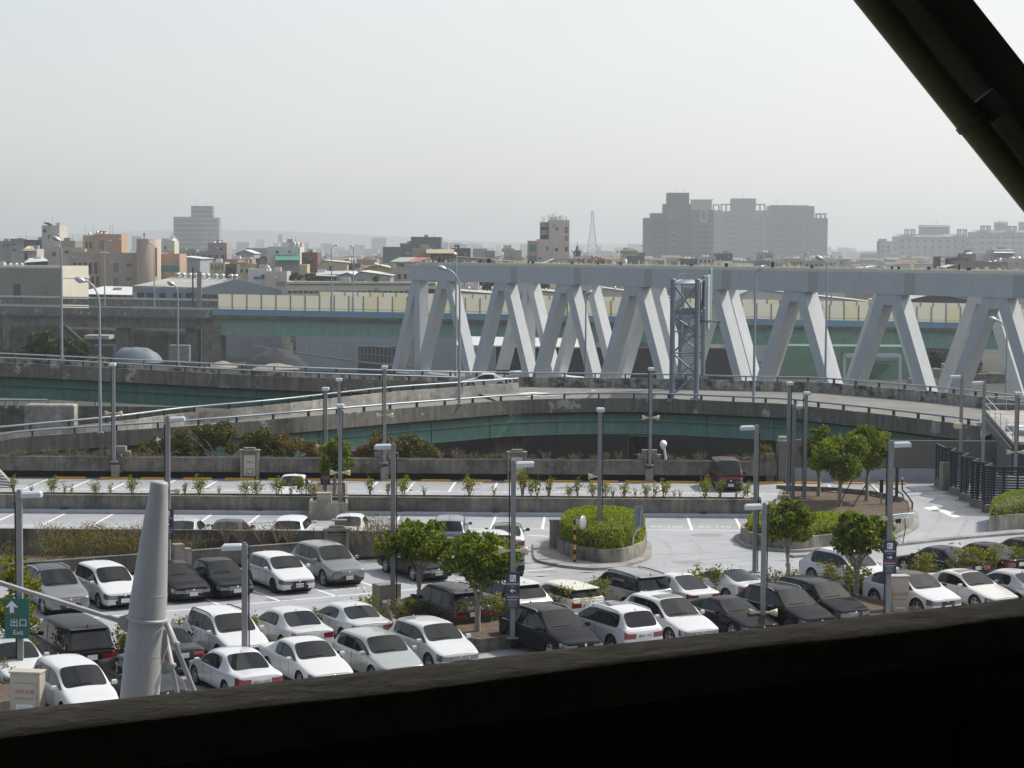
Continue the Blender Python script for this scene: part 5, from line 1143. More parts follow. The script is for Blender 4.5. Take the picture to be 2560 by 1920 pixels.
bld('hazy grey tower with a wide cap slab just right of the tallest one', [(1728, 1778, 500, 2900, 24, c_tow2), (1726, 1800, 526, 2897, 24, k2)], name='apartment_tower', cat='tower', roofs=[('f', [(1723, 500, 2894), (1784, 500, 2894), (1784, 498, 2910), (1723, 498, 2910)], c_tow2)]); open_top(bpy.data.objects['apartment_tower.001'], 1782, 1799, 511, 529, 2897, 1, c_tow2)
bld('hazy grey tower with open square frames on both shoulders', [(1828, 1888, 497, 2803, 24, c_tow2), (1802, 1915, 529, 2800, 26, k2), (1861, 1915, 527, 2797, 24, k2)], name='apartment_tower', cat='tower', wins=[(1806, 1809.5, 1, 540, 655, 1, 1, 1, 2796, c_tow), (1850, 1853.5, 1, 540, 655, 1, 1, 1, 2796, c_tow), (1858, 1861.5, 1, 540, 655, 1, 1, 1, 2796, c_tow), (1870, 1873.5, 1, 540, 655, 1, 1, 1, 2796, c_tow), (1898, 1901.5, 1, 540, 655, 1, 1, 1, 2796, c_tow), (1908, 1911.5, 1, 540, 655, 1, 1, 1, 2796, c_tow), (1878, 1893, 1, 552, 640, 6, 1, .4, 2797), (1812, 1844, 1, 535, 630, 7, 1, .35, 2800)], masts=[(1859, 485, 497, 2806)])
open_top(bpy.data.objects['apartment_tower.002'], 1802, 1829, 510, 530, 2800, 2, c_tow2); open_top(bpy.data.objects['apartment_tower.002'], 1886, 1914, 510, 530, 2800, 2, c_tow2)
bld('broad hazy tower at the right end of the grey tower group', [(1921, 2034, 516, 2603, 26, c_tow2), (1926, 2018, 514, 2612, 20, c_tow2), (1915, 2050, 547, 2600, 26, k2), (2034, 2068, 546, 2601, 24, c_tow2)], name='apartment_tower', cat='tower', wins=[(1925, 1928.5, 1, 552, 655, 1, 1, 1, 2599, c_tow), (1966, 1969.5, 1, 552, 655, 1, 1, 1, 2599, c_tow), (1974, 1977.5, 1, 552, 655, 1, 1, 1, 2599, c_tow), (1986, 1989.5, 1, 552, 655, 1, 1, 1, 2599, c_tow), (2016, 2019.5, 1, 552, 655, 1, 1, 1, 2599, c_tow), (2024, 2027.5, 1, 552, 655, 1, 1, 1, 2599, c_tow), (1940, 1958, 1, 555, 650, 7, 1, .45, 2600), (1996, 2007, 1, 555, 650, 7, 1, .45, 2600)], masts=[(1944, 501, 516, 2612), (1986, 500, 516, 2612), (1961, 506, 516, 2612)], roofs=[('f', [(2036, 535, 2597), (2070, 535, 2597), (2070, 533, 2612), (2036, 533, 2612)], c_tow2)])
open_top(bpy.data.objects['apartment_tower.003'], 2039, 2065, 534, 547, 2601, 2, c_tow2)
# right side complex
a1 = bandmat('estate_storeys', (.25, .255, .26), (.335, .335, .335), 8, .55)
bld('long pale housing estate with pointed arch screens on its roof', [(2239, 2440, 592, 2600, 26, a1), (2302, 2373, 564, 2608, 18, c_apt)], name='housing_estate', cat='apartments', wins=[(2246, 2436, 10, 594, 672, 5, .35, .42, 2600)], masts=[(2341, 549, 564, 2608)],
    roofs=[('r', [(2236, 592, 2597), (2442, 592, 2597), (2438, 585, 2604), (2242, 585, 2604)], c_mauve), ('r', [(2301, 567, 2605), (2374, 567, 2605), (2373, 563, 2610), (2304, 563, 2610)], c_mauve)])
bld('second taller wing of the pale estate reaching the right edge', [(2430, 2640, 581, 2570, 26, a1), (2489, 2518, 556, 2577, 12, c_apt), (2550, 2600, 556, 2577, 12, c_apt)], name='housing_estate', cat='apartments', wins=[(2446, 2620, 9, 586, 670, 6, .35, .42, 2570)], masts=[(2497, 545, 556, 2577), (2503, 546, 556, 2577)],
    roofs=[('r', [(2428, 581, 2567), (2642, 581, 2567), (2640, 575, 2574), (2433, 575, 2574)], c_mauve), ('r', [(2488, 558, 2574), (2519, 558, 2574), (2513, 553, 2583), (2494, 553, 2583)], c_mauve)])
for o_, x0, x1, yt, yb, y in (('housing_estate', 2262, 2288, 573, 586, 2600), ('housing_estate', 2393, 2418, 573, 586, 2600), ('housing_estate.001', 2452, 2477, 564, 576, 2570), ('housing_estate.001', 2518, 2542, 565, 576, 2570)):
    open_top(bpy.data.objects[o_], x0, x1, yt, yb, y, 3, c_apt)
bld('small stepped block with an open corner frame left of the pale estate', [(2197, 2229, 604, 2200, 14, c_apt), (2199, 2216, 598, 2208, 10, c_mauve), (2157, 2242, 636, 2190, 16, c_apt)], wins=[(2200, 2228, 2, 612, 632, 2, .4, .5, 2200), (2160, 2240, 5, 640, 668, 2, .5, .55, 2190)]); open_top(bpy.data.objects[bpy.data.objects['housing_estate'].name], 2193, 2199, 604, 634, 2200, 1, c_mauve)
bld('dark open portal frame in front of the pale estate', [(2342, 2351, 641, 700, 6, c_dark), (2351, 2415, 641, 702, .0 + 1.0, c_dark)] if False else [(2342, 2352, 641, 700, 6, c_dark), (2369, 2375, 644, 700, 4, c_dark), (2382, 2394, 643, 700, 4, c_dark), (2404, 2410, 643, 700, 4, c_dark)], name='portal_building', roofs=[('f', [(2342, 645, 699), (2412, 645, 699), (2412, 640, 704), (2342, 640, 704)], c_dark)])
bld('grey flat roofed works block with a shiny roof sheet at the right', [(2395, 2470, 655, 690, 16, c_grey), (2410, 2440, 637, 696, 10, c_grey)], wins=[(2412, 2424, 1, 645, 653, 1, 1, 1, 690)], roofs=[('f', [(2414, 634, 690), (2432, 634, 690), (2428, 629, 696), (2418, 631, 696)], c_tank)])
bld('grey brown works with roof machinery near the right edge', [(2445, 2520, 658, 660, 14, c_grey), (2515, 2600, 650, 664, 14, c_beige)], wins=[(2503, 2515, 1, 662, 671, 1, 1, 1, 660, c_apt)], tanks=[(2473, 652, 659, 664, 6), (2486, 650, 659, 664, 5), (2500, 645, 659, 664, 4), (2530, 642, 651, 668, 7), (2545, 641, 651, 668, 7)])
bld('white roofed long building behind the grey works', [(2485, 2535, 628, 800, 14, c_apt), (2450, 2600, 637, 805, 10, c_white)], roofs=[('f', [(2484, 632, 797), (2535, 632, 797), (2533, 624, 805), (2486, 624, 805)], c_white)])
gable('little cream gabled hut right of the dark portal frame', 2367, 2385, 2400, 664, 669, 640, 10, c_brown, c_cream)
gable('long low vault roof with a pale left slope left of the portal frame', 2130, 2195, 2250, 667, 675, 690, 16, c_tan, c_white)
bld('hazy low flats left of the stepped block', [(2085, 2125, 650, 1050, 12, c_apt), (2120, 2160, 656, 1000, 12, c_beige)], wins=[(2088, 2124, 4, 653, 660, 1, .5, .7, 1050)])
low = [(1790, 1832, 636, 900, c_dgreen, 'dark hall with white blotchy gables at the foot of the hazy towers'), (1899, 1933, 634, 870, c_apt, 'pale penthouse with two round tanks in front of the hazy towers'), (1893, 1936, 655, 760, c_grey, 'dim hipped block below the pale penthouse'), (1936, 1972, 657, 740, c_pink, 'pink roofed house left of the cream gable wall'), (1973, 2008, 650, 700, c_yel, 'cream party wall house with a tank, in front of the broad hazy tower'), (1745, 1790, 645, 800, c_pink, 'row of small shops with awnings below the white framed panel'), (1836, 1890, 655, 820, c_apt, 'pale low shops right of the dark hall'), (2010, 2060, 655, 760, c_apt, 'low hazy houses right of the cream party wall'), (2062, 2100, 652, 900, c_beige, 'little hazy beige houses at the foot of the sky gap'), (1700, 1744, 650, 780, c_dgreen, 'greenish low block with white roof boxes under the tallest tower'), (1640, 1700, 655, 820, c_grey, 'grey low block hidden under the tallest tower')]
for i, (x0, x1, yt, y, mm, lb_) in enumerate(low):
    bld(lb_, [(x0, x1, yt, y, 12, mm)], wins=[(x0 + 2, x1 - 2, 4, yt + 4, yt + 12, 1, .45, .8, y)], tanks=[(x0 + (x1 - x0) * .3, yt - 7, yt, y + 4, 3.4), (x0 + (x1 - x0) * .5, yt - 7, yt, y + 4, 3.0)] if i in (1, 4, 5, 6, 9) else ())
# far pale skyline: many small blocks fading out, nobody could count them
rnd = random.Random(21); mb = MB()
for i in range(420):
    x = rnd.uniform(-60, 2620); y = rnd.uniform(3500, 7500); wpx = rnd.uniform(8, 40); tz = CAMZ - (P(x, 0, y).z * 0) - rnd.uniform(-6, 8) + (rnd.uniform(8, 30) if rnd.random() < .22 else 0)
    X = (x - 1280) / F * y; mb.box((X, y, (tz + GZ) / 2), (wpx / F * y, 40, tz - GZ))
solo('far_town', mb, [c_apt], kind='stuff')
rnd = random.Random(77); mb = MB()                       # the low roofs that fill the plain between the nearer houses and the haze
for i in range(1100):
    y = rnd.uniform(760, 3400); px = rnd.uniform(-80, 2640); X = (px - 1280) / F * y; tz = CAMZ - (rnd.uniform(22, 62) if y < 1300 else rnd.uniform(8, 34)) * y / F; ww = rnd.uniform(5, 16); m_ = rnd.choice((0, 0, 1, 2, 3, 4, 5)); dd = rnd.uniform(6, 14)
    mb.box((X, y, (tz + GZ) / 2), (ww, dd, tz - GZ), m=m_)
    if rnd.random() < .6: mb.box((X + rnd.uniform(-.3, .3) * ww, y, tz + .9), (ww * .25, dd * .3, 1.8), m=rnd.choice((0, 1, 2)))
    if rnd.random() < .5: mb.add([(X - ww / 2 - .3, y - dd / 2 - .3, tz + .1), (X + ww / 2 + .3, y - dd / 2 - .3, tz + .1), (X + ww / 2, y + dd / 2, tz + 1.6), (X - ww / 2, y + dd / 2, tz + 1.6)], [(0, 1, 2, 3), (3, 2, 1, 0)], rnd.choice((3, 4, 5, 2)))
solo('far_town', mb, [c_apt, c_white, c_beige, c_land, c_tan, c_roofg], kind='stuff')
for (x0, x1, yt, y, lb_) in ((640, 662, 598, 6200, 'ghostly stepped tower almost lost in the haze left of centre'), (826, 862, 618, 5600, 'ghostly low block lost in haze left of the dark hall'), (882, 908, 620, 5600, 'ghostly twin block lost in haze beside the dark hall')):
    bld(lb_, [(x0, x1, yt, y, 20, c_apt)])
# hazy hills at the back
mb = MB(); rows = [[], []]
for i in range(61):
    x = -5200 + i * 173; h = 30 + 70 * max(0, mnoise.noise(Vector((x * .00045, 0, 3)))) + 90 * math.exp(-((x + 1500) / 1500) ** 2)
    rows[0].append((x, 10700, GZ)); rows[1].append((x, 10800, min(h, 165)))
mb.grid(rows[::-1]); struct('hills', mb, [wm('hill_green', (.07, .09, .06))])

# ---- sheds between the viaduct and the truss, seen through the legs
gable('pale sheet roof shed with ball vents seen through the left truss legs', 1060, 1075, 1260, 723, 740, 508, 40, c_cream, c_land, y2=738, tanks=V(1100, 1245, 724, 5, 520, 3.2, 8))
gable('pale sheet roof shed seen through the middle truss legs', 1330, 1345, 1480, 727, 745, 510, 40, c_cream, c_land, y2=742, tanks=V(1350, 1465, 728, 4, 520, 3.2, 8))
gable('grey sheet roof shed seen through the legs left of the sign gantry', 1490, 1510, 1680, 722, 745, 512, 40, c_cream, c_land, y2=745, tanks=V(1520, 1660, 723, 4, 522, 3.2, 8))
gable('huge white sheet roof hall under the right half of the truss chord', 1800, 1880, 2230, 724, 760, 520, 60, c_white, c_land, y2=762)
gable('grey roofed arena with a wide dark gable at the right', 2240, 2345, 2450, 735, 758, 515, 40, c_dark, c_land)
bld('beige house with a pale window above the sheds under the left chord', [(1150, 1197, 702, 530, 10, c_pink)], wins=[(1154, 1168, 1, 704, 714, 1, 1, 1, 530, c_winl)])
bld('tan low houses in the gap under the middle chord', [(1370, 1400, 706, 540, 10, c_yel), (1510, 1560, 704, 540, 10, c_tan)], wins=[(1514, 1556, 3, 708, 716, 1, .6, .8, 540)])
# ================================================================ yard under the viaduct
m_tarp = mat('blue_grey_tarp', (.12, .155, .19), .6, var=.15, scale=.5); m_coal = mat('dark_gravel', (.04, .04, .045), 1, var=.3, scale=1, bump=.6); m_grav = mat('pale_gravel', (.26, .245, .20), 1, var=.3, scale=.8, bump=.6)
def heap(label, px, py, y, wpx, hpx, mm, seed, name='heap', cat='heap', flat=1.6):
    c = P(px, py, y); k = y / F; w_, h = wpx * k / 2, hpx * k; mb = MB(); rows = []
    for i in range(9):
        r_ = []; f_ = i / 8
        for j in range(25):
            a = 2 * pi * j / 24; rr_ = w_ * f_; p = Vector((cos(a) * rr_, sin(a) * rr_ * .8, h * (1 - f_ ** flat)))
            if 0 < i < 8: p += Vector((0, 0, mnoise.noise(Vector((p.x * .5 + seed, p.y * .5, 1))) * h * .2))
            r_.append(p)
        rows.append(r_)
    mb.grid(rows[::1], 0, True); return solo(name, mb, [mm], label, cat, loc=tuple(c))
heap('long mound under a blue grey tarp behind the far left ramp', 342, 905, 420, 134, 38, m_tarp, 1, 'tarp_mound', 'mound', 3)
heap('dark gravel heap beside the chain fence under the viaduct', 690, 918, 425, 170, 50, m_coal, 2)
heap('pale gravel heap left of the dark gravel heap', 555, 918, 410, 80, 16, m_grav, 3)
heap('low pale gravel ridge before the dark heap', 690, 922, 400, 120, 14, m_grav, 4)
mb = MB(); a, b = P(-60, 830, 490), P(560, 838, 490); mb.box(((a.x + b.x) / 2, a.y, (GZ + P(250, 815, 490).z) / 2), (b.x - a.x, .6, P(250, 815, 490).z - GZ)); t = thing('yard_wall', 'long dark wall with pale pilasters seen under the concrete viaduct', 'wall', (a.x, a.y, GZ)); part('wall_panel', mb, [m_conc], t, True)
for px in (15, 118, 225, 326, 428, 525): p = P(px, 835, 489.4); mb = MB(); mb.box((p.x, p.y, (GZ + P(px, 816, 489).z) / 2), (15 * 489 / F, .4, P(px, 816, 489).z - GZ)); part('pilaster', mb, [m_conc_l], t, True)
mb = MB(); a, b = P(160, 816, 486), P(385, 825, 470); mb.bar(P(150, 817, 488), P(500, 825, 488), 1.2, .9); mb.bar(P(270, 818, 486), P(378, 826, 470), .9, .5); solo('white_beams', mb, [m_white], 'white beams lying along the yard wall under the viaduct', 'beams')
mb = MB(); mb.bar(P(160, 816, 400), P(212, 862, 400), .9, .8); solo('conveyor', mb, [m_dark], 'black slanting conveyor rising from the trees behind the ramp', 'conveyor')
mb = MB(); p = P(238, 845, 440); mb.box((p.x, p.y, (p.z + GZ) / 2), (50 * 440 / F, 5, p.z - GZ)); t = thing('yard_hut', 'dark hut with a pale roof slab under the concrete viaduct', 'hut', tuple(p)); part('wall', mb, [m_dark], t, True); mb = MB(); mb.box((p.x + 1, p.y - .5, p.z + .3), (62 * 440 / F, 6, .8)); part('roof', mb, [m_conc_l], t, True)
for px, lb_ in ((262, 'stacked dark boards left of the tarp mound'), (450, 'stacked dark boards right of the tarp mound')):
    mb = MB(); p = P(px, 905, 415)
    for i in range(7): mb.box((p.x, p.y, p.z + .35 + i * .5), (50 * 415 / F, 2.5, .36))
    solo('board_stack', mb, [m_dark if px < 300 else m_pole], lb_, 'stack')
# chain fence under the girder
t = thing('chain_fence', 'long mesh fence running down under the viaduct girder', 'fence', tuple(P(780, 860, 440))); mb = MB(); ft = [(630, 838, 455), (760, 850, 445), (900, 862, 432), (1000, 872, 420), (1080, 882, 410)]; fb_ = [(630, 866, 455), (760, 885, 445), (900, 905, 432), (1000, 915, 420), (1080, 922, 410)]
for (a, b), (c, d) in zip(zip(ft, ft[1:]), zip(fb_, fb_[1:])):
    A, B, C_, D_ = P(*a), P(*b), P(*c), P(*d); mb.bar(A, B, .12, .12); mb.bar(A.lerp(C_, .5), B.lerp(D_, .5), .1, .1); mb.bar(C_, D_, .3, .4)
    for i in range(10): mb.bar(A.lerp(B, i / 10), C_.lerp(D_, i / 10), .12, .12)
part('mesh_frame', mb, [m_pole], t, True)
mb = MB(); a, b = P(735, 838, 462), P(1290, 846, 462); mb.box(((a.x + b.x) / 2, a.y + 8, (P(900, 840, 470).z + GZ) / 2), (b.x - a.x, 8, P(900, 840, 470).z - GZ)); solo('yard_shed', mb, [c_steel], 'long pale blue shed wall under the viaduct girder left of the truss', 'shed')
mb = MB(); p = P(945, 885, 440); mb.box((p.x, p.y, (P(945, 865, 440).z + GZ) / 2), (95 * 440 / F, 5, P(945, 865, 440).z - GZ)); solo('dark_shed', mb, [m_dark], 'low black shed behind the mesh fence left of the truss', 'shed')
mb = MB(); p = P(1560, 870, 430); mb.box((p.x, p.y, (P(1560, 868, 430).z + GZ) / 2), (640 * 430 / F, 4, P(1560, 868, 430).z - GZ)); solo('dark_shed', mb, [m_black], 'very long black open shed between the truss legs', 'shed')
mb = MB(); a, b = P(1140, 862, 425), P(1480, 868, 425); mb.add([a, b, b + Vector((0, 6, 1.6)), a + Vector((0, 6, 1.6)), a - Vector((0, 0, .3)), b - Vector((0, 0, .3)), b + Vector((0, 6, 1.3)), a + Vector((0, 6, 1.3))], [(0, 1, 2, 3), (7, 6, 5, 4), (0, 4, 5, 1), (1, 5, 6, 2), (2, 6, 7, 3), (3, 7, 4, 0)]); solo('shed_roof', mb, [c_sheet], 'pale sheet roof glimpsed between the middle truss legs', 'roof')
# green sheeted building on the right
m_gsheet = mat('green_sheet', (.115, .255, .165), .6, var=.1, scale=.3, streak=.1)
t = thing('green_building', 'bright green sheet clad building below the viaduct on the right', 'building', tuple(P(2150, 900, 455))); mb = MB(); a, b = P(1950, 865, 450), P(2290, 865, 450); mb.box(((a.x + b.x) / 2, 456, (a.z + GZ) / 2), (b.x - a.x, 10, a.z - GZ)); part('wall', mb, [m_gsheet], t, True)
mb = MB(); mb.box((a.x + (b.x - a.x) * .35, 450.8, a.z - 1.5), (6, .3, 3)); mb.box((a.x + (b.x - a.x) * .72, 450.8, a.z - 1.6), (9, .3, 3.2)); part('upper_window', mb, [m_green], t, True)
mb = MB(); q = [P(2090, 960, 450.6), P(2140, 908, 450.6), P(2225, 910, 450.6), P(2215, 925, 450.6), P(2170, 960, 450.6)]; mb.add([p - Vector((0, .1, 0)) for p in q] + q, [tuple(range(5)), tuple(range(9, 4, -1))] + [(i, i + 5, (i + 1) % 5 + 5, (i + 1) % 5) for i in range(5)]); part('painted_arrow', mb, [mat('dark_green_paint', (.03, .09, .05), .6)], t, True)
t = thing('portal_crane', 'pale steel portal frame before the green building', 'frame', tuple(P(2180, 950, 380))); mb = MB(); mb.bar(P(2111, 889, 380), P(2250, 889, 380), .5, .7); mb.bar(P(2111, 990, 380), P(2111, 889, 380), .5, .5); mb.bar(P(2250, 990, 380), P(2250, 889, 380), .6, .6); part('frame', mb, [m_galv], t, True)
for i, (px, py, w_, h, mm, lb_) in enumerate(((2345, 925, 26, 22, m_grav, 'beige lump of rubble right of the green building'), (2368, 912, 20, 26, m_conc_l, 'pale concrete block standing in the rubble'), (2300, 950, 60, 16, m_grav, 'beige rubble strip right of the portal frame'), (2350, 960, 70, 20, m_conc_l, 'grey slabs stacked right of the portal frame'), (2470, 935, 60, 24, m_conc, 'dark tangle of beams near the right edge'))):
    p = P(px, py, 360); mb = MB(); rnd = random.Random(i)
    for j in range(5): mb.box((rnd.uniform(-.4, .4) * w_ * .07, rnd.uniform(-1, 1), -h * .072 / 2 + rnd.uniform(0, .4)), (w_ * .072 * rnd.uniform(.4, .9), 2, h * .072 * rnd.uniform(.7, 1.1)), rnd.uniform(-.4, .4))
    solo('rubble', mb, [mm], lb_, 'rubble', loc=tuple(p))
# ================================================================ cars
def paint(name, c, metal=0.0, rough=.32):
    dk = max(c) < .1; m = mat(name, c, .42 if dk else rough, metal * (.5 if dk else 1), coat=.26 if dk else .5, spec=.06 if dk else .4); return m
p_white = paint('paint_white', (.60, .61, .625)); p_pearl = paint('paint_pearl', (.62, .615, .585)); p_black = paint('paint_black', (.008, .008, .010), 0, .25); p_navy = paint('paint_navy', (.012, .014, .022), .2, .28)
p_silver = paint('paint_silver', (.47, .48, .49), .6, .3); p_grey = paint('paint_grey', (.22, .225, .235), .55, .3); p_greygreen = paint('paint_grey_green', (.20, .225, .225), .5, .3); p_dgrey = paint('paint_dark_grey', (.045, .048, .055), .4, .3)
p_sage = paint('paint_sage_silver', (.43, .475, .455), .5, .3); p_blue = paint('paint_blue_grey', (.14, .17, .22), .5, .3); p_maroon = paint('paint_maroon', (.05, .013, .018), .25, .3); p_cream = paint('paint_cream', (.62, .60, .50)); p_light = paint('paint_light_silver', (.60, .62, .62), .3, .3)
m_cglass = mat('car_glass', (.010, .012, .014), .03, spec=.5); m_trim = mat('black_trim', (.014, .014, .015), .55); m_tyre = mat('tyre', (.018, .018, .018), .85); m_rim = mat('alloy_rim', (.45, .46, .47), .35, .7)
m_hl = mat('headlight_glass', (.17, .18, .19), .12, .5, coat=1.0); m_tl = mat('taillight_red', (.20, .008, .014), .15, coat=1.0); m_chrome = mat('chrome', (.62, .63, .64), .15, .9); m_plate = mat('plate_white', (.66, .67, .67), .5); m_ink = mat('plate_ink', (.03, .03, .035), .6); m_amber = mat('amber_lens', (.5, .18, .02), .2)
m_sunroof = mat('sunroof_glass', (.03, .032, .036), .06, spec=.7)

# type: L, W, H, ride (sill z), wheel radius, nose z, hood z(front, cowl), belt z, stations (fractions from the nose): cowl, roof front, roof rear, rear glass base, deck z (None = hatch)
TYPES = {
 'sedan': dict(L=4.72, W=1.80, H=1.47, zb=.22, wr=.33, hz=(.72, .98), belt=.93, cowl=.265, rf=.415, rr=.66, rb=.835, deck=1.02, tail=.96, ax=(.195, .775), tum=.74),
 'sedan_long': dict(L=4.9, W=1.85, H=1.45, zb=.20, wr=.34, hz=(.70, .97), belt=.93, cowl=.285, rf=.43, rr=.67, rb=.85, deck=1.03, tail=.97, ax=(.185, .775), tum=.73),
 'coupe': dict(L=4.65, W=1.80, H=1.39, zb=.19, wr=.335, hz=(.68, .94), belt=.91, cowl=.29, rf=.45, rr=.62, rb=.87, deck=1.0, tail=.94, ax=(.18, .775), tum=.71),
 'hatch': dict(L=4.28, W=1.80, H=1.48, zb=.20, wr=.325, hz=(.73, 1.0), belt=.96, cowl=.255, rf=.42, rr=.885, rb=.965, deck=None, tail=1.0, ax=(.20, .815), tum=.77),
 'mini': dict(L=3.85, W=1.70, H=1.42, zb=.18, wr=.31, hz=(.76, 1.0), belt=.97, cowl=.27, rf=.39, rr=.92, rb=.98, deck=None, tail=.98, ax=(.18, .82), tum=.80),
 'bubble': dict(L=4.1, W=1.74, H=1.49, zb=.20, wr=.33, hz=(.66, .95), belt=.93, cowl=.27, rf=.43, rr=.62, rb=.86, deck=.98, tail=.84, ax=(.19, .80), tum=.66),
 'mpv': dict(L=4.56, W=1.76, H=1.60, zb=.20, wr=.32, hz=(.76, 1.06), belt=.98, cowl=.22, rf=.40, rr=.89, rb=.965, deck=None, tail=1.04, ax=(.19, .80), tum=.80),
 'bigmpv': dict(L=4.95, W=1.85, H=1.86, zb=.22, wr=.34, hz=(.84, 1.15), belt=1.06, cowl=.20, rf=.37, rr=.92, rb=.985, deck=None, tail=1.1, ax=(.18, .80), tum=.84),
 'suv': dict(L=4.62, W=1.84, H=1.68, zb=.26, wr=.365, hz=(.84, 1.10), belt=1.05, cowl=.255, rf=.41, rr=.885, rb=.97, deck=None, tail=1.08, ax=(.195, .80), tum=.775),
 'suv_sleek': dict(L=4.75, W=1.89, H=1.69, zb=.26, wr=.375, hz=(.82, 1.09), belt=1.05, cowl=.265, rf=.425, rr=.83, rb=.955, deck=None, tail=1.09, ax=(.19, .795), tum=.74),
 'suv_box': dict(L=4.5, W=1.84, H=1.76, zb=.28, wr=.37, hz=(.92, 1.14), belt=1.09, cowl=.265, rf=.395, rr=.92, rb=.975, deck=None, tail=1.12, ax=(.195, .79), tum=.82),
 'coupe_suv': dict(L=4.36, W=1.90, H=1.62, zb=.27, wr=.385, hz=(.86, 1.08), belt=1.06, cowl=.26, rf=.42, rr=.88, rb=.97, deck=None, tail=1.13, ax=(.195, .805), tum=.73, slope=.10),
 'van': dict(L=4.4, W=1.69, H=1.96, zb=.24, wr=.32, hz=(.86, 1.10), belt=1.06, cowl=.09, rf=.265, rr=.94, rb=.985, deck=None, tail=1.1, ax=(.18, .76), tum=.86),
}
NB = 9
def car_cage(T):
    L, W, H = T['L'], T['W'] / 2, T['H']; zb, belt = T['zb'], T['belt']; h0, h1 = T['hz']; wrf = W * T['tum']; X = lambda f: L / 2 - f * L
    st = []
    def bonnet(f, wf, zs, zt, zbo=None, nose=False):
        w = W * wf; b = zbo or zb
        st.append((X(f), [(w * .90, b), (w * .985, b + (.10 if nose else .13)), (w, b + (zs - b) * (.52 if nose == 1 else .62) if nose else (b + zs) / 2 + .04), (w * .975, zs), (w * .925, zs + .42 * (zt - zs)), (w * .86, zs + .66 * (zt - zs)), (w * .76, zs + .8 * (zt - zs)), (w * .42, zs + .97 * (zt - zs)), (0, zt)]))
    def glass(f, wf, zt, rw, bl=None, zbo=None):
        w = W * wf; b = zbo or zb; bz = bl or belt
        st.append((X(f), [(w * .90, b), (w * .985, b + .13), (w, (b + bz) / 2 + .03), (w * .985, bz - .05), (w * .945, bz), (rw + .035, zt - .115), (rw - .035, zt - .035), (rw * .55, zt - .004), (0, zt + .008)]))
    def base(f, wf, zs, zt, ins=.9, zbo=None):
        w = W * wf; b = zbo or zb
        st.append((X(f), [(w * .90, b), (w * .985, b + .13), (w, (b + zs) / 2 + .03), (w * .98, zs - .04), (w * .945, zs + .005), (w * (ins + .01), zs + .035), (w * (ins - .055), zs + .045), (w * .46, zt), (0, zt + .015)]))
    c = T['cowl']; sl = T.get('slope', 0.0)
    bonnet(.0, .80, h0 - .10, h0 - .035, zb + .06, True); bonnet(.012, .86, h0 - .075, h0 - .005, zb + .01, True); bonnet(.07, .955, h0 - .045, h0 + .035, None, True)
    if c > .15: bonnet(.065 + (c - .065) * .4, .99, h0 - .02 + (h1 - h0) * .35, h0 + (h1 - h0) * .55 + .01)
    if c > .12: bonnet(c - .025, 1.0, belt - .035, h1 - .015)
    else: bonnet(c - .015, .98, h1 - .06, h1 - .015)
    base(c, 1.0, belt - .01, h1 + .0)
    rf, rr, rb = T['rf'], T['rr'], T['rb']
    glass(rf, 1.0, H - .025, wrf); n = len(st)
    bp = rf + (rb - rf) * (.30 if T['deck'] else .24)
    glass(bp - .006, 1.0, H - .002, wrf); glass(bp + .012, 1.0, H - .001, wrf)
    if T['deck']:
        glass(rr - .05, 1.0, H - .008, wrf); glass(rr, 1.0, H - .045, wrf * .985)
        base(rb, .985, T['belt'] + .02, T['deck'], .84)
        bonnet(rb + .022, .98, T['belt'] + .005, T['deck']); bonnet(.955, .955, T['belt'] - .02, T['deck'] - .015); bonnet(.988, .90, T['belt'] - .03, T['deck'] - .03, zb + .02, 2); bonnet(1.0, .85, T['belt'] - .055, T['deck'] - .075, zb + .08, 2)
    else:
        cp_ = rf + (rb - rf) * .60
        glass(cp_ - .007, 1.0, H - sl * .3 - .006, wrf); glass(cp_ + .012, 1.0, H - sl * .35 - .008, wrf * .995); glass(rr - .035, .985, H - sl - .03, wrf * .965); glass(rr, .98, H - sl - .07, wrf * .945)
        base(rb, .955, T['tail'] - .02, T['tail'], .86); bonnet(rb + .014, .945, T['tail'] - .09, T['tail'] - .01); bonnet(.99, .92, T['tail'] - .12, T['tail'] - .05, zb + .02, 2); bonnet(1.0, .875, T['tail'] - .17, T['tail'] - .11, zb + .08, 2)
    return st
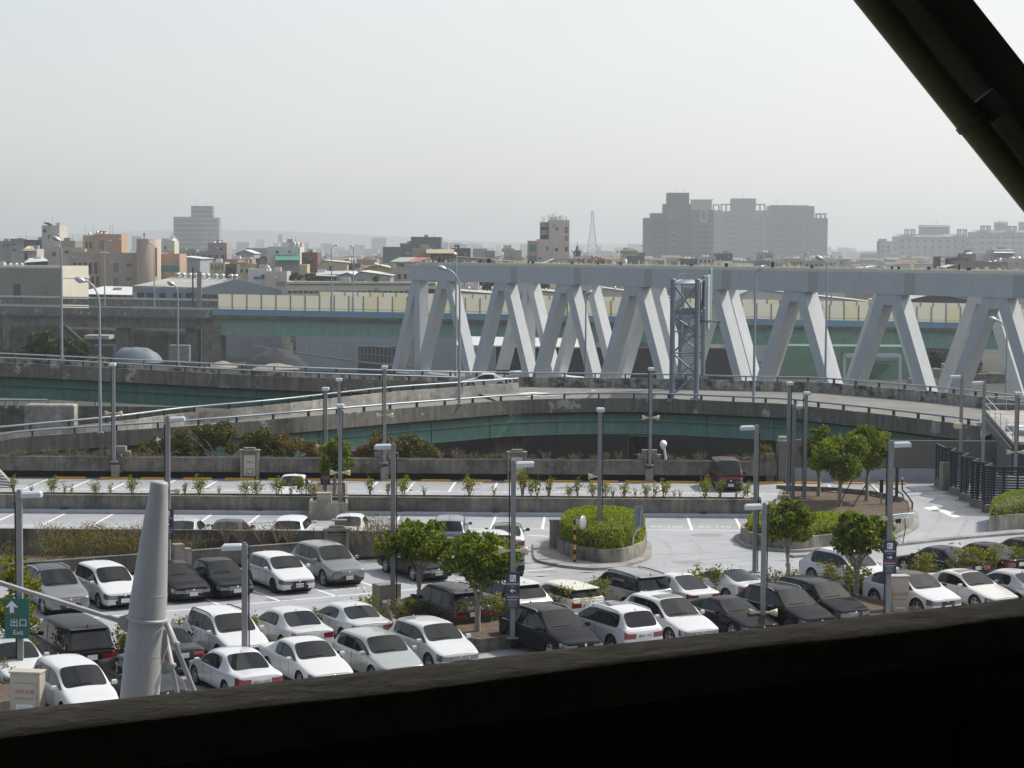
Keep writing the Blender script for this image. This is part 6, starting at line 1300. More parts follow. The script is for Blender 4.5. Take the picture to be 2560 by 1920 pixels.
def car_mesh(T, opt):
    """one smooth surface over the cage, then cut into parts by the cage face each piece came from"""
    st = car_cage(T); n = len(st); v = []; f = []; tagf = []
    hatch = T['deck'] is None; ic = 5 if T['cowl'] > .15 else (5 if T['cowl'] > .12 else 4)
    # index of the stations
    ic = next(i for i, s in enumerate(st) if abs(s[0] - (T['L'] / 2 - T['cowl'] * T['L'])) < 1e-6)
    irf = ic + 1; irb = next(i for i, s in enumerate(st) if abs(s[0] - (T['L'] / 2 - T['rb'] * T['L'])) < 1e-6); irr = irb - 1
    for x, pts in st:
        for (y, z) in pts: v.append((x, y, z))
        for (y, z) in reversed(pts[:-1]): v.append((x, -y, z))
    m = NB * 2 - 1
    lowblk = opt.get('cladding', False)
    for i in range(n - 1):
        for k in range(m - 1):
            j = k if k < NB - 1 else m - 2 - k       # strip number from the sill up
            t = 'body'
            if j == 4 and ic <= i < irb:
                t = 'side_window'
                if i in (irf + 1,): t = 'trim'
                if hatch and i == irf + 3: t = 'trim'
                if i == irr and T['deck']: t = 'body'
                if i >= irr and hatch: t = 'body' if not opt.get('wrap') else 'side_window'
                if hatch and i == irr - 1 and opt.get('thick_c'): t = 'body'
            if i == ic and j in (6, 7): t = 'windshield'
            if i == irr and j in (6, 7): t = 'rear_window'
            if i == irr and j == 5 and hatch: t = 'rear_window' if opt.get('wrap') else 'body'
            if irf <= i < irr and opt.get('roofc') and j in (5, 6, 7): t = 'roof2'
            if i < 2 and j == 2: t = 'headlight'
            if i == 2 and j == 2 and opt.get('longlight', True): t = 'headlight' if False else 'body'
            if i >= n - 3 and j == 2: t = 'taillight'
            if i >= n - 3 and j == 3 and opt.get('tall_tail'): t = 'taillight'
            if j == 0 and lowblk: t = 'trim'
            a, b, c, d = i * m + k, i * m + k + 1, (i + 1) * m + k + 1, (i + 1) * m + k
            f.append((a, b, c, d)); tagf.append(t)
    for s, i in ((0, 0), (1, n - 1)):        # close nose and tail with strips
        def col(j, q): return i * m + (j if q == 0 else m - 1 - j)
        base_ = len(v); x, pts = st[i]
        idx = []
        for j in range(NB - 1):
            row = [col(j, 0)]
            for q in (.62, -.62):
                bx = x + (.035 if s == 0 else -.03) * (1 if j < 4 else .3)
                v.append((bx, pts[j][0] * q, pts[j][1])); row.append(len(v) - 1)
            row.append(col(j, 1)); idx.append(row)
        for j in range(NB - 2):
            for c in range(3):
                q = (idx[j][c], idx[j][c + 1], idx[j + 1][c + 1], idx[j + 1][c])
                t = 'body'
                if s == 0:
                    if j == 2 and c == 1: t = opt.get('nose', 'grille')
                    if j == 2 and c != 1: t = 'headlight'
                    if j == 0 and c == 1: t = 'trim'
                    if j == 1 and c == 1 and opt.get('mouth', True): t = 'trim'
                    if j == 0 and lowblk: t = 'trim'
                else:
                    if j == 2 and c != 1: t = 'taillight'
                    if j == 0: t = 'trim' if (lowblk or hatch) else 'body'
                f.append(q if s == 1 else tuple(reversed(q))); tagf.append(t)
        q = (idx[-1][0], idx[-1][1], idx[-1][2], idx[-1][3], i * m + NB - 1); f.append(q if s == 1 else tuple(reversed(q))); tagf.append('body')
    # floor
    for i in range(n - 1):
        f.append((i * m, (i + 1) * m, (i + 1) * m + m - 1, i * m + m - 1)); tagf.append('floor')
    names = ['body', 'side_window', 'windshield', 'rear_window', 'headlight', 'taillight', 'trim', 'grille', 'roof2', 'floor']
    me = bpy.data.meshes.new('cage'); me.from_pydata(v, [], f); me.polygons.foreach_set('material_index', [names.index(t) for t in tagf])
    for _ in names: me.materials.append(None)
    bm = bmesh.new(); bm.from_mesh(me); bm.verts.ensure_lookup_table(); bm.verts.index_update(); bmesh.ops.recalc_face_normals(bm, faces=bm.faces); cl = bm.edges.layers.float.get('crease_edge') or bm.edges.layers.float.new('crease_edge')
    for e in bm.edges:
        mi = {fc.material_index for fc in e.link_faces}
        if len(mi) > 1 and (mi & {1, 2, 3, 6}): e[cl] = 1.0
        if 9 in mi: e[cl] = .6
        a_, b_ = e.verts[0].index, e.verts[1].index
        if a_ < n * m and b_ < n * m and abs(a_ - b_) == m:          # lengthwise body lines
            k_ = a_ % m; k_ = min(k_, m - 1 - k_); e[cl] = max(e[cl], {1: .55, 3: .62, 6: .25}.get(k_, 0))
        elif a_ < n * m and b_ < n * m and abs(a_ - b_) == 1 and min(a_, b_) // m in (0, n - 1): e[cl] = max(e[cl], .35)
    bm.to_mesh(me); bm.free()
    o = bpy.data.objects.new('cage', me); COL.objects.link(o); sm = o.modifiers.new('s', 'SUBSURF'); sm.levels = 2; sm.render_levels = 2
    bpy.context.view_layer.update(); ev = bpy.data.meshes.new_from_object(o.evaluated_get(bpy.context.evaluated_depsgraph_get())); bpy.data.objects.remove(o); bpy.data.meshes.remove(me)
    V_ = [v_.co.copy() for v_ in ev.vertices]; FS = [(tuple(p.vertices), p.material_index) for p in ev.polygons]; bpy.data.meshes.remove(ev)
    tree = BVHTree.FromPolygons(V_, [p[0] for p in FS])
    # wheel arches
    wx = [T['L'] / 2 - a * T['L'] for a in T['ax']]; Rr = T['wr'] + .055; cz = T['wr']
    inside = [False] * len(V_)
    for i, p in enumerate(V_):
        if abs(p.y) > T['W'] * .30:
            for x in wx:
                if (p.x - x) ** 2 + (p.z - cz) ** 2 < Rr * Rr: inside[i] = x
    keep = []
    for fc, mi in FS:
        if mi in (0, 6, 9) and all(inside[i] is not False for i in fc): continue
        keep.append((fc, mi))
    for i, x in enumerate(inside):
        if x is not False:
            p = V_[i]; d = Vector((p.x - x, 0, p.z - cz)); d = d.normalized() if d.length > 1e-5 else Vector((0, 0, 1)); V_[i] = Vector((x + d.x * Rr, p.y, cz + d.z * Rr))
    out = {}
    for k, nm in enumerate(names):
        fs = [fc for fc, mi in keep if mi == k]
        if not fs: continue
        if nm in ('headlight', 'taillight'):
            for s in (1, -1):
                sel = [fc for fc in fs if sum(V_[i].y for i in fc) * s > 0]
                if sel: out[(nm, s)] = sub(V_, sel)
        elif nm in ('side_window', 'trim'):
            for s in (1, -1):
                sel = [fc for fc in fs if sum(V_[i].y for i in fc) * s > 0]
                # one pane per gap between the pillars
                par = {}
                def find(a):
                    while par.setdefault(a, a) != a: a = par[a]
                    return a
                for fc in sel:
                    for i in fc[1:]: par[find(i)] = find(fc[0])
                grp = {}
                for fc in sel: grp.setdefault(find(fc[0]), []).append(fc)
                for gi, g_ in enumerate(grp.values()): out[(nm, s, gi)] = sub(V_, g_)
        else: out[(nm,)] = sub(V_, fs)
    return out, tree
def sub(V_, fs):
    ix = {}; vs = []; o = []
    for fc in fs:
        r_ = []
        for i in fc:
            if i not in ix: ix[i] = len(vs); vs.append(V_[i])
            r_.append(ix[i])
        o.append(tuple(r_))
    return vs, o
def mk(name, vf, mm):
    mb = MB(); mb.add(vf[0], vf[1], 0, True); return mb.mesh(name, [mm])
WHEEL = {}
def wheel_meshes(r, dark=False):
    key = (round(r, 3), dark)
    if key in WHEEL: return WHEEL[key]
    w = .215; ri = r * .70
    mb = MB(); mb.lathe([(ri, -w / 2), (r * .93, -w / 2), (r, -w / 2 + .03), (r, w / 2 - .03), (r * .93, w / 2), (ri, w / 2 - .01), (ri, -w / 2)], 24, axis='y'); ty = mb.mesh('tyre', [m_tyre])
    mb = MB(); mb.lathe([(ri, w / 2 - .015), (ri * .92, w / 2 - .02), (ri * .90, w / 2 - .06)], 24, m=0, axis='y'); mb.lathe([(ri * .9, w / 2 - .075), (0, w / 2 - .075)], 20, m=1, axis='y')
    mb.lathe([(.0, w / 2 - .012), (.075, w / 2 - .02), (.08, w / 2 - .07)], 12, m=0, axis='y')
    for k in range(5):
        a = k * 2 * pi / 5 + .3; c, s = cos(a), sin(a); q = []
        for (rr_, ww) in ((.05, .05), (ri * .92, .045)):
            for e in (-1, 1): q.append((c * rr_ - s * ww * e, w / 2 - .028, s * rr_ + c * ww * e))
        mb.add(q, [(0, 1, 3, 2), (2, 3, 1, 0)], 0)
    rm = mb.mesh('rim', [m_trim if dark else m_rim, m_trim]); WHEEL[key] = (ty, rm); return ty, rm
CARS = []
def car(label, typ, pt, px, py, hz, ang, color, name='parked_car', z0=0.0, group=None, cat='car', **opt):
    """px,py: the middle of the roof in the picture; hz: its height; ang: heading of the nose"""
    T = dict(TYPES[typ]); T.update(opt.get('dims', {})); rc = G(px, py, z0 + T['H']); h = Vector((cos(ang), sin(ang), 0))
    fm = (T['rf'] + T['rr']) / 2 - .5; pos = rc + h * (fm * T['L']); pos.z = z0
    t = thing(name, label, cat, tuple(pos), ang, group)
    parts, tree = car_mesh(T, opt); B = None
    body = None
    for k, vf in parts.items():
        nm = k[0]
        if nm == 'body': body = part('body', mk('body', vf, color), None, t)
    for k, vf in parts.items():
        nm = k[0]
        if nm == 'body': continue
        mm = {'side_window': m_cglass, 'windshield': m_cglass, 'rear_window': m_cglass, 'headlight': m_hl, 'taillight': m_tl, 'trim': m_trim, 'grille': opt.get('grille', m_trim), 'roof2': opt.get('roofc', color), 'floor': m_trim}[nm]
        if nm == 'grille' and opt.get('grille') == 'body': mm = color
        part({'roof2': 'roof', 'floor': 'underbody'}.get(nm, nm), mk(nm, vf, mm), None, t)
    L, W, H = T['L'], T['W'], T['H']
    ty, rm = wheel_meshes(T['wr'], opt.get('dark_rims', False))
    wl = MB()
    for a in T['ax']:
        x = L / 2 - a * L
        wl.lathe([(T['wr'] + .05, -W / 2 + .06), (T['wr'] + .05, W / 2 - .06)], 20, c=(x, 0, T['wr']), axis='y'); wl.lathe([(T['wr'] + .05, 0), (0, 0)], 20, c=(x, -W / 2 + .32, T['wr']), axis='y'); wl.lathe([(0, 0), (T['wr'] + .05, 0)], 20, c=(x, W / 2 - .32, T['wr']), axis='y')
        for s in (1, -1):
            o = bpy.data.objects.new('wheel', ty) if False else None
            e = bpy.data.objects.new('wheel', None); COL.objects.link(e); e.parent = t; e.location = (x, s * (W / 2 - .135), T['wr']); e.rotation_euler = (0, 0, 0 if s > 0 else pi); e.empty_display_size = .2
            part('tyre', ty, None, e); part('rim', rm, None, e)
    part('wheel_arch', wl, [m_trim], t)
    def hit(o, d): r_ = tree.ray_cast(Vector(o), Vector(d)); return r_[0]
    # mirrors
    mx = L / 2 - (T['cowl'] + .055) * L
    for s in (1, -1):
        q = hit((mx, s * 2, T['belt'] - .02), (0, -s, 0)); y = q.y if q else s * W / 2
        mb = MB(); mb.box((0, 0, 0), (.13, .20, .145), bev=.05); mb.bar((-.01, -s * .09, -.03), (-.02, -s * .2, -.06), .06, .05)
        p = part('wing_mirror', mb.mesh('wing_mirror', [opt.get('mirror', color)]), None, t); p.location = (mx, y + s * .155, T['belt'] + .07)
    # plate(s)
    for s, key in ((1, 'fplate'), (-1, 'rplate')):
        z = opt.get(key + 'z', .41 + (T['zb'] - .2) * .8 if s > 0 else (T['tail'] - .22 if T['deck'] else T['tail'] - .30)); q = hit((s * 4, 0, z), (-s, 0, 0))
        if not q: continue
        x = q.x + s * .012; mb = MB(); mb.box((x, 0, z), (.02, .36, .17), m=0)
        if opt.get('plate'): text(mb, opt['plate'], .13, (x + s * .0135, 0, z - .045), (0, s, 0), (0, 0, 1), 1, True, .01)
        part('license_plate', mb, [m_plate, m_ink], t)
    if opt.get('bars'):                      # bright grille bars and badge
        mb = MB()
        z0_, z1_ = T['hz'][0] - .25, T['hz'][0] - .12
        for i in range(4):
            z = z0_ + (z1_ - z0_) * i / 3; q = hit((4, 0, z), (-1, 0, 0)); 
            if q: mb.box((q.x + .01, 0, z), (.03, .72 if i < 3 else .78, .018))
        part('grille_bars', mb, [m_chrome], t)
    q = hit((4, 0, T['hz'][0] - .13), (-1, 0, 0))
    if q: mb = MB(); mb.lathe([(0, .02), (.05, .018), (.055, 0)], 12, c=(q.x, 0, q.z), axis='x'); part('badge', mb, [m_chrome], t)
    if opt.get('rails'):
        for s in (1, -1):
            y = s * (W / 2 * T['tum'] - .015); pts = []
            for fr in (.04, .1, .3, .55, .8, .93, .98):
                x = L / 2 - (T['rf'] + .02 + (T['rr'] - T['rf'] - .03) * fr) * L; q = hit((x, y, 3), (0, 0, -1)); pts.append(Vector((x, y, (q.z if q else H) + (.055 if .05 < fr < .95 else .0))))
            mb = MB(); mb.tube(pts, .022, 6); part('roof_rail', mb, [opt['rails']], t)
    if opt.get('sunroof'):
        x0, x1 = L / 2 - (T['rf'] + .03) * L, L / 2 - (T['rf'] + .03 + opt['sunroof']) * L; rows = []
        for i in range(5):
            r_ = []
            for j in range(7):
                x = x0 + (x1 - x0) * i / 4; y = -W * .27 + W * .54 * j / 6; q = hit((x, y, 3), (0, 0, -1)); r_.append((x, y, (q.z if q else H) + .006))
            rows.append(r_)
        mb = MB(); mb.grid(rows[::-1], 0, True); part('sunroof', mb, [m_sunroof], t)
    # fin aerial, wiper, door handles, lower grille
    xa = L / 2 - (T['rr'] - .03) * L; q = hit((xa, 0, 3), (0, 0, -1))
    if q:
        mb = MB()
        if opt.get('rod'): mb.tube([q, q + Vector((-.12, 0, .28))], .012, 5)
        else: mb.add([(q.x + .09, .0, q.z - .01), (q.x - .07, .025, q.z - .01), (q.x - .07, -.025, q.z - .01), (q.x - .06, 0, q.z + .06)], [(0, 1, 3), (0, 3, 2), (1, 2, 3)])
        part('aerial', mb, [opt.get('mirror', color)], t)
    for s in (1, -1):
        for fx in (.46, .655 if typ not in ('coupe', 'mini', 'bubble') else .0):
            if not fx: continue
            x = L / 2 - fx * L; q = hit((x, s * 2, T['belt'] - .13), (0, -s, 0))
            if q: mb = MB(); mb.box((x, q.y + s * .008, q.z), (.17, .03, .025)); part('door_handle', mb, [opt.get('handle', color)], t)
    mb = MB()
    for fx in (T['rf'] - .035, T['rf'] + (T['rb'] - T['rf']) * .27, ):
        for s in (1, -1):
            pts = []
            for z in (T['belt'] - .06, T['belt'] - .2, (T['zb'] + T['belt']) / 2, T['zb'] + .14):
                x = L / 2 - fx * L; q = hit((x, s * 2, z), (0, -s, 0)); 
                if q: pts.append(Vector((q.x, q.y + s * .001, q.z)))
            if len(pts) > 1: mb.tube(pts, .006, 4)
    part('door_seam', mb, [m_trim], t)
    mb = MB(); xw = L / 2 - (T['cowl'] + .012) * L; pts = []
    for y in (-W * .30, -W * .1, W * .12):
        q = hit((xw - .03 - abs(y) * .02, y, 3), (0, 0, -1)); 
        if q: pts.append(q + Vector((0, 0, .02)))
    if len(pts) > 1: mb.tube(pts, .012, 4); part('wiper', mb, [m_trim], t)
    if opt.get('trimline'):
        for s in (1, -1):
            pts = []
            for i in range(14):
                fx = T['cowl'] + .03 + (T['rb'] - .03 - T['cowl'] - .03) * i / 13; q = hit((L / 2 - fx * L, s * 2, T['belt'] - .012), (0, -s, 0))
                if q: pts.append(q + Vector((0, s * .006, 0)))
            mb = MB(); mb.tube(pts, .014, 4); part('window_trim', mb, [m_chrome], t)
    if opt.get('spoiler') and T['deck'] is None:
        x = L / 2 - T['rr'] * L; q = hit((x + .06, 0, 3), (0, 0, -1)); mb = MB(); wv = W * T['tum'] * .9
        mb.add([(x + .1, -wv / 2, q.z - .01), (x + .1, wv / 2, q.z - .01), (x - .22, wv / 2 * .95, q.z - .035), (x - .22, -wv / 2 * .95, q.z - .035), (x + .1, -wv / 2, q.z - .07), (x + .1, wv / 2, q.z - .07), (x - .2, wv / 2 * .95, q.z - .065), (x - .2, -wv / 2 * .95, q.z - .065)], [(0, 1, 2, 3), (7, 6, 5, 4), (0, 3, 7, 4), (1, 5, 6, 2), (2, 6, 7, 3)]); part('spoiler', mb, [opt.get('spoiler') if not isinstance(opt['spoiler'], bool) else color], t)
    CARS.append(t); return t
N_ = atan2(HD.y, HD.x); R_ = N_ + pi                      # nose or tail towards the camera side
gA, gB, gC = 'cars parked along the ledge', 'cars parked behind the front row', 'cars in the front row'
# first row along the ledge
car('silver grey wagon with a black roof, leftmost of the row along the ledge', 'suv_sleek', None, 121, 1413, 1.69, N_, p_grey, group=gA, rails=m_chrome, roofc=p_dgrey, bars=True, trimline=True)
car('white rounded compact wagon between the grey wagon and the grey mast', 'mpv', None, 254, 1406, 1.6, N_, p_white, group=gA, plate='')
car('black sedan with a chrome framed grille half hidden behind the grey mast', 'sedan_long', None, 427, 1402, 1.47, N_, p_black, group=gA, bars=True)
car('older black sedan right of the one behind the mast, its windscreen holding papers', 'sedan', None, 538, 1395, 1.47, N_, p_black, group=gA, dims=dict(H=1.48), bars=True)
car('white compact hatchback facing us with dark headlights and number plate', 'hatch', None, 684, 1381, 1.46, N_, p_white, group=gA, plate='AMG-7297', dark_rims=True)
car('grey green compact wagon facing us at the right end of the five car run', 'suv', None, 803, 1354, 1.68, N_, p_greygreen, group=gA, plate='2071-QP', bars=True, cladding=True)
car('black sedan with a bright slatted grille hidden behind the two pruned trees', 'sedan', None, 1032, 1358, 1.45, N_, p_black, group=gA, plate='1068-QQ', bars=True, trimline=True)
car('dark tall wagon facing us behind the left-arrow sign post', 'suv_box', None, 1232, 1328, 1.8, R(-75), p_navy, group=gA, roofc=p_light, dims=dict(H=1.8), bars=True)  # pale roof paint: sunlight on the dark roof put into its colour
# row behind the planters
car('white sedan cut off by the left edge below the green exit sign', 'sedan', None, 22, 1596, 1.47, N_, p_white, group=gB)
car('long black people carrier with rear to us left of the grey mast', 'bigmpv', None, 190, 1548, 1.8, R_, p_black, group=gB, spoiler=True, wrap=True, tall_tail=True)
car('dark sedan of which only a tail and red lamp show right of the grey mast', 'sedan', None, 405, 1562, 1.46, R_, p_dgrey, group=gB)
car('white wagon with black roof rails facing us behind the shrubs right of the grey mast', 'suv', None, 548, 1520, 1.72, N_, p_white, group=gB, rails=m_trim, cladding=False)
car('light silver sedan with red rear lamps behind the shrubs', 'sedan', None, 727, 1519, 1.47, R_, p_light, group=gB)
car('older light silver sedan with slim red lamps beside the white sedan row', 'sedan', None, 876, 1506, 1.42, R_, p_light, group=gB, dims=dict(H=1.41, L=4.5))
car('dark blue grey compact wagon with red lamps behind the tree trunks', 'suv', None, 1135, 1464, 1.68, R_, p_dgrey, group=gB, rails=m_trim, spoiler=True, tall_tail=True)
car('silver white wagon with a roof spoiler just right of the left-arrow sign post', 'suv_sleek', None, 1284, 1446, 1.69, R_, p_light, group=gB, spoiler=True, dims=dict(H=1.68))
car('small cream hatchback with a dark glass band and rod aerial', 'mini', None, 1429, 1456, 1.42, R_, p_cream, group=gB, wrap=True, rod=True, spoiler=True)
car('grey brown boxy wagon with black roof rails, rear to us', 'suv_box', None, 1590, 1425, 1.75, R_, p_grey, group=gB, rails=m_trim, wrap=True, spoiler=True)
car('white bubble shaped car with a rounded rear window', 'bubble', None, 1696, 1432, 1.5, R_, p_white, group=gB)
car('pale silver coupe with a smooth arched roof left of the bare steel post', 'coupe', None, 1818, 1417, 1.41, R_, p_light, group=gB)
car('white crossover with dark rear quarter seen behind the right pruned tree', 'suv_sleek', None, 2098, 1371, 1.68, N_ + .05, p_white, group=gB, rails=m_chrome, dims=dict(L=4.8))
car('black sedan with its nose left, first behind the yellow shrubs at the right', 'sedan_long', None, 2362, 1366, 1.47, R_, p_navy, group=gB, trimline=True)
car('black sedan second in the row behind the yellow shrubs, with red lamps', 'sedan_long', None, 2470, 1357, 1.47, R_, p_black, group=gB)
car('black sedan cut off by the right edge behind the yellow shrubs', 'sedan', None, 2566, 1345, 1.47, R_, p_black, group=gB)
# front row
car('white family wagon at the lower left beside the hydrant cabinet', 'mpv', None, 169, 1646, 1.6, N_, p_white, group=gC, rod=False)
car('dark grey sedan behind the foot of the grey mast', 'sedan', None, 350, 1634, 1.46, N_, p_dgrey, group=gC)
car('white sedan with rear and plate to us, crossed by a lamp post with loudspeakers', 'sedan', None, 590, 1621, 1.47, R_, p_white, group=gC, plate='AWQ-5625')
car('white sedan facing us with folding mirrors, right of the rear facing white sedan', 'sedan', None, 758, 1594, 1.47, N_, p_white, group=gC)
car('sage silver hatchback facing us with window visors', 'hatch', None, 924, 1575, 1.5, N_, p_sage, group=gC, dims=dict(H=1.5))
car('white boxy crossover with a slotted grille left of the brown planter', 'suv', None, 1063, 1546, 1.6, N_, p_white, group=gC, dims=dict(H=1.61, L=4.2, W=1.78), bars=True)
car('black sports wagon with oval headlights and silver rails right of the brown planter', 'suv_sleek', None, 1356, 1512, 1.7, N_, p_black, group=gC, rails=m_chrome, trimline=True, nose='body', dims=dict(L=4.85, W=1.94))
car('white wagon with rear to us, dark red lamps and a glinting rear window', 'suv', None, 1552, 1512, 1.66, R_, p_white, group=gC, plate='ANN-1929', rails=m_chrome, sunroof=.2, trimline=True)
car('white wagon facing us with a grey glass roof panel', 'suv_sleek', None, 1646, 1484, 1.69, N_, p_white, group=gC, sunroof=.13, bars=True)
car('low black four door coupe with chrome window line', 'coupe', None, 1812, 1490, 1.4, N_, p_black, group=gC, trimline=True, dims=dict(L=4.8, W=1.85))
car('black wagon with silver window line behind the bare steel post', 'suv_sleek', None, 1938, 1461, 1.65, N_, p_black, group=gC, rails=m_chrome, trimline=True)
car('black wagon with black roof rails just left of the right-arrow sign planter', 'suv', None, 2022, 1444, 1.7, N_, p_black, group=gC, rails=m_trim, bars=True)
car('white low roofed sporty crossover with a dark floating roof beside the beige cabinet', 'coupe_suv', None, 2255, 1425, 1.6, N_, p_white, group=gC, roofc=p_dgrey, mirror=p_dgrey)
car('silver white sedan with a sunroof near the right edge of the front row', 'sedan_long', None, 2404, 1424, 1.45, N_, p_pearl, group=gC, sunroof=.1)
car('pale silver sedan cut off by the right edge of the front row', 'sedan', None, 2536, 1424, 1.45, R_, p_silver, group=gC)
# the two strips at the back
gD = 'cars in the middle strip'
car('silver sedan whose roof shows over the strip parapet right of the mast top', 'sedan', None, 462, 1296, 1.47, R(88), p_silver, group=gD)
car('dark grey sedan whose roof shows over the strip parapet', 'sedan', None, 573, 1299, 1.47, R(88), p_dgrey, group=gD)
car('white hatchback whose roof shows over the strip parapet left of the niche', 'hatch', None, 728, 1292, 1.47, R(88), p_white, group=gD)
car('white sedan behind the stepped niche with dark rear glass', 'sedan', None, 876, 1285, 1.47, R(88), p_white, group=gD)
car('blue grey hatchback with a rod aerial behind the left pruned tree', 'mpv', None, 1125, 1292, 1.5, R(90), p_blue, group=gD, rod=True)
car('white sedan with a dark glass roof and red lamps behind the sign post', 'sedan_long', None, 1268, 1308, 1.44, R(90), p_white, group=gD, roofc=m_sunroof, mirror=m_trim)
car('white sedan alone in the back strip among shrubs, facing us', 'sedan', None, 735, 1186, 1.5, R(-90), p_white, dims=dict(H=1.55))
car('crimson minivan facing us in the back strip', 'van', None, 1813, 1144, 1.9, R(-88), p_maroon, name='minivan', cat='van', plate='2018-AS', wrap=False, dims=dict(H=1.92), cladding=True)
car('silver white sedan driving on the elevated ramp', 'sedan', None, 1222, 932, 1.45, R(177), p_light, name='moving_car', z0=15 - (15 - P(1226, 956, 155.5 * KY).z) if False else 2.2)
# ================================================================ plants
def leaf_cloud(n, fn, size, rnd, mb, m=0, flat=.0, sq=.75):
    for _ in range(n):
        p, nrm = fn(); s = size * rnd.uniform(.6, 1.25)
        d = Vector((rnd.gauss(0, 1), rnd.gauss(0, 1), rnd.gauss(0, 1))) + nrm * 1.1
        if d.length < .01: d = Vector((0, 0, 1))
        d.normalize(); a = d.orthogonal().normalized(); b = d.cross(a); q = rnd.uniform(0, 6.28); u = a * cos(q) + b * sin(q); w_ = d.cross(u)
        c = Vector(p); k = d * s * .18
        mb.add([c - u * s, c + w_ * s * .5 + k, c + u * s, c - w_ * s * .5 + k], [(0, 1, 2), (0, 2, 3)], m)
def clump_fn(clumps, rnd, shell=.55):
    ws = [c[1] ** 2 for c in clumps]
    def fn():
        c, r = rnd.choices(clumps, ws)[0][:2]; d = Vector((rnd.gauss(0, 1), rnd.gauss(0, 1), rnd.gauss(0, 1))).normalized(); k = shell + (1 - shell) * rnd.random() ** .7
        return Vector(c) + Vector((d.x, d.y, d.z * .8)) * r * k, d
    return fn
def crown_mesh(name, clumps, n, size, mats, seed, extra=None):
    rnd = random.Random(seed); mb = MB(); leaf_cloud(n, clump_fn(clumps, rnd), size, rnd, mb)
    if extra: extra(mb, rnd)
    return mb.mesh(name, mats)
def branchy(mb, base, top, r, rnd, n=5, spread=.8, wob=.12, r2=.3):
    """a few bent stems that part from a short bole"""
    base, top = Vector(base), Vector(top)
    for k in range(n):
        a = 2 * pi * k / n + rnd.uniform(-.4, .4); sp = spread * rnd.uniform(.55, 1.0); tp_ = top + Vector((cos(a) * sp, sin(a) * sp, rnd.uniform(-.25, .2)))
        pts = []; m_ = 6
        for i in range(m_ + 1):
            t_ = i / m_; p = base.lerp(tp_, t_) + Vector((cos(a), sin(a), 0)) * (-.25 * sp * sin(pi * t_)) + Vector((rnd.uniform(-1, 1), rnd.uniform(-1, 1), 0)) * wob * .4 * (0 < i < m_); pts.append(p)
        mb.tube(pts, [r * (1 - (1 - r2) * i / m_) for i in range(m_ + 1)], 6)
        for q in range(2):
            i = rnd.randint(3, 5); p = pts[i]; e = p + Vector((cos(a + rnd.uniform(-1.2, 1.2)), sin(a + rnd.uniform(-1.2, 1.2)), rnd.uniform(.5, 1.1))) * rnd.uniform(.35, .7); mb.tube([p, p.lerp(e, .5) + Vector((0, 0, .05)), e], [r * .4, r * .3, r * .15], 5)
def pruned_tree(label, base, H, crown_r, seed, leaf=None, flat=1.0, bole=.28, n=2600, off=(0, 0), stems=6, size=.115, nclump=34, name='pruned_tree', hfrac=.45):
    rnd = random.Random(seed); t = thing(name, label, 'tree', tuple(base)); lo = H * (1 - hfrac * flat); cc = Vector((off[0], off[1], (H + lo) / 2)); hz = (H - lo) / 2
    mb = MB(); mb.tube([(0, 0, -.05), (.02, 0, H * bole * .6), (off[0] * .3, off[1] * .3, H * bole)], [.13, .10, .12], 8)
    branchy(mb, (off[0] * .3, off[1] * .3, H * bole * .9), (off[0], off[1], lo + hz * .7), .065, rnd, stems, crown_r * .62); part('trunk', mb, [m_trunk], t)
    cl = []
    for _ in range(nclump):
        a = rnd.uniform(0, 6.28); k = sqrt(rnd.random()); z = rnd.uniform(-.85, .8); rr_ = crown_r * sqrt(max(.12, 1 - z * z * .75)) * .82
        cl.append((cc + Vector((cos(a) * k * rr_, sin(a) * k * rr_, z * hz * .85)), crown_r * rnd.uniform(.2, .42)))
    for _ in range(8):
        a = rnd.uniform(0, 6.28); cl.append((cc + Vector((cos(a) * crown_r * .6 * rnd.random(), sin(a) * crown_r * .6 * rnd.random(), hz * rnd.uniform(.8, 1.12))), crown_r * rnd.uniform(.1, .2)))
    part('crown', crown_mesh('crown', cl, n, size, [leaf or m_leaf], seed + 1), None, t); return t
def gz_(px, py, z): p = G(px, py, z); return p
pruned_tree('left of the two pruned trees in the middle planter, broad flat crown', gz_(1048, 1518, .42), 3.35, 1.62, 11, off=(.0, 0), bole=.22, n=6210, hfrac=.40)
pruned_tree('right of the two pruned trees in the middle planter, beside the left-arrow sign', gz_(1193, 1578, .42), 3.6, 1.5, 12, off=(.05, 0), bole=.27, n=5940, hfrac=.46)
pruned_tree('pruned tree left of the camera post on the right, rounded low crown', gz_(1970, 1440, .02), 3.35, 1.35, 13, off=(-.05, 0), bole=.18, n=5400, hfrac=.48)
pruned_tree('pruned tree just left of the camera post on the right', gz_(2140, 1486, .34), 3.45, 1.45, 14, off=(.05, 0), bole=.2, n=5670, hfrac=.48)
pruned_tree('slim leftmost tree of the three on the bare soil planter', gz_(2046, 1240, .67), 4.0, 1.15, 15, bole=.3, n=4050, hfrac=.66)
pruned_tree('fullest front tree of the three on the bare soil planter', gz_(2098, 1266, .67), 3.9, 1.85, 16, off=(.1, 0), bole=.3, n=6210, hfrac=.56)
pruned_tree('rightmost tree of the three on the bare soil planter', gz_(2166, 1252, .67), 4.15, 1.75, 17, off=(.1, 0), bole=.34, n=5670, hfrac=.52)
pruned_tree('bright tree growing from the small raised planter in the middle wall', gz_(836, 1240, .8), 3.3, 1.1, 18, off=(0.05, 0), bole=.3, n=4050, hfrac=.66)
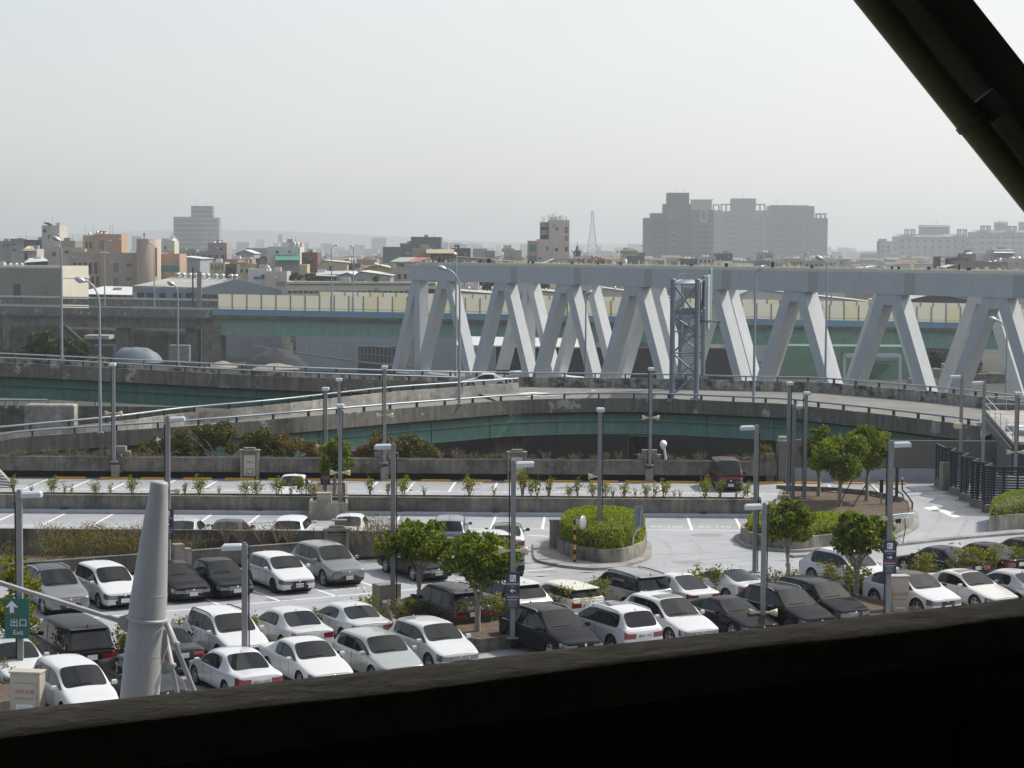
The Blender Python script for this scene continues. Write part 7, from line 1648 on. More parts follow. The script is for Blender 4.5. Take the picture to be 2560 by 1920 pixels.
# stakes of the planter trees
mb = MB()
for a, b in (((2095, 1268), (2130, 1200)), ((2130, 1268), (2166, 1210)), ((2205, 1240), (2168, 1205))):
    A = G(*a, .67); B = P(*b, A.y); mb.tube([A, B], .035, 6)
solo('tree_stakes', mb, [m_dark], 'thin dark stakes propping the trees on the bare soil planter', 'stakes')

# clipped hedges
def hedge(label, poly, z0, top, seed, n=9000, name='hedge', leaf=None, dome=.45, size=.075):
    rnd = random.Random(seed); pts = [Vector(p[:2]) for p in poly]; c = sum(pts, Vector((0, 0))) / len(pts); mb = MB(); N = 48
    def rim(a):
        d = Vector((cos(a), sin(a))); best = .3
        for i in range(len(pts)):
            p, q = pts[i] - c, pts[(i + 1) % len(pts)] - c; e = q - p; den = d.x * e.y - d.y * e.x
            if abs(den) < 1e-9: continue
            t_ = (p.x * e.y - p.y * e.x) / den; s_ = (p.x * d.y - p.y * d.x) / den
            if t_ > 0 and -1e-6 <= s_ <= 1 + 1e-6: best = t_
        return best
    def surf(a, k):                       # k 0 centre..1 rim, >1 down the side
        r_ = rim(a) * .95; d = Vector((cos(a), sin(a)))
        if k <= 1: z = top - dome * k ** 2.6 ; rr_ = r_ * k
        else: z = (top - dome) - (top - dome - z0) * (k - 1); rr_ = r_ * (1 + .05 * sin(pi * (k - 1)))
        w_ = mnoise.noise(Vector((d.x * rr_ * 1.6, d.y * rr_ * 1.6, z * 1.6 + seed))) * .10
        return Vector((c.x + d.x * (rr_ + w_ * (k > .9)), c.y + d.y * (rr_ + w_ * (k > .9)), z + w_ * (k <= 1)))
    rows = [[surf(2 * pi * i / N, k) - Vector((0, 0, .07 if k < 1.0 else 0)) for i in range(N + 1)] for k in (.02, .3, .6, .8, .93, 1.0, 1.3, 1.7, 2.0)]
    rows = [[Vector((c.x + (p.x - c.x) * .96, c.y + (p.y - c.y) * .96, p.z)) for p in r_] for r_ in rows]
    mb.grid(rows, 1)
    def fn():
        a = rnd.uniform(0, 2 * pi); k = sqrt(rnd.random()) if rnd.random() < .5 else 1 + rnd.random(); p = surf(a, k); q = Vector((cos(a), sin(a), .3)) if k > 1 else Vector((cos(a) * k * .5, sin(a) * k * .5, 1)); return p + Vector((rnd.uniform(-.04, .04), rnd.uniform(-.04, .04), rnd.uniform(-.05, .06))), q
    leaf_cloud(n, fn, size, rnd, mb)
    return solo(name, mb.mesh(name, [leaf or m_leafd, m_hcore]), None, label, 'hedge')
m_hcore = mat('hedge_core', (.05, .065, .012), .9, var=.3, scale=4)
hedge('bright clipped dome hedge in the driveway island around a lamp post', inset([Vector(p) for p in isl1p], .12), .62, 2.05, 31, 14000)
hp = [g(1868, 1362), g(1985, 1376), g(2110, 1362), g(2165, 1352), g(2160, 1330), g(2050, 1338), g(1950, 1340), g(1875, 1335)]
hedge('low clipped hedge along the front of the bare soil planter', hp, .6, 1.35, 32, 7000, dome=.25)
hedge('rounded clipped hedge cut by the right edge', inset([Vector(p) for p in isl3p], .12), .7, 1.75, 33, 5000)

# shrubs: a few patterns, copied
def shrub_proto(name, label, cat, group, H, r, seed, n, leaf, size=.055, twigs=5, upright=1.0, bare=False):
    rnd = random.Random(seed); t = thing(name, label, cat, (0, 0, -50), 0, group); mb = MB(); tips = []
    for k in range(twigs):
        a = 2 * pi * k / twigs + rnd.uniform(-.5, .5); s = r * rnd.uniform(.3, .85); e = Vector((cos(a) * s, sin(a) * s, H * rnd.uniform(.7, 1))); pts = [Vector((0, 0, -.05)), e * .5 + Vector((cos(a) * s * .1, 0, H * .05)), e]; mb.tube(pts, [.02, .014, .006], 5); tips += [pts[1], e]
        for q in range(3 if bare else 1):
            p = pts[1].lerp(e, rnd.random()); b = p + Vector((rnd.uniform(-1, 1), rnd.uniform(-1, 1), rnd.uniform(.1, 1))) * r * .45; mb.tube([p, b], [.009, .004], 4); tips.append(b)
    part('stems', mb, [m_twig], t); mb = MB()
    def fn():
        if bare: p = rnd.choice(tips); k = r * .2
        else:
            p = Vector((0, 0, H * (.55 + .45 * (rnd.random() - .35)))) + Vector((rnd.gauss(0, .42) * r, rnd.gauss(0, .42) * r, rnd.gauss(0, .16) * H)); k = r * .15
            if rnd.random() < .5: p = rnd.choice(tips)
        return Vector(p) + Vector((rnd.gauss(0, k), rnd.gauss(0, k), rnd.gauss(0, k))), Vector((0, 0, 1))
    leaf_cloud(n, fn, size, rnd, mb); part('leaves', mb, [leaf], t); return t
gS = 'shrubs growing on the middle planter wall'
bushy = shrub_proto('shrub', 'bushy green shrub on top of the middle planter wall', 'shrub', gS, .85, .45, 41, 420, m_leafs)
tall = shrub_proto('shrub', 'tall narrow yellow green shrub on top of the middle planter wall', 'shrub', gS, 1.0, .26, 42, 260, m_leafs)
sparse = shrub_proto('shrub', 'sparse half bare little shrub on top of the middle planter wall', 'shrub', gS, .7, .22, 43, 70, m_leafs, twigs=4)
twiggy = shrub_proto('shrub', 'nearly leafless twig shrub on top of the middle planter wall', 'shrub', gS, .6, .25, 44, 14, m_leafs, twigs=5, bare=True)
first = {}
def put(proto, loc, s=1.0, rz=0.0, sz=None, label=None):
    sc = (s, s, sz or s)
    if id(proto) not in first:
        first[id(proto)] = kids(proto); proto.location = loc; proto.rotation_euler = (0, 0, rz); proto.scale = sc
        if label: proto['label'] = label
        return proto
    return dup(proto, loc, rz, sc, label, first[id(proto)])
rnd = random.Random(9); yb = Yw2 + .75
spots = [(28, 't', 1.0), (75, 's', .9), (130, 'b', 1.1), (155, 's', .9), (175, 's', .9), (237, 'b', .85), (272, 's', 1), (326, 'b', 1.15), (460, 't', .75), (495, 'b', 1.2), (545, 'w', 1.1), (610, 'b', .95), (641, 'b', 1.05), (692, 'b', 1.15), (725, 's', 1), (752, 'b', 1.25), (780, 'b', .9), (925, 't', 1.1), (970, 't', .8), (1010, 'b', 1.25), (1062, 'w', 1.2), (1175, 'b', 1.3), (1235, 's', 1), (1308, 't', 1.7), (1330, 't', .95), (1345, 't', 1.1), (1375, 't', 1.2), (1425, 'b', .8), (1447, 't', 1.1), (1485, 'b', 1.0), (1516, 'b', 1.05), (1535, 'w', 1.1), (1564, 'b', 1.05), (1590, 's', .9), (1618, 'b', .95), (1640, 's', 1.2), (1665, 'b', 1.15), (1691, 's', .8), (1704, 'w', 1), (1767, 'b', 1.35), (1806, 't', 1.15), (1845, 'w', 1), (1872, 'b', 1.05)]
PR = {'b': bushy, 't': tall, 's': sparse, 'w': twiggy}
for px, k, s in spots:
    put(PR[k], ((px - 1280) / F * yb, yb + rnd.uniform(-.2, .2), .92), s, rnd.uniform(0, 6.28), s * (1.0 if k != 't' else 1.05))
# shrubs of the median beds
gM = 'glossy shrubs in the narrow beds between the near rows'
def fam(label, cat, grp, seed, H, r, n, leaf, twigs=5, size=.06): return shrub_proto('shrub', label, cat, grp, H, r, seed, n, leaf, size, twigs)
m1 = fam('leafy upright shrub in a narrow bed between two rows of cars', 'shrub', gM, 51, 1.0, .4, 340, m_leafs)
m2 = fam('loose low shrub with reddish tips in a narrow bed between two rows of cars', 'shrub', gM, 52, .75, .5, 300, leafmat('red_tip_leaf', (.03, .05, .006), (.18, .17, .015), (.45, .09, .03), .3))
m2b = m2
med = [(452, 1598, 'a', .85), (505, 1612, 'b', 1.1), (545, 1606, 'a', .8), (630, 1603, 'a', 1.0), (690, 1592, 'b', 1.1), (735, 1588, 'a', 1.0), (775, 1576, 'b', 1.0), (815, 1573, 'b', .9), (892, 1568, 'a', 1.05), (925, 1556, 'a', 1.1), (955, 1558, 'b', .8),
       (1000, 1552, 'b', 1.0), (1030, 1546, 'a', .8), (1060, 1548, 'b', .9), (1090, 1548, 'a', .8), (1152, 1566, 'a', 1.05), (1165, 1540, 'b', 1), (1215, 1560, 'a', 1.1), (1240, 1556, 'a', 1.1), (1262, 1552, 'b', 1.2), (1310, 1530, 'b', .9), (1360, 1532, 'b', 1.0), (1390, 1530, 'b', .9), (1425, 1534, 'a', 1.1), (1455, 1534, 'b', 1.15), (1500, 1520, 'a', 1.2), (1560, 1500, 'b', .9), (1700, 1498, 'a', .9), (1740, 1490, 'a', 1.15), (1790, 1486, 'a', 1.15), (1815, 1482, 'a', 1.1), (1850, 1478, 'b', 1.0), (1868, 1476, 'b', .9), (1930, 1476, 'b', 1.2), (1975, 1484, 'b', 1.2), (2000, 1478, 'b', 1.0),
       (2070, 1472, 'a', 1.15), (2085, 1476, 'b', 1.1), (2120, 1482, 'a', 1.2), (2160, 1486, 'a', 1.2), (2280, 1456, 'b', 1.1), (2310, 1454, 'a', 1.3), (2325, 1450, 'b', 1.2), (2390, 1448, 'b', 1.2), (2415, 1444, 'a', 1.4), (2440, 1442, 'a', 1.35), (2485, 1436, 'a', 1.3), (2540, 1430, 'a', 1.2), (2565, 1428, 'b', 1.3),
       (10, 1670, 'b', 1.5), (-20, 1640, 'a', 1.5), (40, 1655, 'b', 1.4), (68, 1672, 'a', 1.0), (20, 1705, 'b', .9), (300, 1640, 'a', 1.0), (250, 1648, 'b', 1.0), (330, 1640, 'b', .9)]
for px, py, k, s in med:
    q = G(px, py, .3); put({'a': m1, 'b': m2}[k], (q.x, q.y, .27), s, rnd.uniform(0, 6.28))
pruned_tree('bright leafy young tree behind the green exit sign at the left edge', G(38, 1655, .4), 3.6, 1.1, 61, n=2200, bole=.3, hfrac=.75, leaf=m_leafs)
# dry bougainvillea and bushes on the back trough and on the bed behind the ledge
gT = 'half dry bushes on the back trough wall'
d1 = shrub_proto('dry_bush', 'half dry twiggy bush with few leaves on the back trough wall', 'bush', gT, .8, .55, 71, 70, m_leafo, twigs=9, bare=True)
d2 = shrub_proto('dry_bush', 'bare tangled bush with a few pink bracts on the back trough wall', 'bush', gT, .8, .6, 72, 9, m_flower, twigs=10, bare=True, size=.045)
yt_ = Yw3 + .55
for px in list(range(20, 280, 22)) + list(range(320, 420, 24)) + list(range(1110, 1280, 26)) + list(range(1330, 1770, 38)) + list(range(1830, 1940, 18)):
    put(d1 if rnd.random() < .55 else d2, ((px + rnd.uniform(-8, 8) - 1280) / F * yt_, yt_ + rnd.uniform(-.2, .2), 1.13), rnd.uniform(.75, 1.25), rnd.uniform(0, 6.28), rnd.uniform(.6, 1.1))
m_leafb = leafmat('yellow_olive_leaf', (.05, .05, .008), (.22, .19, .025), (.26, .2, .03), .25)
gL = 'half dry bushes in the bed behind the ledge'
e1 = shrub_proto('dry_bush', 'olive bush in the dirt bed behind the first row of cars', 'bush', gL, 1.35, .95, 73, 620, m_leafb, twigs=9)
e2 = shrub_proto('dry_bush', 'bare thorny bush in the dirt bed behind the first row of cars', 'bush', gL, 1.1, .8, 74, 60, m_leafo, twigs=12, bare=True)
for px, py, k, s in [(20, 1412, 1, .8), (130, 1405, 1, 1.1), (180, 1400, 1, 1.0), (220, 1398, 1, 1.1), (262, 1396, 1, 1.1), (300, 1394, 1, .9), (335, 1392, 1, .9), (455, 1388, 1, .7), (480, 1384, 2, .9), (520, 1380, 2, .9), (560, 1376, 2, 1), (600, 1373, 1, .8), (640, 1370, 2, 1), (700, 1366, 2, .8), (890, 1346, 2, 1.0), (920, 1344, 1, .9), (950, 1340, 2, 1.1), (990, 1338, 2, 1.0)]:
    q = G(px, py, .3); put(e1 if k == 1 else e2, (q.x, q.y, .1), s, rnd.uniform(0, 6.28))
gP = 'bare bushes along the strip parapet'
f1 = shrub_proto('dry_bush', 'bare spreading bush right against the strip parapet', 'bush', gP, 1.0, .8, 75, 40, m_leafa, twigs=12, bare=True)
for px in (105, 130, 165, 210, 235, 262, 300, 330, 350, 560, 600, 650, 690, 720, 880, 900, 930, 960, 985, 1010):
    put(f1, ((px - 1280) / F * (Yw1 - .7), Yw1 - .4, .7), rnd.uniform(.8, 1.1), rnd.uniform(0, 6.28))
# big loose shrubs behind the trough wall
def big_bush(label, px, py_base, y, wpx, hpx, leaf, seed, n, size=.11, zb=None):
    c = Q(px, py_base, y); k = y * KY / F; w_, h = wpx * k / 2, hpx * k; rnd = random.Random(seed); t = thing('big_bush', label, 'bush', tuple(c)); cl = []
    for _ in range(44):
        u = rnd.uniform(-1, 1); top = (1 - abs(u) ** 2.2) * rnd.uniform(.7, 1.1); cl.append((Vector((u * w_, rnd.uniform(-.5, .5) * min(w_, 2.5), h * (.12 + top * rnd.uniform(.15, .8)))), h * rnd.uniform(.12, .24)))
    mb = MB(); branchy(mb, (0, 0, -1.5), (0, 0, h * .6), .07, rnd, 7, w_ * .8); part('stems', mb, [m_twig], t); part('foliage', crown_mesh('foliage', cl, n, size, [leaf], seed + 1), None, t)
big_bush('wide olive brown bush behind the trough wall in front of the near ramp', 555, 1150, 116, 330, 105, m_leafo, 81, 13000)
big_bush('low spread olive bush at the left foot of the wide olive brown bush', 420, 1150, 115.5, 170, 66, m_leafo, 82, 3800)
big_bush('reddish autumn bush trailing right of the wide olive bush', 720, 1150, 115.5, 170, 70, m_leafa, 83, 4200)
big_bush('orange tinged bush behind the lamp post right of the bright tree', 960, 1150, 115.5, 120, 74, m_leafa, 84, 4500)
big_bush('yellow brown bush right of the orange tinged bush', 1030, 1150, 115.5, 140, 66, m_leafo, 85, 4200)
big_bush('small pink flowering bush behind the bright tree', 900, 1146, 115.3, 34, 32, m_flower, 86, 500, .08)
big_bush('flowering vine tangle rising above the end of the trough wall', 1910, 1155, 115.5, 60, 50, m_leafa, 87, 700)
# trees far behind
def far_tree(label, px, py_base, y, wpx, hpx, leaf, seed, n=1800, size=.35, name='tree'):
    c = P(px, py_base, y); k = y / F; w_, h = wpx * k / 2, hpx * k; rnd = random.Random(seed); t = thing(name, label, 'tree', (c.x, c.y, c.z)); cl = []
    for _ in range(14):
        a = rnd.uniform(0, 6.28); kk = sqrt(rnd.random()); cl.append((Vector((cos(a) * kk * w_ * .75, sin(a) * kk * w_ * .75, h * rnd.uniform(.4, .88))), h * rnd.uniform(.12, .22)))
    mb = MB(); mb.tube([(0, 0, min(-.5, GZ - c.z)), (0, 0, h * .5)], [.2, .1], 6); branchy(mb, (0, 0, h * .15), (0, 0, h * .6), .1, rnd, 5, w_ * .6); part('trunk', mb, [m_trunk], t); part('crown', crown_mesh('crown', cl, n, size, [leaf], seed), None, t)
far_tree('dark green tree with a yellowish top beyond the far left ramp', 120, 935, 300, 130, 108, m_leafg, 91, 4000, .3)
far_tree('dark bushy tree right of the yellow topped tree beyond the ramp', 190, 940, 302, 90, 92, m_leafg, 92, 3000, .3)
far_tree('low dark bush at the left edge beyond the ramp', 35, 935, 298, 110, 62, m_leafg, 93, 2500, .3)
far_tree('yellow green bush beyond the ramp left of the near lamp post', 238, 935, 300, 50, 48, m_leafs, 94, 1200, .25)
far_tree('green tree clump left of the grey twin workshop', 742, 712, 530, 52, 30, m_leafg, 95, 1500, .35)
far_tree('second green tree left of the grey twin workshop', 775, 712, 532, 40, 28, m_leafg, 96, 1200, .35)
far_tree('dark trees in the gap under the left truss chord', 1218, 735, 535, 55, 34, m_leafg, 97, 1500, .35)
far_tree('conifer beside the tan houses under the middle chord', 1363, 735, 534, 22, 34, m_leafg, 98, 700, .3)
far_tree('grey green tree before the grey workshops', 942, 712, 520, 20, 22, m_leafg, 99, 600, .3)
far_tree('shaded tree near the right edge below the viaduct', 2420, 960, 330, 70, 95, m_leafg, 100, 2500, .3)
far_tree('dark tree behind the rubble at the right below the viaduct', 2345, 945, 380, 60, 70, m_leafg, 101, 2000, .35)
# ================================================================ lot lamp posts, signs, fence
m_sign = mat('sign_navy', (.022, .035, .075), .4); m_signg = mat('sign_green', (.012, .12, .105), .4); m_swhite = mat('sign_white', (.72, .73, .74), .5); m_sred = mat('sign_red', (.5, .05, .05), .5); m_horn = mat('horn_beige', (.55, .49, .34), .5); m_lum = mat('luminaire', (.50, .54, .58), .4, var=.04); m_sblue = mat('sign_cyan', (.10, .35, .6), .5)
def p5_sign(t, z_top, arrow, W_=.62, H_=1.55, small=True):
    mb = MB(); mb.box((0, -.17, z_top - H_ / 2), (W_, .05, H_)); s = part('sign_board', mb, [m_sign], t); y = -.199; u = H_ / 1.55
    mb = MB(); mb.quad((-.13 * u, y, z_top - .38 * u), (.13 * u, y, z_top - .38 * u), (.13 * u, y, z_top - .09 * u), (-.13 * u, y, z_top - .09 * u)); part('letter_plate', mb, [m_swhite], s)
    mb = MB(); text(mb, 'P', .26 * u, (-.035 * u, y - .004, z_top - .33 * u), (1, 0, 0), (0, 0, 1)); text(mb, '5', .15 * u, (.075 * u, y - .004, z_top - .345 * u), (1, 0, 0), (0, 0, 1)); part('lettering', mb, [m_sign], s)
    mb = MB(); text(mb, '臨時停車場', .1 * u, (0, y - .003, z_top - .52 * u), (1, 0, 0), (0, 0, 1), 0, True, .004); text(mb, 'Parking', .07 * u, (0, y - .003, z_top - .61 * u), (1, 0, 0), (0, 0, 1))
    d = 1 if arrow == 'right' else -1; zc = z_top - .78 * u
    pts = [(-.13, .022), (.03, .022), (-.02, .075), (.035, .075), (.13, 0), (.035, -.075), (-.02, -.075), (.03, -.022), (-.13, -.022)]
    q = [(p[0] * d * u, y - .003, zc + p[1] * u) for p in pts]; idx = [(0, 1, 7, 8), (1, 2, 3, 4), (1, 4, 7), (7, 4, 5, 6)]; mb.add(q, idx)
    for i, l in enumerate(('停車場開放時間', '請依標線停車')): text(mb, l, .075 * u, (0, y - .003, z_top - (1.08 + .12 * i) * u), (1, 0, 0), (0, 0, 1), 0, True, .004)
    for i in range(4): text(mb, 'Parking lot hours', .05 * u, (0, y - .003, z_top - (1.27 + .07 * i) * u), (1, 0, 0), (0, 0, 1))
    part('lettering', mb, [m_swhite], s)
    mb = MB(); mb.quad((-.28 * u, y, z_top - .965 * u), (.28 * u, y, z_top - .965 * u), (.28 * u, y, z_top - .94 * u), (-.28 * u, y, z_top - .94 * u)); part('red_line', mb, [m_sred], s)
def lot_post(label, px, pyt, pyb, head=1, zb=0.0, spk=None, sign=None, cable=1, hs=1.0, horns=(-1, 1), wd=.2, tilt=0.0, Y=None, front=False):
    b = P(px, pyb, Y) if Y else G(px, pyb, zb); k = b.y / F; H = (pyb - pyt) * k * 1.0
    t = thing('lamp_post', label, 'lamp post', tuple(b)); mb = MB(); mb.box((0, 0, H / 2), (wd, wd, H), bev=.02); mb.box((0, 0, .03), (.46, .46, .06)); mb.box((0, 0, H + .03), (.12, .12, .06)); part('pole', mb, [m_pole], t)
    if abs(head) == 1:
        x = head * (.33 + wd / 2) * 1.0; mb = MB(); z = H - .13
        mb.add([(x - .34, -.17, z - .09), (x + .34, -.17, z - .06), (x + .34, .17, z - .06), (x - .34, .17, z - .09), (x - .34, -.2, z + .06), (x + .34, -.2, z + .09), (x + .34, .2, z + .09), (x - .34, .2, z + .06), (x - .28, -.14, z + .12), (x + .28, -.14, z + .14), (x + .28, .14, z + .14), (x - .28, .14, z + .12)],
               [(3, 2, 1, 0), (0, 1, 5, 4), (1, 2, 6, 5), (2, 3, 7, 6), (3, 0, 4, 7), (4, 5, 9, 8), (5, 6, 10, 9), (6, 7, 11, 10), (7, 4, 8, 11), (8, 9, 10, 11)])
        mb.box((head * .12, 0, z), (.2, .08, .08)); part('lamp_head', mb, [m_lum], t)
    else:                                   # lamp head pointing at us or away
        mb = MB(); z = H - .04; mb.box((.0 + head * .1, -.25, z), (.42, .6, .2), bev=.05); part('lamp_head', mb, [m_lum], t)
    if cable: mb = MB(); x = cable * (wd / 2 + .05); mb.tube([(x, .02, .1), (x, .02, H * .45), (x * .95, .02, H * .5), (x, .02, H - .35)], .028, 6); mb.tube([(x, .02, H - .3), (x * 1.15, .0, H + .1)], .018, 5); mb.box((x, .02, H - .42), (.07, .1, .16)); part('conduit', mb, [m_dark], t)
    if spk:
        z = (pyb - spk) * k; r_ = .17
        for s in horns:
            mb = MB(); mb.lathe([(.05, .1), (.055, .25), (.09, .32), (.12, .42), (r_, .56), (r_ * .93, .56), (.08, .4), (0, .36)] if s > 0 else [(.05, -.1), (.055, -.25), (.09, -.32), (.12, -.42), (r_, -.56), (r_ * .93, -.56), (.08, -.4), (0, -.36)], 14, c=(0, -.03, z), axis='x'); part('loudspeaker', mb, [m_horn], t)
    if sign: p5_sign(t, (pyb - sign[0]) * k, sign[1], H_=(sign[2] - sign[0]) * k, W_=(sign[2] - sign[0]) * k * .4)
    return t
exit_post = lot_post('lamp post at the left edge carrying the green exit sign', 52, 1220, 1690, 1, .4, None, None, -1)
sB = exit_post; k = exit_post.location.y / F; zt = (1690 - 1490) * k; Wd, Hd = 62 * k, 101 * k
mb = MB(); mb.box((-.06, -.2, zt - Hd / 2), (Wd, .05, Hd)); s_ = part('exit_sign', mb, [m_signg], exit_post)
mb = MB(); y = -.23; cx = -.06
text(mb, '出口', Hd * .22, (cx + Wd * .06, y, zt - Hd * .68), (1, 0, 0), (0, 0, 1)); text(mb, 'Exit', Hd * .17, (cx + Wd * .06, y, zt - Hd * .9), (1, 0, 0), (0, 0, 1))
ax_ = cx - Wd * .2; za = zt - Hd * .2; u = Hd * .16
mb.add([(ax_ + p[0] * u, y, za + p[1] * u) for p in ((0, 1), (1.0, -.1), (.55, -.1), (.32, .15), (.32, -.95), (-.32, -.95), (-.32, .15), (-.55, -.1), (-1.0, -.1))], [(0, 1, 2, 3), (0, 3, 6), (3, 4, 5, 6), (0, 6, 7, 8)]); part('lettering', mb, [m_swhite], s_)
mb = MB(); mb.quad((cx - Wd * .48, y, zt - Hd * .37), (cx + Wd * .0, y, zt - Hd * .37), (cx + Wd * .0, y, zt - Hd * .355), (cx - Wd * .48, y, zt - Hd * .355)); part('red_line', mb, [m_sred], s_)
lot_post('lamp post with two horn loudspeakers standing on the trough wall at the far left', 285, 908, 1155, 0, spk=1032, cable=-1, Y=Yw3 - .3, zb=.9)
lot_post('lamp post half hidden behind the tip of the grey mast with a blue sign', 421, 1037, 1452, 1, spk=1223, horns=(1,), sign=(1268, 'right', 1345), cable=-1, zb=.0)
lot_post('lamp post with two horn loudspeakers in front of the rear facing white sedan', 612, 1353, 1718, -1, spk=1671, cable=1)
lot_post('lamp post with a blue right-arrow sign and horns rising before the bright tree', 814, 968, 1230, .2, .8, spk=1116, sign=(1150, 'right', 1210), cable=-1)
lot_post('slim lamp post directly behind the horned post in the raised planter', 847, 946, 1155, .2, cable=1, Y=Yw3 - .3)
lot_post('dark lamp post with two horns just right of the blue right-arrow sign', 850, 1009, 1296, .2, spk=1180, cable=1)
lot_post('lamp post with two horns standing on the trough wall behind the autumn bush', 961, 914, 1158, .1, spk=1037, cable=-1, Y=Yw3 - .3)
lot_post('lamp post at the rear end of the tree planter with its head pointing left', 982, 1105, 1518, -1, .45, cable=1)
lot_post('lamp post carrying the blue left-arrow sign in the middle of the picture', 1281, 1147, 1595, 1, .45, spk=1372, sign=(1427, 'left', 1517), cable=-1)
lot_post('lamp post rising out of the clipped dome hedge', 1497, 1018, 1365, .1, .6, spk=1189, horns=(-1,), cable=1)
lot_post('lamp post with two horns on the trough wall left of the crimson van', 1625, 919, 1164, -.1, spk=1043, cable=-1, Y=Yw3 - .3)
lot_post('lamp post with its head pointing left behind the bare steel post', 1886, 1060, 1431, -1, cable=1)
lot_post('bare lamp post with low horns cut off by the parapet', 1906, 1255, 1590, -1, spk=1530, cable=1)
lot_post('leftmost of the three lamp posts on the bare soil planter', 1969, 954, 1233, -.1, .67, cable=1)
lot_post('middle of the three lamp posts on the bare soil planter, head to the right', 1982, 1010, 1243, 1, .67, cable=-1)
lot_post('rightmost of the three lamp posts on the bare soil planter', 2011, 979, 1247, .2, .67, cable=-1)
cp_ = lot_post('lamp post with two surveillance cameras and a blue right-arrow sign at the right', 2219, 1098, 1560, 1, .3, None, sign=(1347, 'right', 1430), cable=-1)
k = cp_.location.y / F; z = (1560 - 1283) * k
for s, nm in ((-.0, 0), (.28, 1)):
    mb = MB(); mb.bar((.1 + s, -.3, z - .06 + .02 * nm), (.62 + s * .9, -.45 + .25 * nm, z + .05 - .03 * nm), .14, .14); mb.bar((.06 + s, -.29, z + .04 + .02 * nm), (.68 + s * .9, -.46 + .25 * nm, z + .14 - .03 * nm), .2, .02); part('camera', mb, [m_white], cp_)
mb = MB(); mb.tube([(.12, -.1, z - .1), (.55, -.2, z - .1), (.6, -.2, z - .5), (.5, -.2, z - 1.1), (.25, -.1, z - .9)], .02, 5); mb.box((.32, -.12, z - .2), (.2, .18, .2)); part('bracket', mb, [m_dark], cp_)
mb = MB(); mb.box((-.22, -.1, z - .12), (.22, .2, .16), bev=.03); part('junction_box', mb, [m_horn], cp_)
lot_post('lamp post with its head to the left standing behind the louvre fence', 2399, 936, 1222, -1, cable=0)
lot_post('second lamp post behind the louvre fence, nearer the louvred building', 2455, 951, 1228, -1, cable=0)
lot_post('lamp post with two horns before the louvre fence near the right edge', 2536, 979, 1262, -.1, spk=1129, cable=1)
# loudspeaker posts low in the shrubs, floodlight on the end pillar
q = G(1880, 1252, .9); t = thing('loudspeaker_pair', 'pair of beige horn loudspeakers low behind the middle planter wall', 'loudspeaker', tuple(q)); mb = MB(); mb.tube([(0, 0, -.9), (0, 0, .2)], .04, 6); part('stand', mb, [m_pole], t)
for s in (-1, 1):
    mb = MB(); mb.lathe([(.05, s * .1), (.06, s * .25), (.11, s * .42), (.17, s * .5), (.1, s * .4), (0, s * .35)], 12, c=(0, 0, .15), axis='x'); part('horn', mb, [m_horn], t)
q = P(1956, 1098, Yw3 + .6); mb = MB(); mb.box((q.x, q.y, q.z + .12), (.55, .3, .16), bev=.03); mb.tube([(q.x - .1, q.y, q.z - .25), (q.x - .1, q.y, q.z + .1)], .04, 6); solo('flood_lamp', mb, [m_horn], 'small beige flood lamp on the pillar at the end of the trough wall', 'lamp')
for px, py in ((2394, 1053), ):
    q = P(px, py, 145); mb = MB(); mb.box((0, 0, 0), (.5, .5, .4), bev=.08); solo('floodlight', mb, [m_horn], 'small beige floodlight clamped to the post behind the louvre fence', 'lamp', loc=tuple(P(2394, 1064, bpy.data.objects['lamp_post'].location.y * 0 + G(2399, 1222).y - .3)))

# driveway furniture: mirror post, sign board, post beside the hedge, ticket stands
b = G(1436, 1411); k = b.y / F; t = thing('mirror_post', 'yellow and black striped post with a round traffic mirror before the hedge', 'traffic mirror', tuple(b)); H = (1411 - 1298) * k; n = 9
for i in range(n):
    mb = MB(); mb.tube([(0, 0, H * i / n), (0, 0, H * (i + 1) / n)], .065, 8); part('pole_band', mb, [m_black if i % 2 == 0 else m_yel], t)
mb = MB(); mb.lathe([(0, -.02), (.2, -.03), (.34, -.07), (.36, -.10), (.34, -.12), (.2, -.13), (0, -.14)], 18, axis='y'); o = part('mirror', mb, [m_galv], t); o.location = (.3, -.02, (1411 - 1305) * k); o.rotation_euler = (0, 0, R(62)); mb = MB(); mb.box((.12, 0, H - .1), (.3, .1, .2)); part('bracket', mb, [m_galv], t)
b = G(1581, 1404); k = b.y / F; t = thing('board_post', 'back of a grey green board on a bent post right of the hedge', 'sign', tuple(b)); mb = MB(); mb.tube([(0, 0, 0), (0, 0, 1.15), (.12, 0, 1.45), (.38, .1, 1.7), (.42, .1, 2.55)], .05, 8); part('post', mb, [m_galv], t); mb = MB(); mb.box((.28, .16, 2.2), (.46, .04, 1.0)); mb.box((.42, .05, 2.2), (.05, .05, 1.1)); part('board', mb, [mat('sign_back', (.20, .26, .26), .5)], t)
b = G(1386, 1375); k = b.y / F; mb = MB(); mb.box((0, 0, .75), (.5, .45, 1.5)); mb.box((0, 0, 1.53), (.58, .52, .07)); solo('stone_post', mb, [m_frame], 'stout concrete post at the left end of the hedge planter', 'post', loc=tuple(b))
def barrier_stand(label, px, py, h, bend):
    b = G(px, py); t = thing('hooked_rail', label, 'rail', tuple(b)); mb = MB(); mb.tube([(0, 0, 0), (0, 0, h * .45), (-bend * .5, .1, h * .62), (-bend, .2, h * .75), (-bend, .2, h)], .05, 7); part('rail', mb, [m_dark], t); mb = MB(); mb.box((-bend, .2, h + .04), (.12, .1, .1)); part('cap', mb, [m_galv], t)
barrier_stand('dark hooked rail at the right tip of the bare soil planter', 2280, 1303, 2.35, .55)
barrier_stand('shorter dark hooked rail on the bare soil planter beside the camera post', 2257, 1268, 1.6, .7)
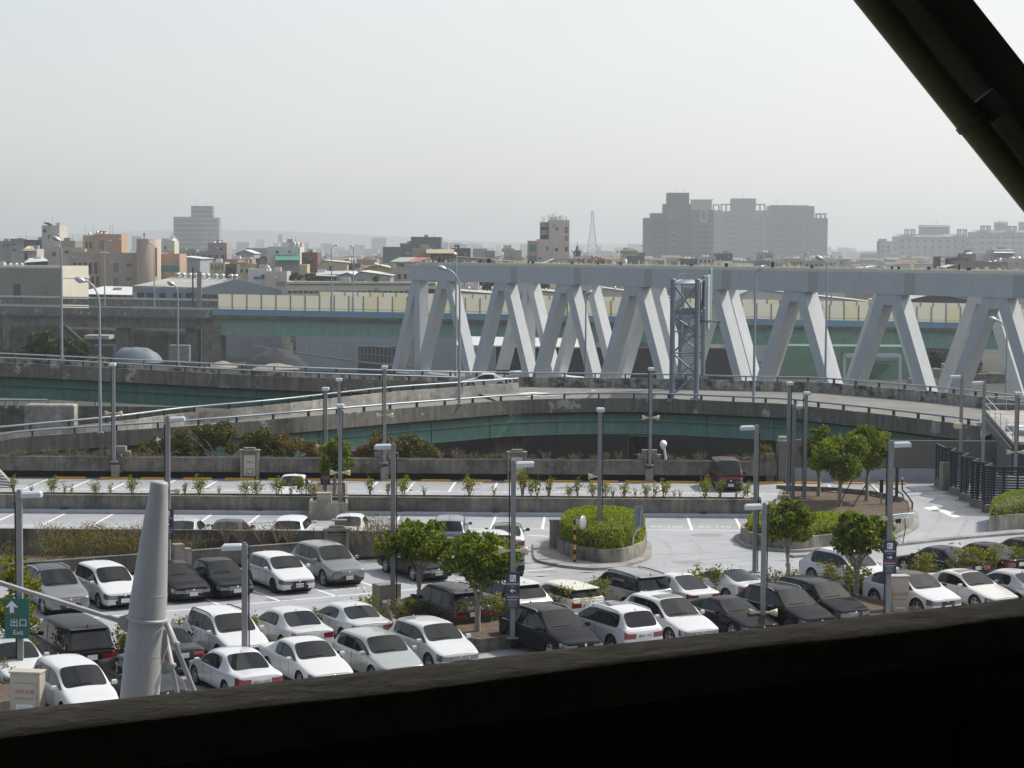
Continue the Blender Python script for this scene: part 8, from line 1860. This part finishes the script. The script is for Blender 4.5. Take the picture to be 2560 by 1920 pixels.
b = G(2230, 1262, .7); t = thing('signal_stand', 'slim dark signal board on a stand beside the camera post', 'sign', tuple(b)); mb = MB(); mb.box((.25, 0, 1.35), (.16, .1, 1.7)); part('board', mb, [m_navy], t); mb = MB(); mb.tube([(.0, 0, 0), (.1, 0, .3), (.25, 0, .5)], .04, 6); part('stand', mb, [m_dark], t)
b = G(2205, 1258, .7); t = thing('signal_stand', 'small twin signal box on the bare soil planter left of the camera post', 'sign', tuple(b)); mb = MB(); mb.box((-.05, 0, 1.0), (.2, .12, .75)); mb.box((.35, 0, .95), (.16, .12, .7)); part('board', mb, [m_navy], t); mb = MB(); mb.tube([(-.05, 0, 0), (-.05, 0, .7)], .04, 6); mb.box((.36, 0, .2), (.3, .3, .8)); part('stand', mb, [m_pole], t)
# louvre fence: folded screen of dark steel
top = [(2342, 1108), (2364, 1118), (2390, 1119.5), (2379, 1126), (2404, 1130), (2422, 1132), (2405, 1139), (2430, 1143), (2448, 1146), (2433, 1152), (2458, 1155), (2480, 1158), (2462, 1164), (2510, 1166), (2580, 1168)]
pl = [G(px, py, 2.75) for px, py in top]
t = thing('louvre_fence', 'tall folded dark steel louvre fence beside the driveway at the right', 'fence', (pl[0].x, pl[0].y, 0))
mb = MB(); mb2 = MB(); mb3 = MB()
for a, b_ in zip(pl, pl[1:]):
    mb.bar(a - Vector((0, 0, .06)), b_ - Vector((0, 0, .06)), .12, .12); mb.bar((a.x, a.y, .55), (b_.x, b_.y, .55), .09, .1); n = max(2, int((b_ - a).length / .9) + 1)
    for i in range(n):
        p = a.lerp(b_, i / n); mb2.bar((p.x, p.y, .0), (p.x, p.y, 2.7), .1, .1)
    for z in [.7 + .155 * i for i in range(13)]: mb3.bar((a.x, a.y, z), (b_.x, b_.y, z), .015, .085)
    mb3.bar((a.x, a.y, .22), (b_.x, b_.y, .22), .22, .44) if False else None
part('rail', mb, [m_navy], t, True); part('fence_posts', mb2, [m_navy], t, True); part('louvres', mb3, [m_navy], t, True)
mb = MB()
for a, b_ in zip(pl, pl[1:]): mb.wallseg((a.x, a.y), (b_.x, b_.y), .25, 0, .45, off=-.12)
part('plinth', mb, [m_frame], t, True)
b = G(2365, 1225); mb = MB(); mb.box((0, 0, .9), (.75, .6, 1.8), R(10)); solo('stone_post', mb, [m_frame], 'stout concrete post at the near end of the brown grey wall beside the fence', 'post', loc=tuple(b))
# louvred plant building behind the fence
A, B, C_ = P(2462, 1062, 152), P(2532, 1108, 126), P(2590, 1112, 126)
zt = 15 - (1062 - 638) * 152 / F; t = thing('plant_building', 'dark louvred plant building with cooling fans on its roof at the right edge', 'building', (A.x, A.y, 0)); zt2 = B.z
mb = MB(); foot_ = [(A.x, A.y), (B.x, B.y), (C_.x + 6, C_.y), (A.x + 14, A.y)]; mb.prism(foot_, -.02, zt2 - .1); part('wall', mb, [m_navy], t, True)
mb = MB()
for i in range(22):
    z = .3 + i * (zt2 - .5) / 22; mb.bar((A.x - .12, A.y - .1, z), (B.x - .12, B.y - .1, z), .12, .05)
part('louvres', mb, [m_pole], t, True)
mb = MB(); mb.prism(foot_, zt2 - .095, zt2 + .08); part('roof', mb, [m_conc_l], t, True)
for (px, py, y, r_) in ((2536, 1066, 134, .62), (2556, 1074, 131, .62)):
    q = P(px, py, y); mb = MB(); mb.lathe([(r_ * .95, zt2), (r_ * .95, zt2 + .3), (r_, zt2 + .32), (r_, zt2 + .45), (r_ * .8, zt2 + .48), (0, zt2 + .42)], 18, c=(q.x, q.y, 0)); part('cooling_fan', mb, [m_galv], t, True)
mb = MB()
for a, b_ in ((A, B), (A, A + Vector((8, 0, 0)))):
    for i in range(6): p = a.lerp(b_, i / 5); mb.tube([(p.x, p.y, zt2), (p.x, p.y, zt2 + 1.1)], .03, 5)
    for z in (.55, 1.1): mb.tube([(a.x, a.y, zt2 + z), (b_.x, b_.y, zt2 + z)], .03, 5)
part('railing', mb, [m_galv], t, True)
# white cabinet and sign behind the last hedge
b = G(2530, 1268); t = thing('grey_cabinet', 'pale grey electric cabinet behind the hedge at the right edge', 'cabinet', tuple(b)); mb = MB(); mb.box((0, 0, .95), (.75, .5, 1.9), bev=.02); part('housing', mb, [m_lum], t); mb = MB(); mb.box((.72, .1, .95), (.65, .5, 1.85), bev=.02); part('housing', mb, [m_lum], t)
b = G(2503, 1268); mb = MB(); mb.box((0, 0, 1.3), (.32, .05, 1.1)); mb.box((0, .04, .8), (.07, .06, 1.6)); solo('small_sign', mb, [mat('sign_back2', (.22, .30, .29), .5)], 'small grey green sign board left of the hedge at the right edge', 'sign', loc=tuple(b))
# rubble awning at the left edge of the back strip
q = G(0, 1222); t = thing('tilted_awning', 'tilted pale slatted awning at the left edge of the back strip', 'awning', tuple(q)); mb = MB(); mb.add([(-1.6, .4, 1.5), (-.3, .4, 1.25), (.75, .4, .12), (-1.2, .4, .1), (-1.6, .9, 1.5), (-.3, .9, 1.25), (.75, .9, .12), (-1.2, .9, .1)], [(3, 2, 1, 0), (4, 5, 6, 7), (0, 1, 5, 4), (1, 2, 6, 5), (2, 3, 7, 6), (3, 0, 4, 7)]); part('roof', mb, [m_conc_l], t)
mb = MB()
for i in range(7): f_ = i / 6; mb.bar((-.3 + 1.05 * f_ - .9, .38, 1.3 - 1.15 * f_), (-.28 + 1.05 * f_, .38, 1.22 - 1.15 * f_), .05, .05)
part('slat', mb, [m_white], t)
# ================================================================ haze over the plain
if True:
    mh = bpy.data.materials.new('haze'); mh.use_nodes = True; nt = mh.node_tree; nt.nodes.clear()
    o_ = nt.nodes.new('ShaderNodeOutputMaterial'); pv = nt.nodes.new('ShaderNodeVolumePrincipled')
    pv.inputs['Color'].default_value = (.90, .96, 1.0, 1); pv.inputs['Density'].default_value = HAZE; pv.inputs['Anisotropy'].default_value = .35
    nt.links.new(pv.outputs[0], o_.inputs['Volume'])
    mb = MB(); mb.box((0, 5450, 83), (12000, 11100, 194)); solo('haze', mb, [mh], kind='stuff')
bpy.data.objects.remove(_fo)
for o in bpy.data.objects:
    if o.type == 'EMPTY': pass
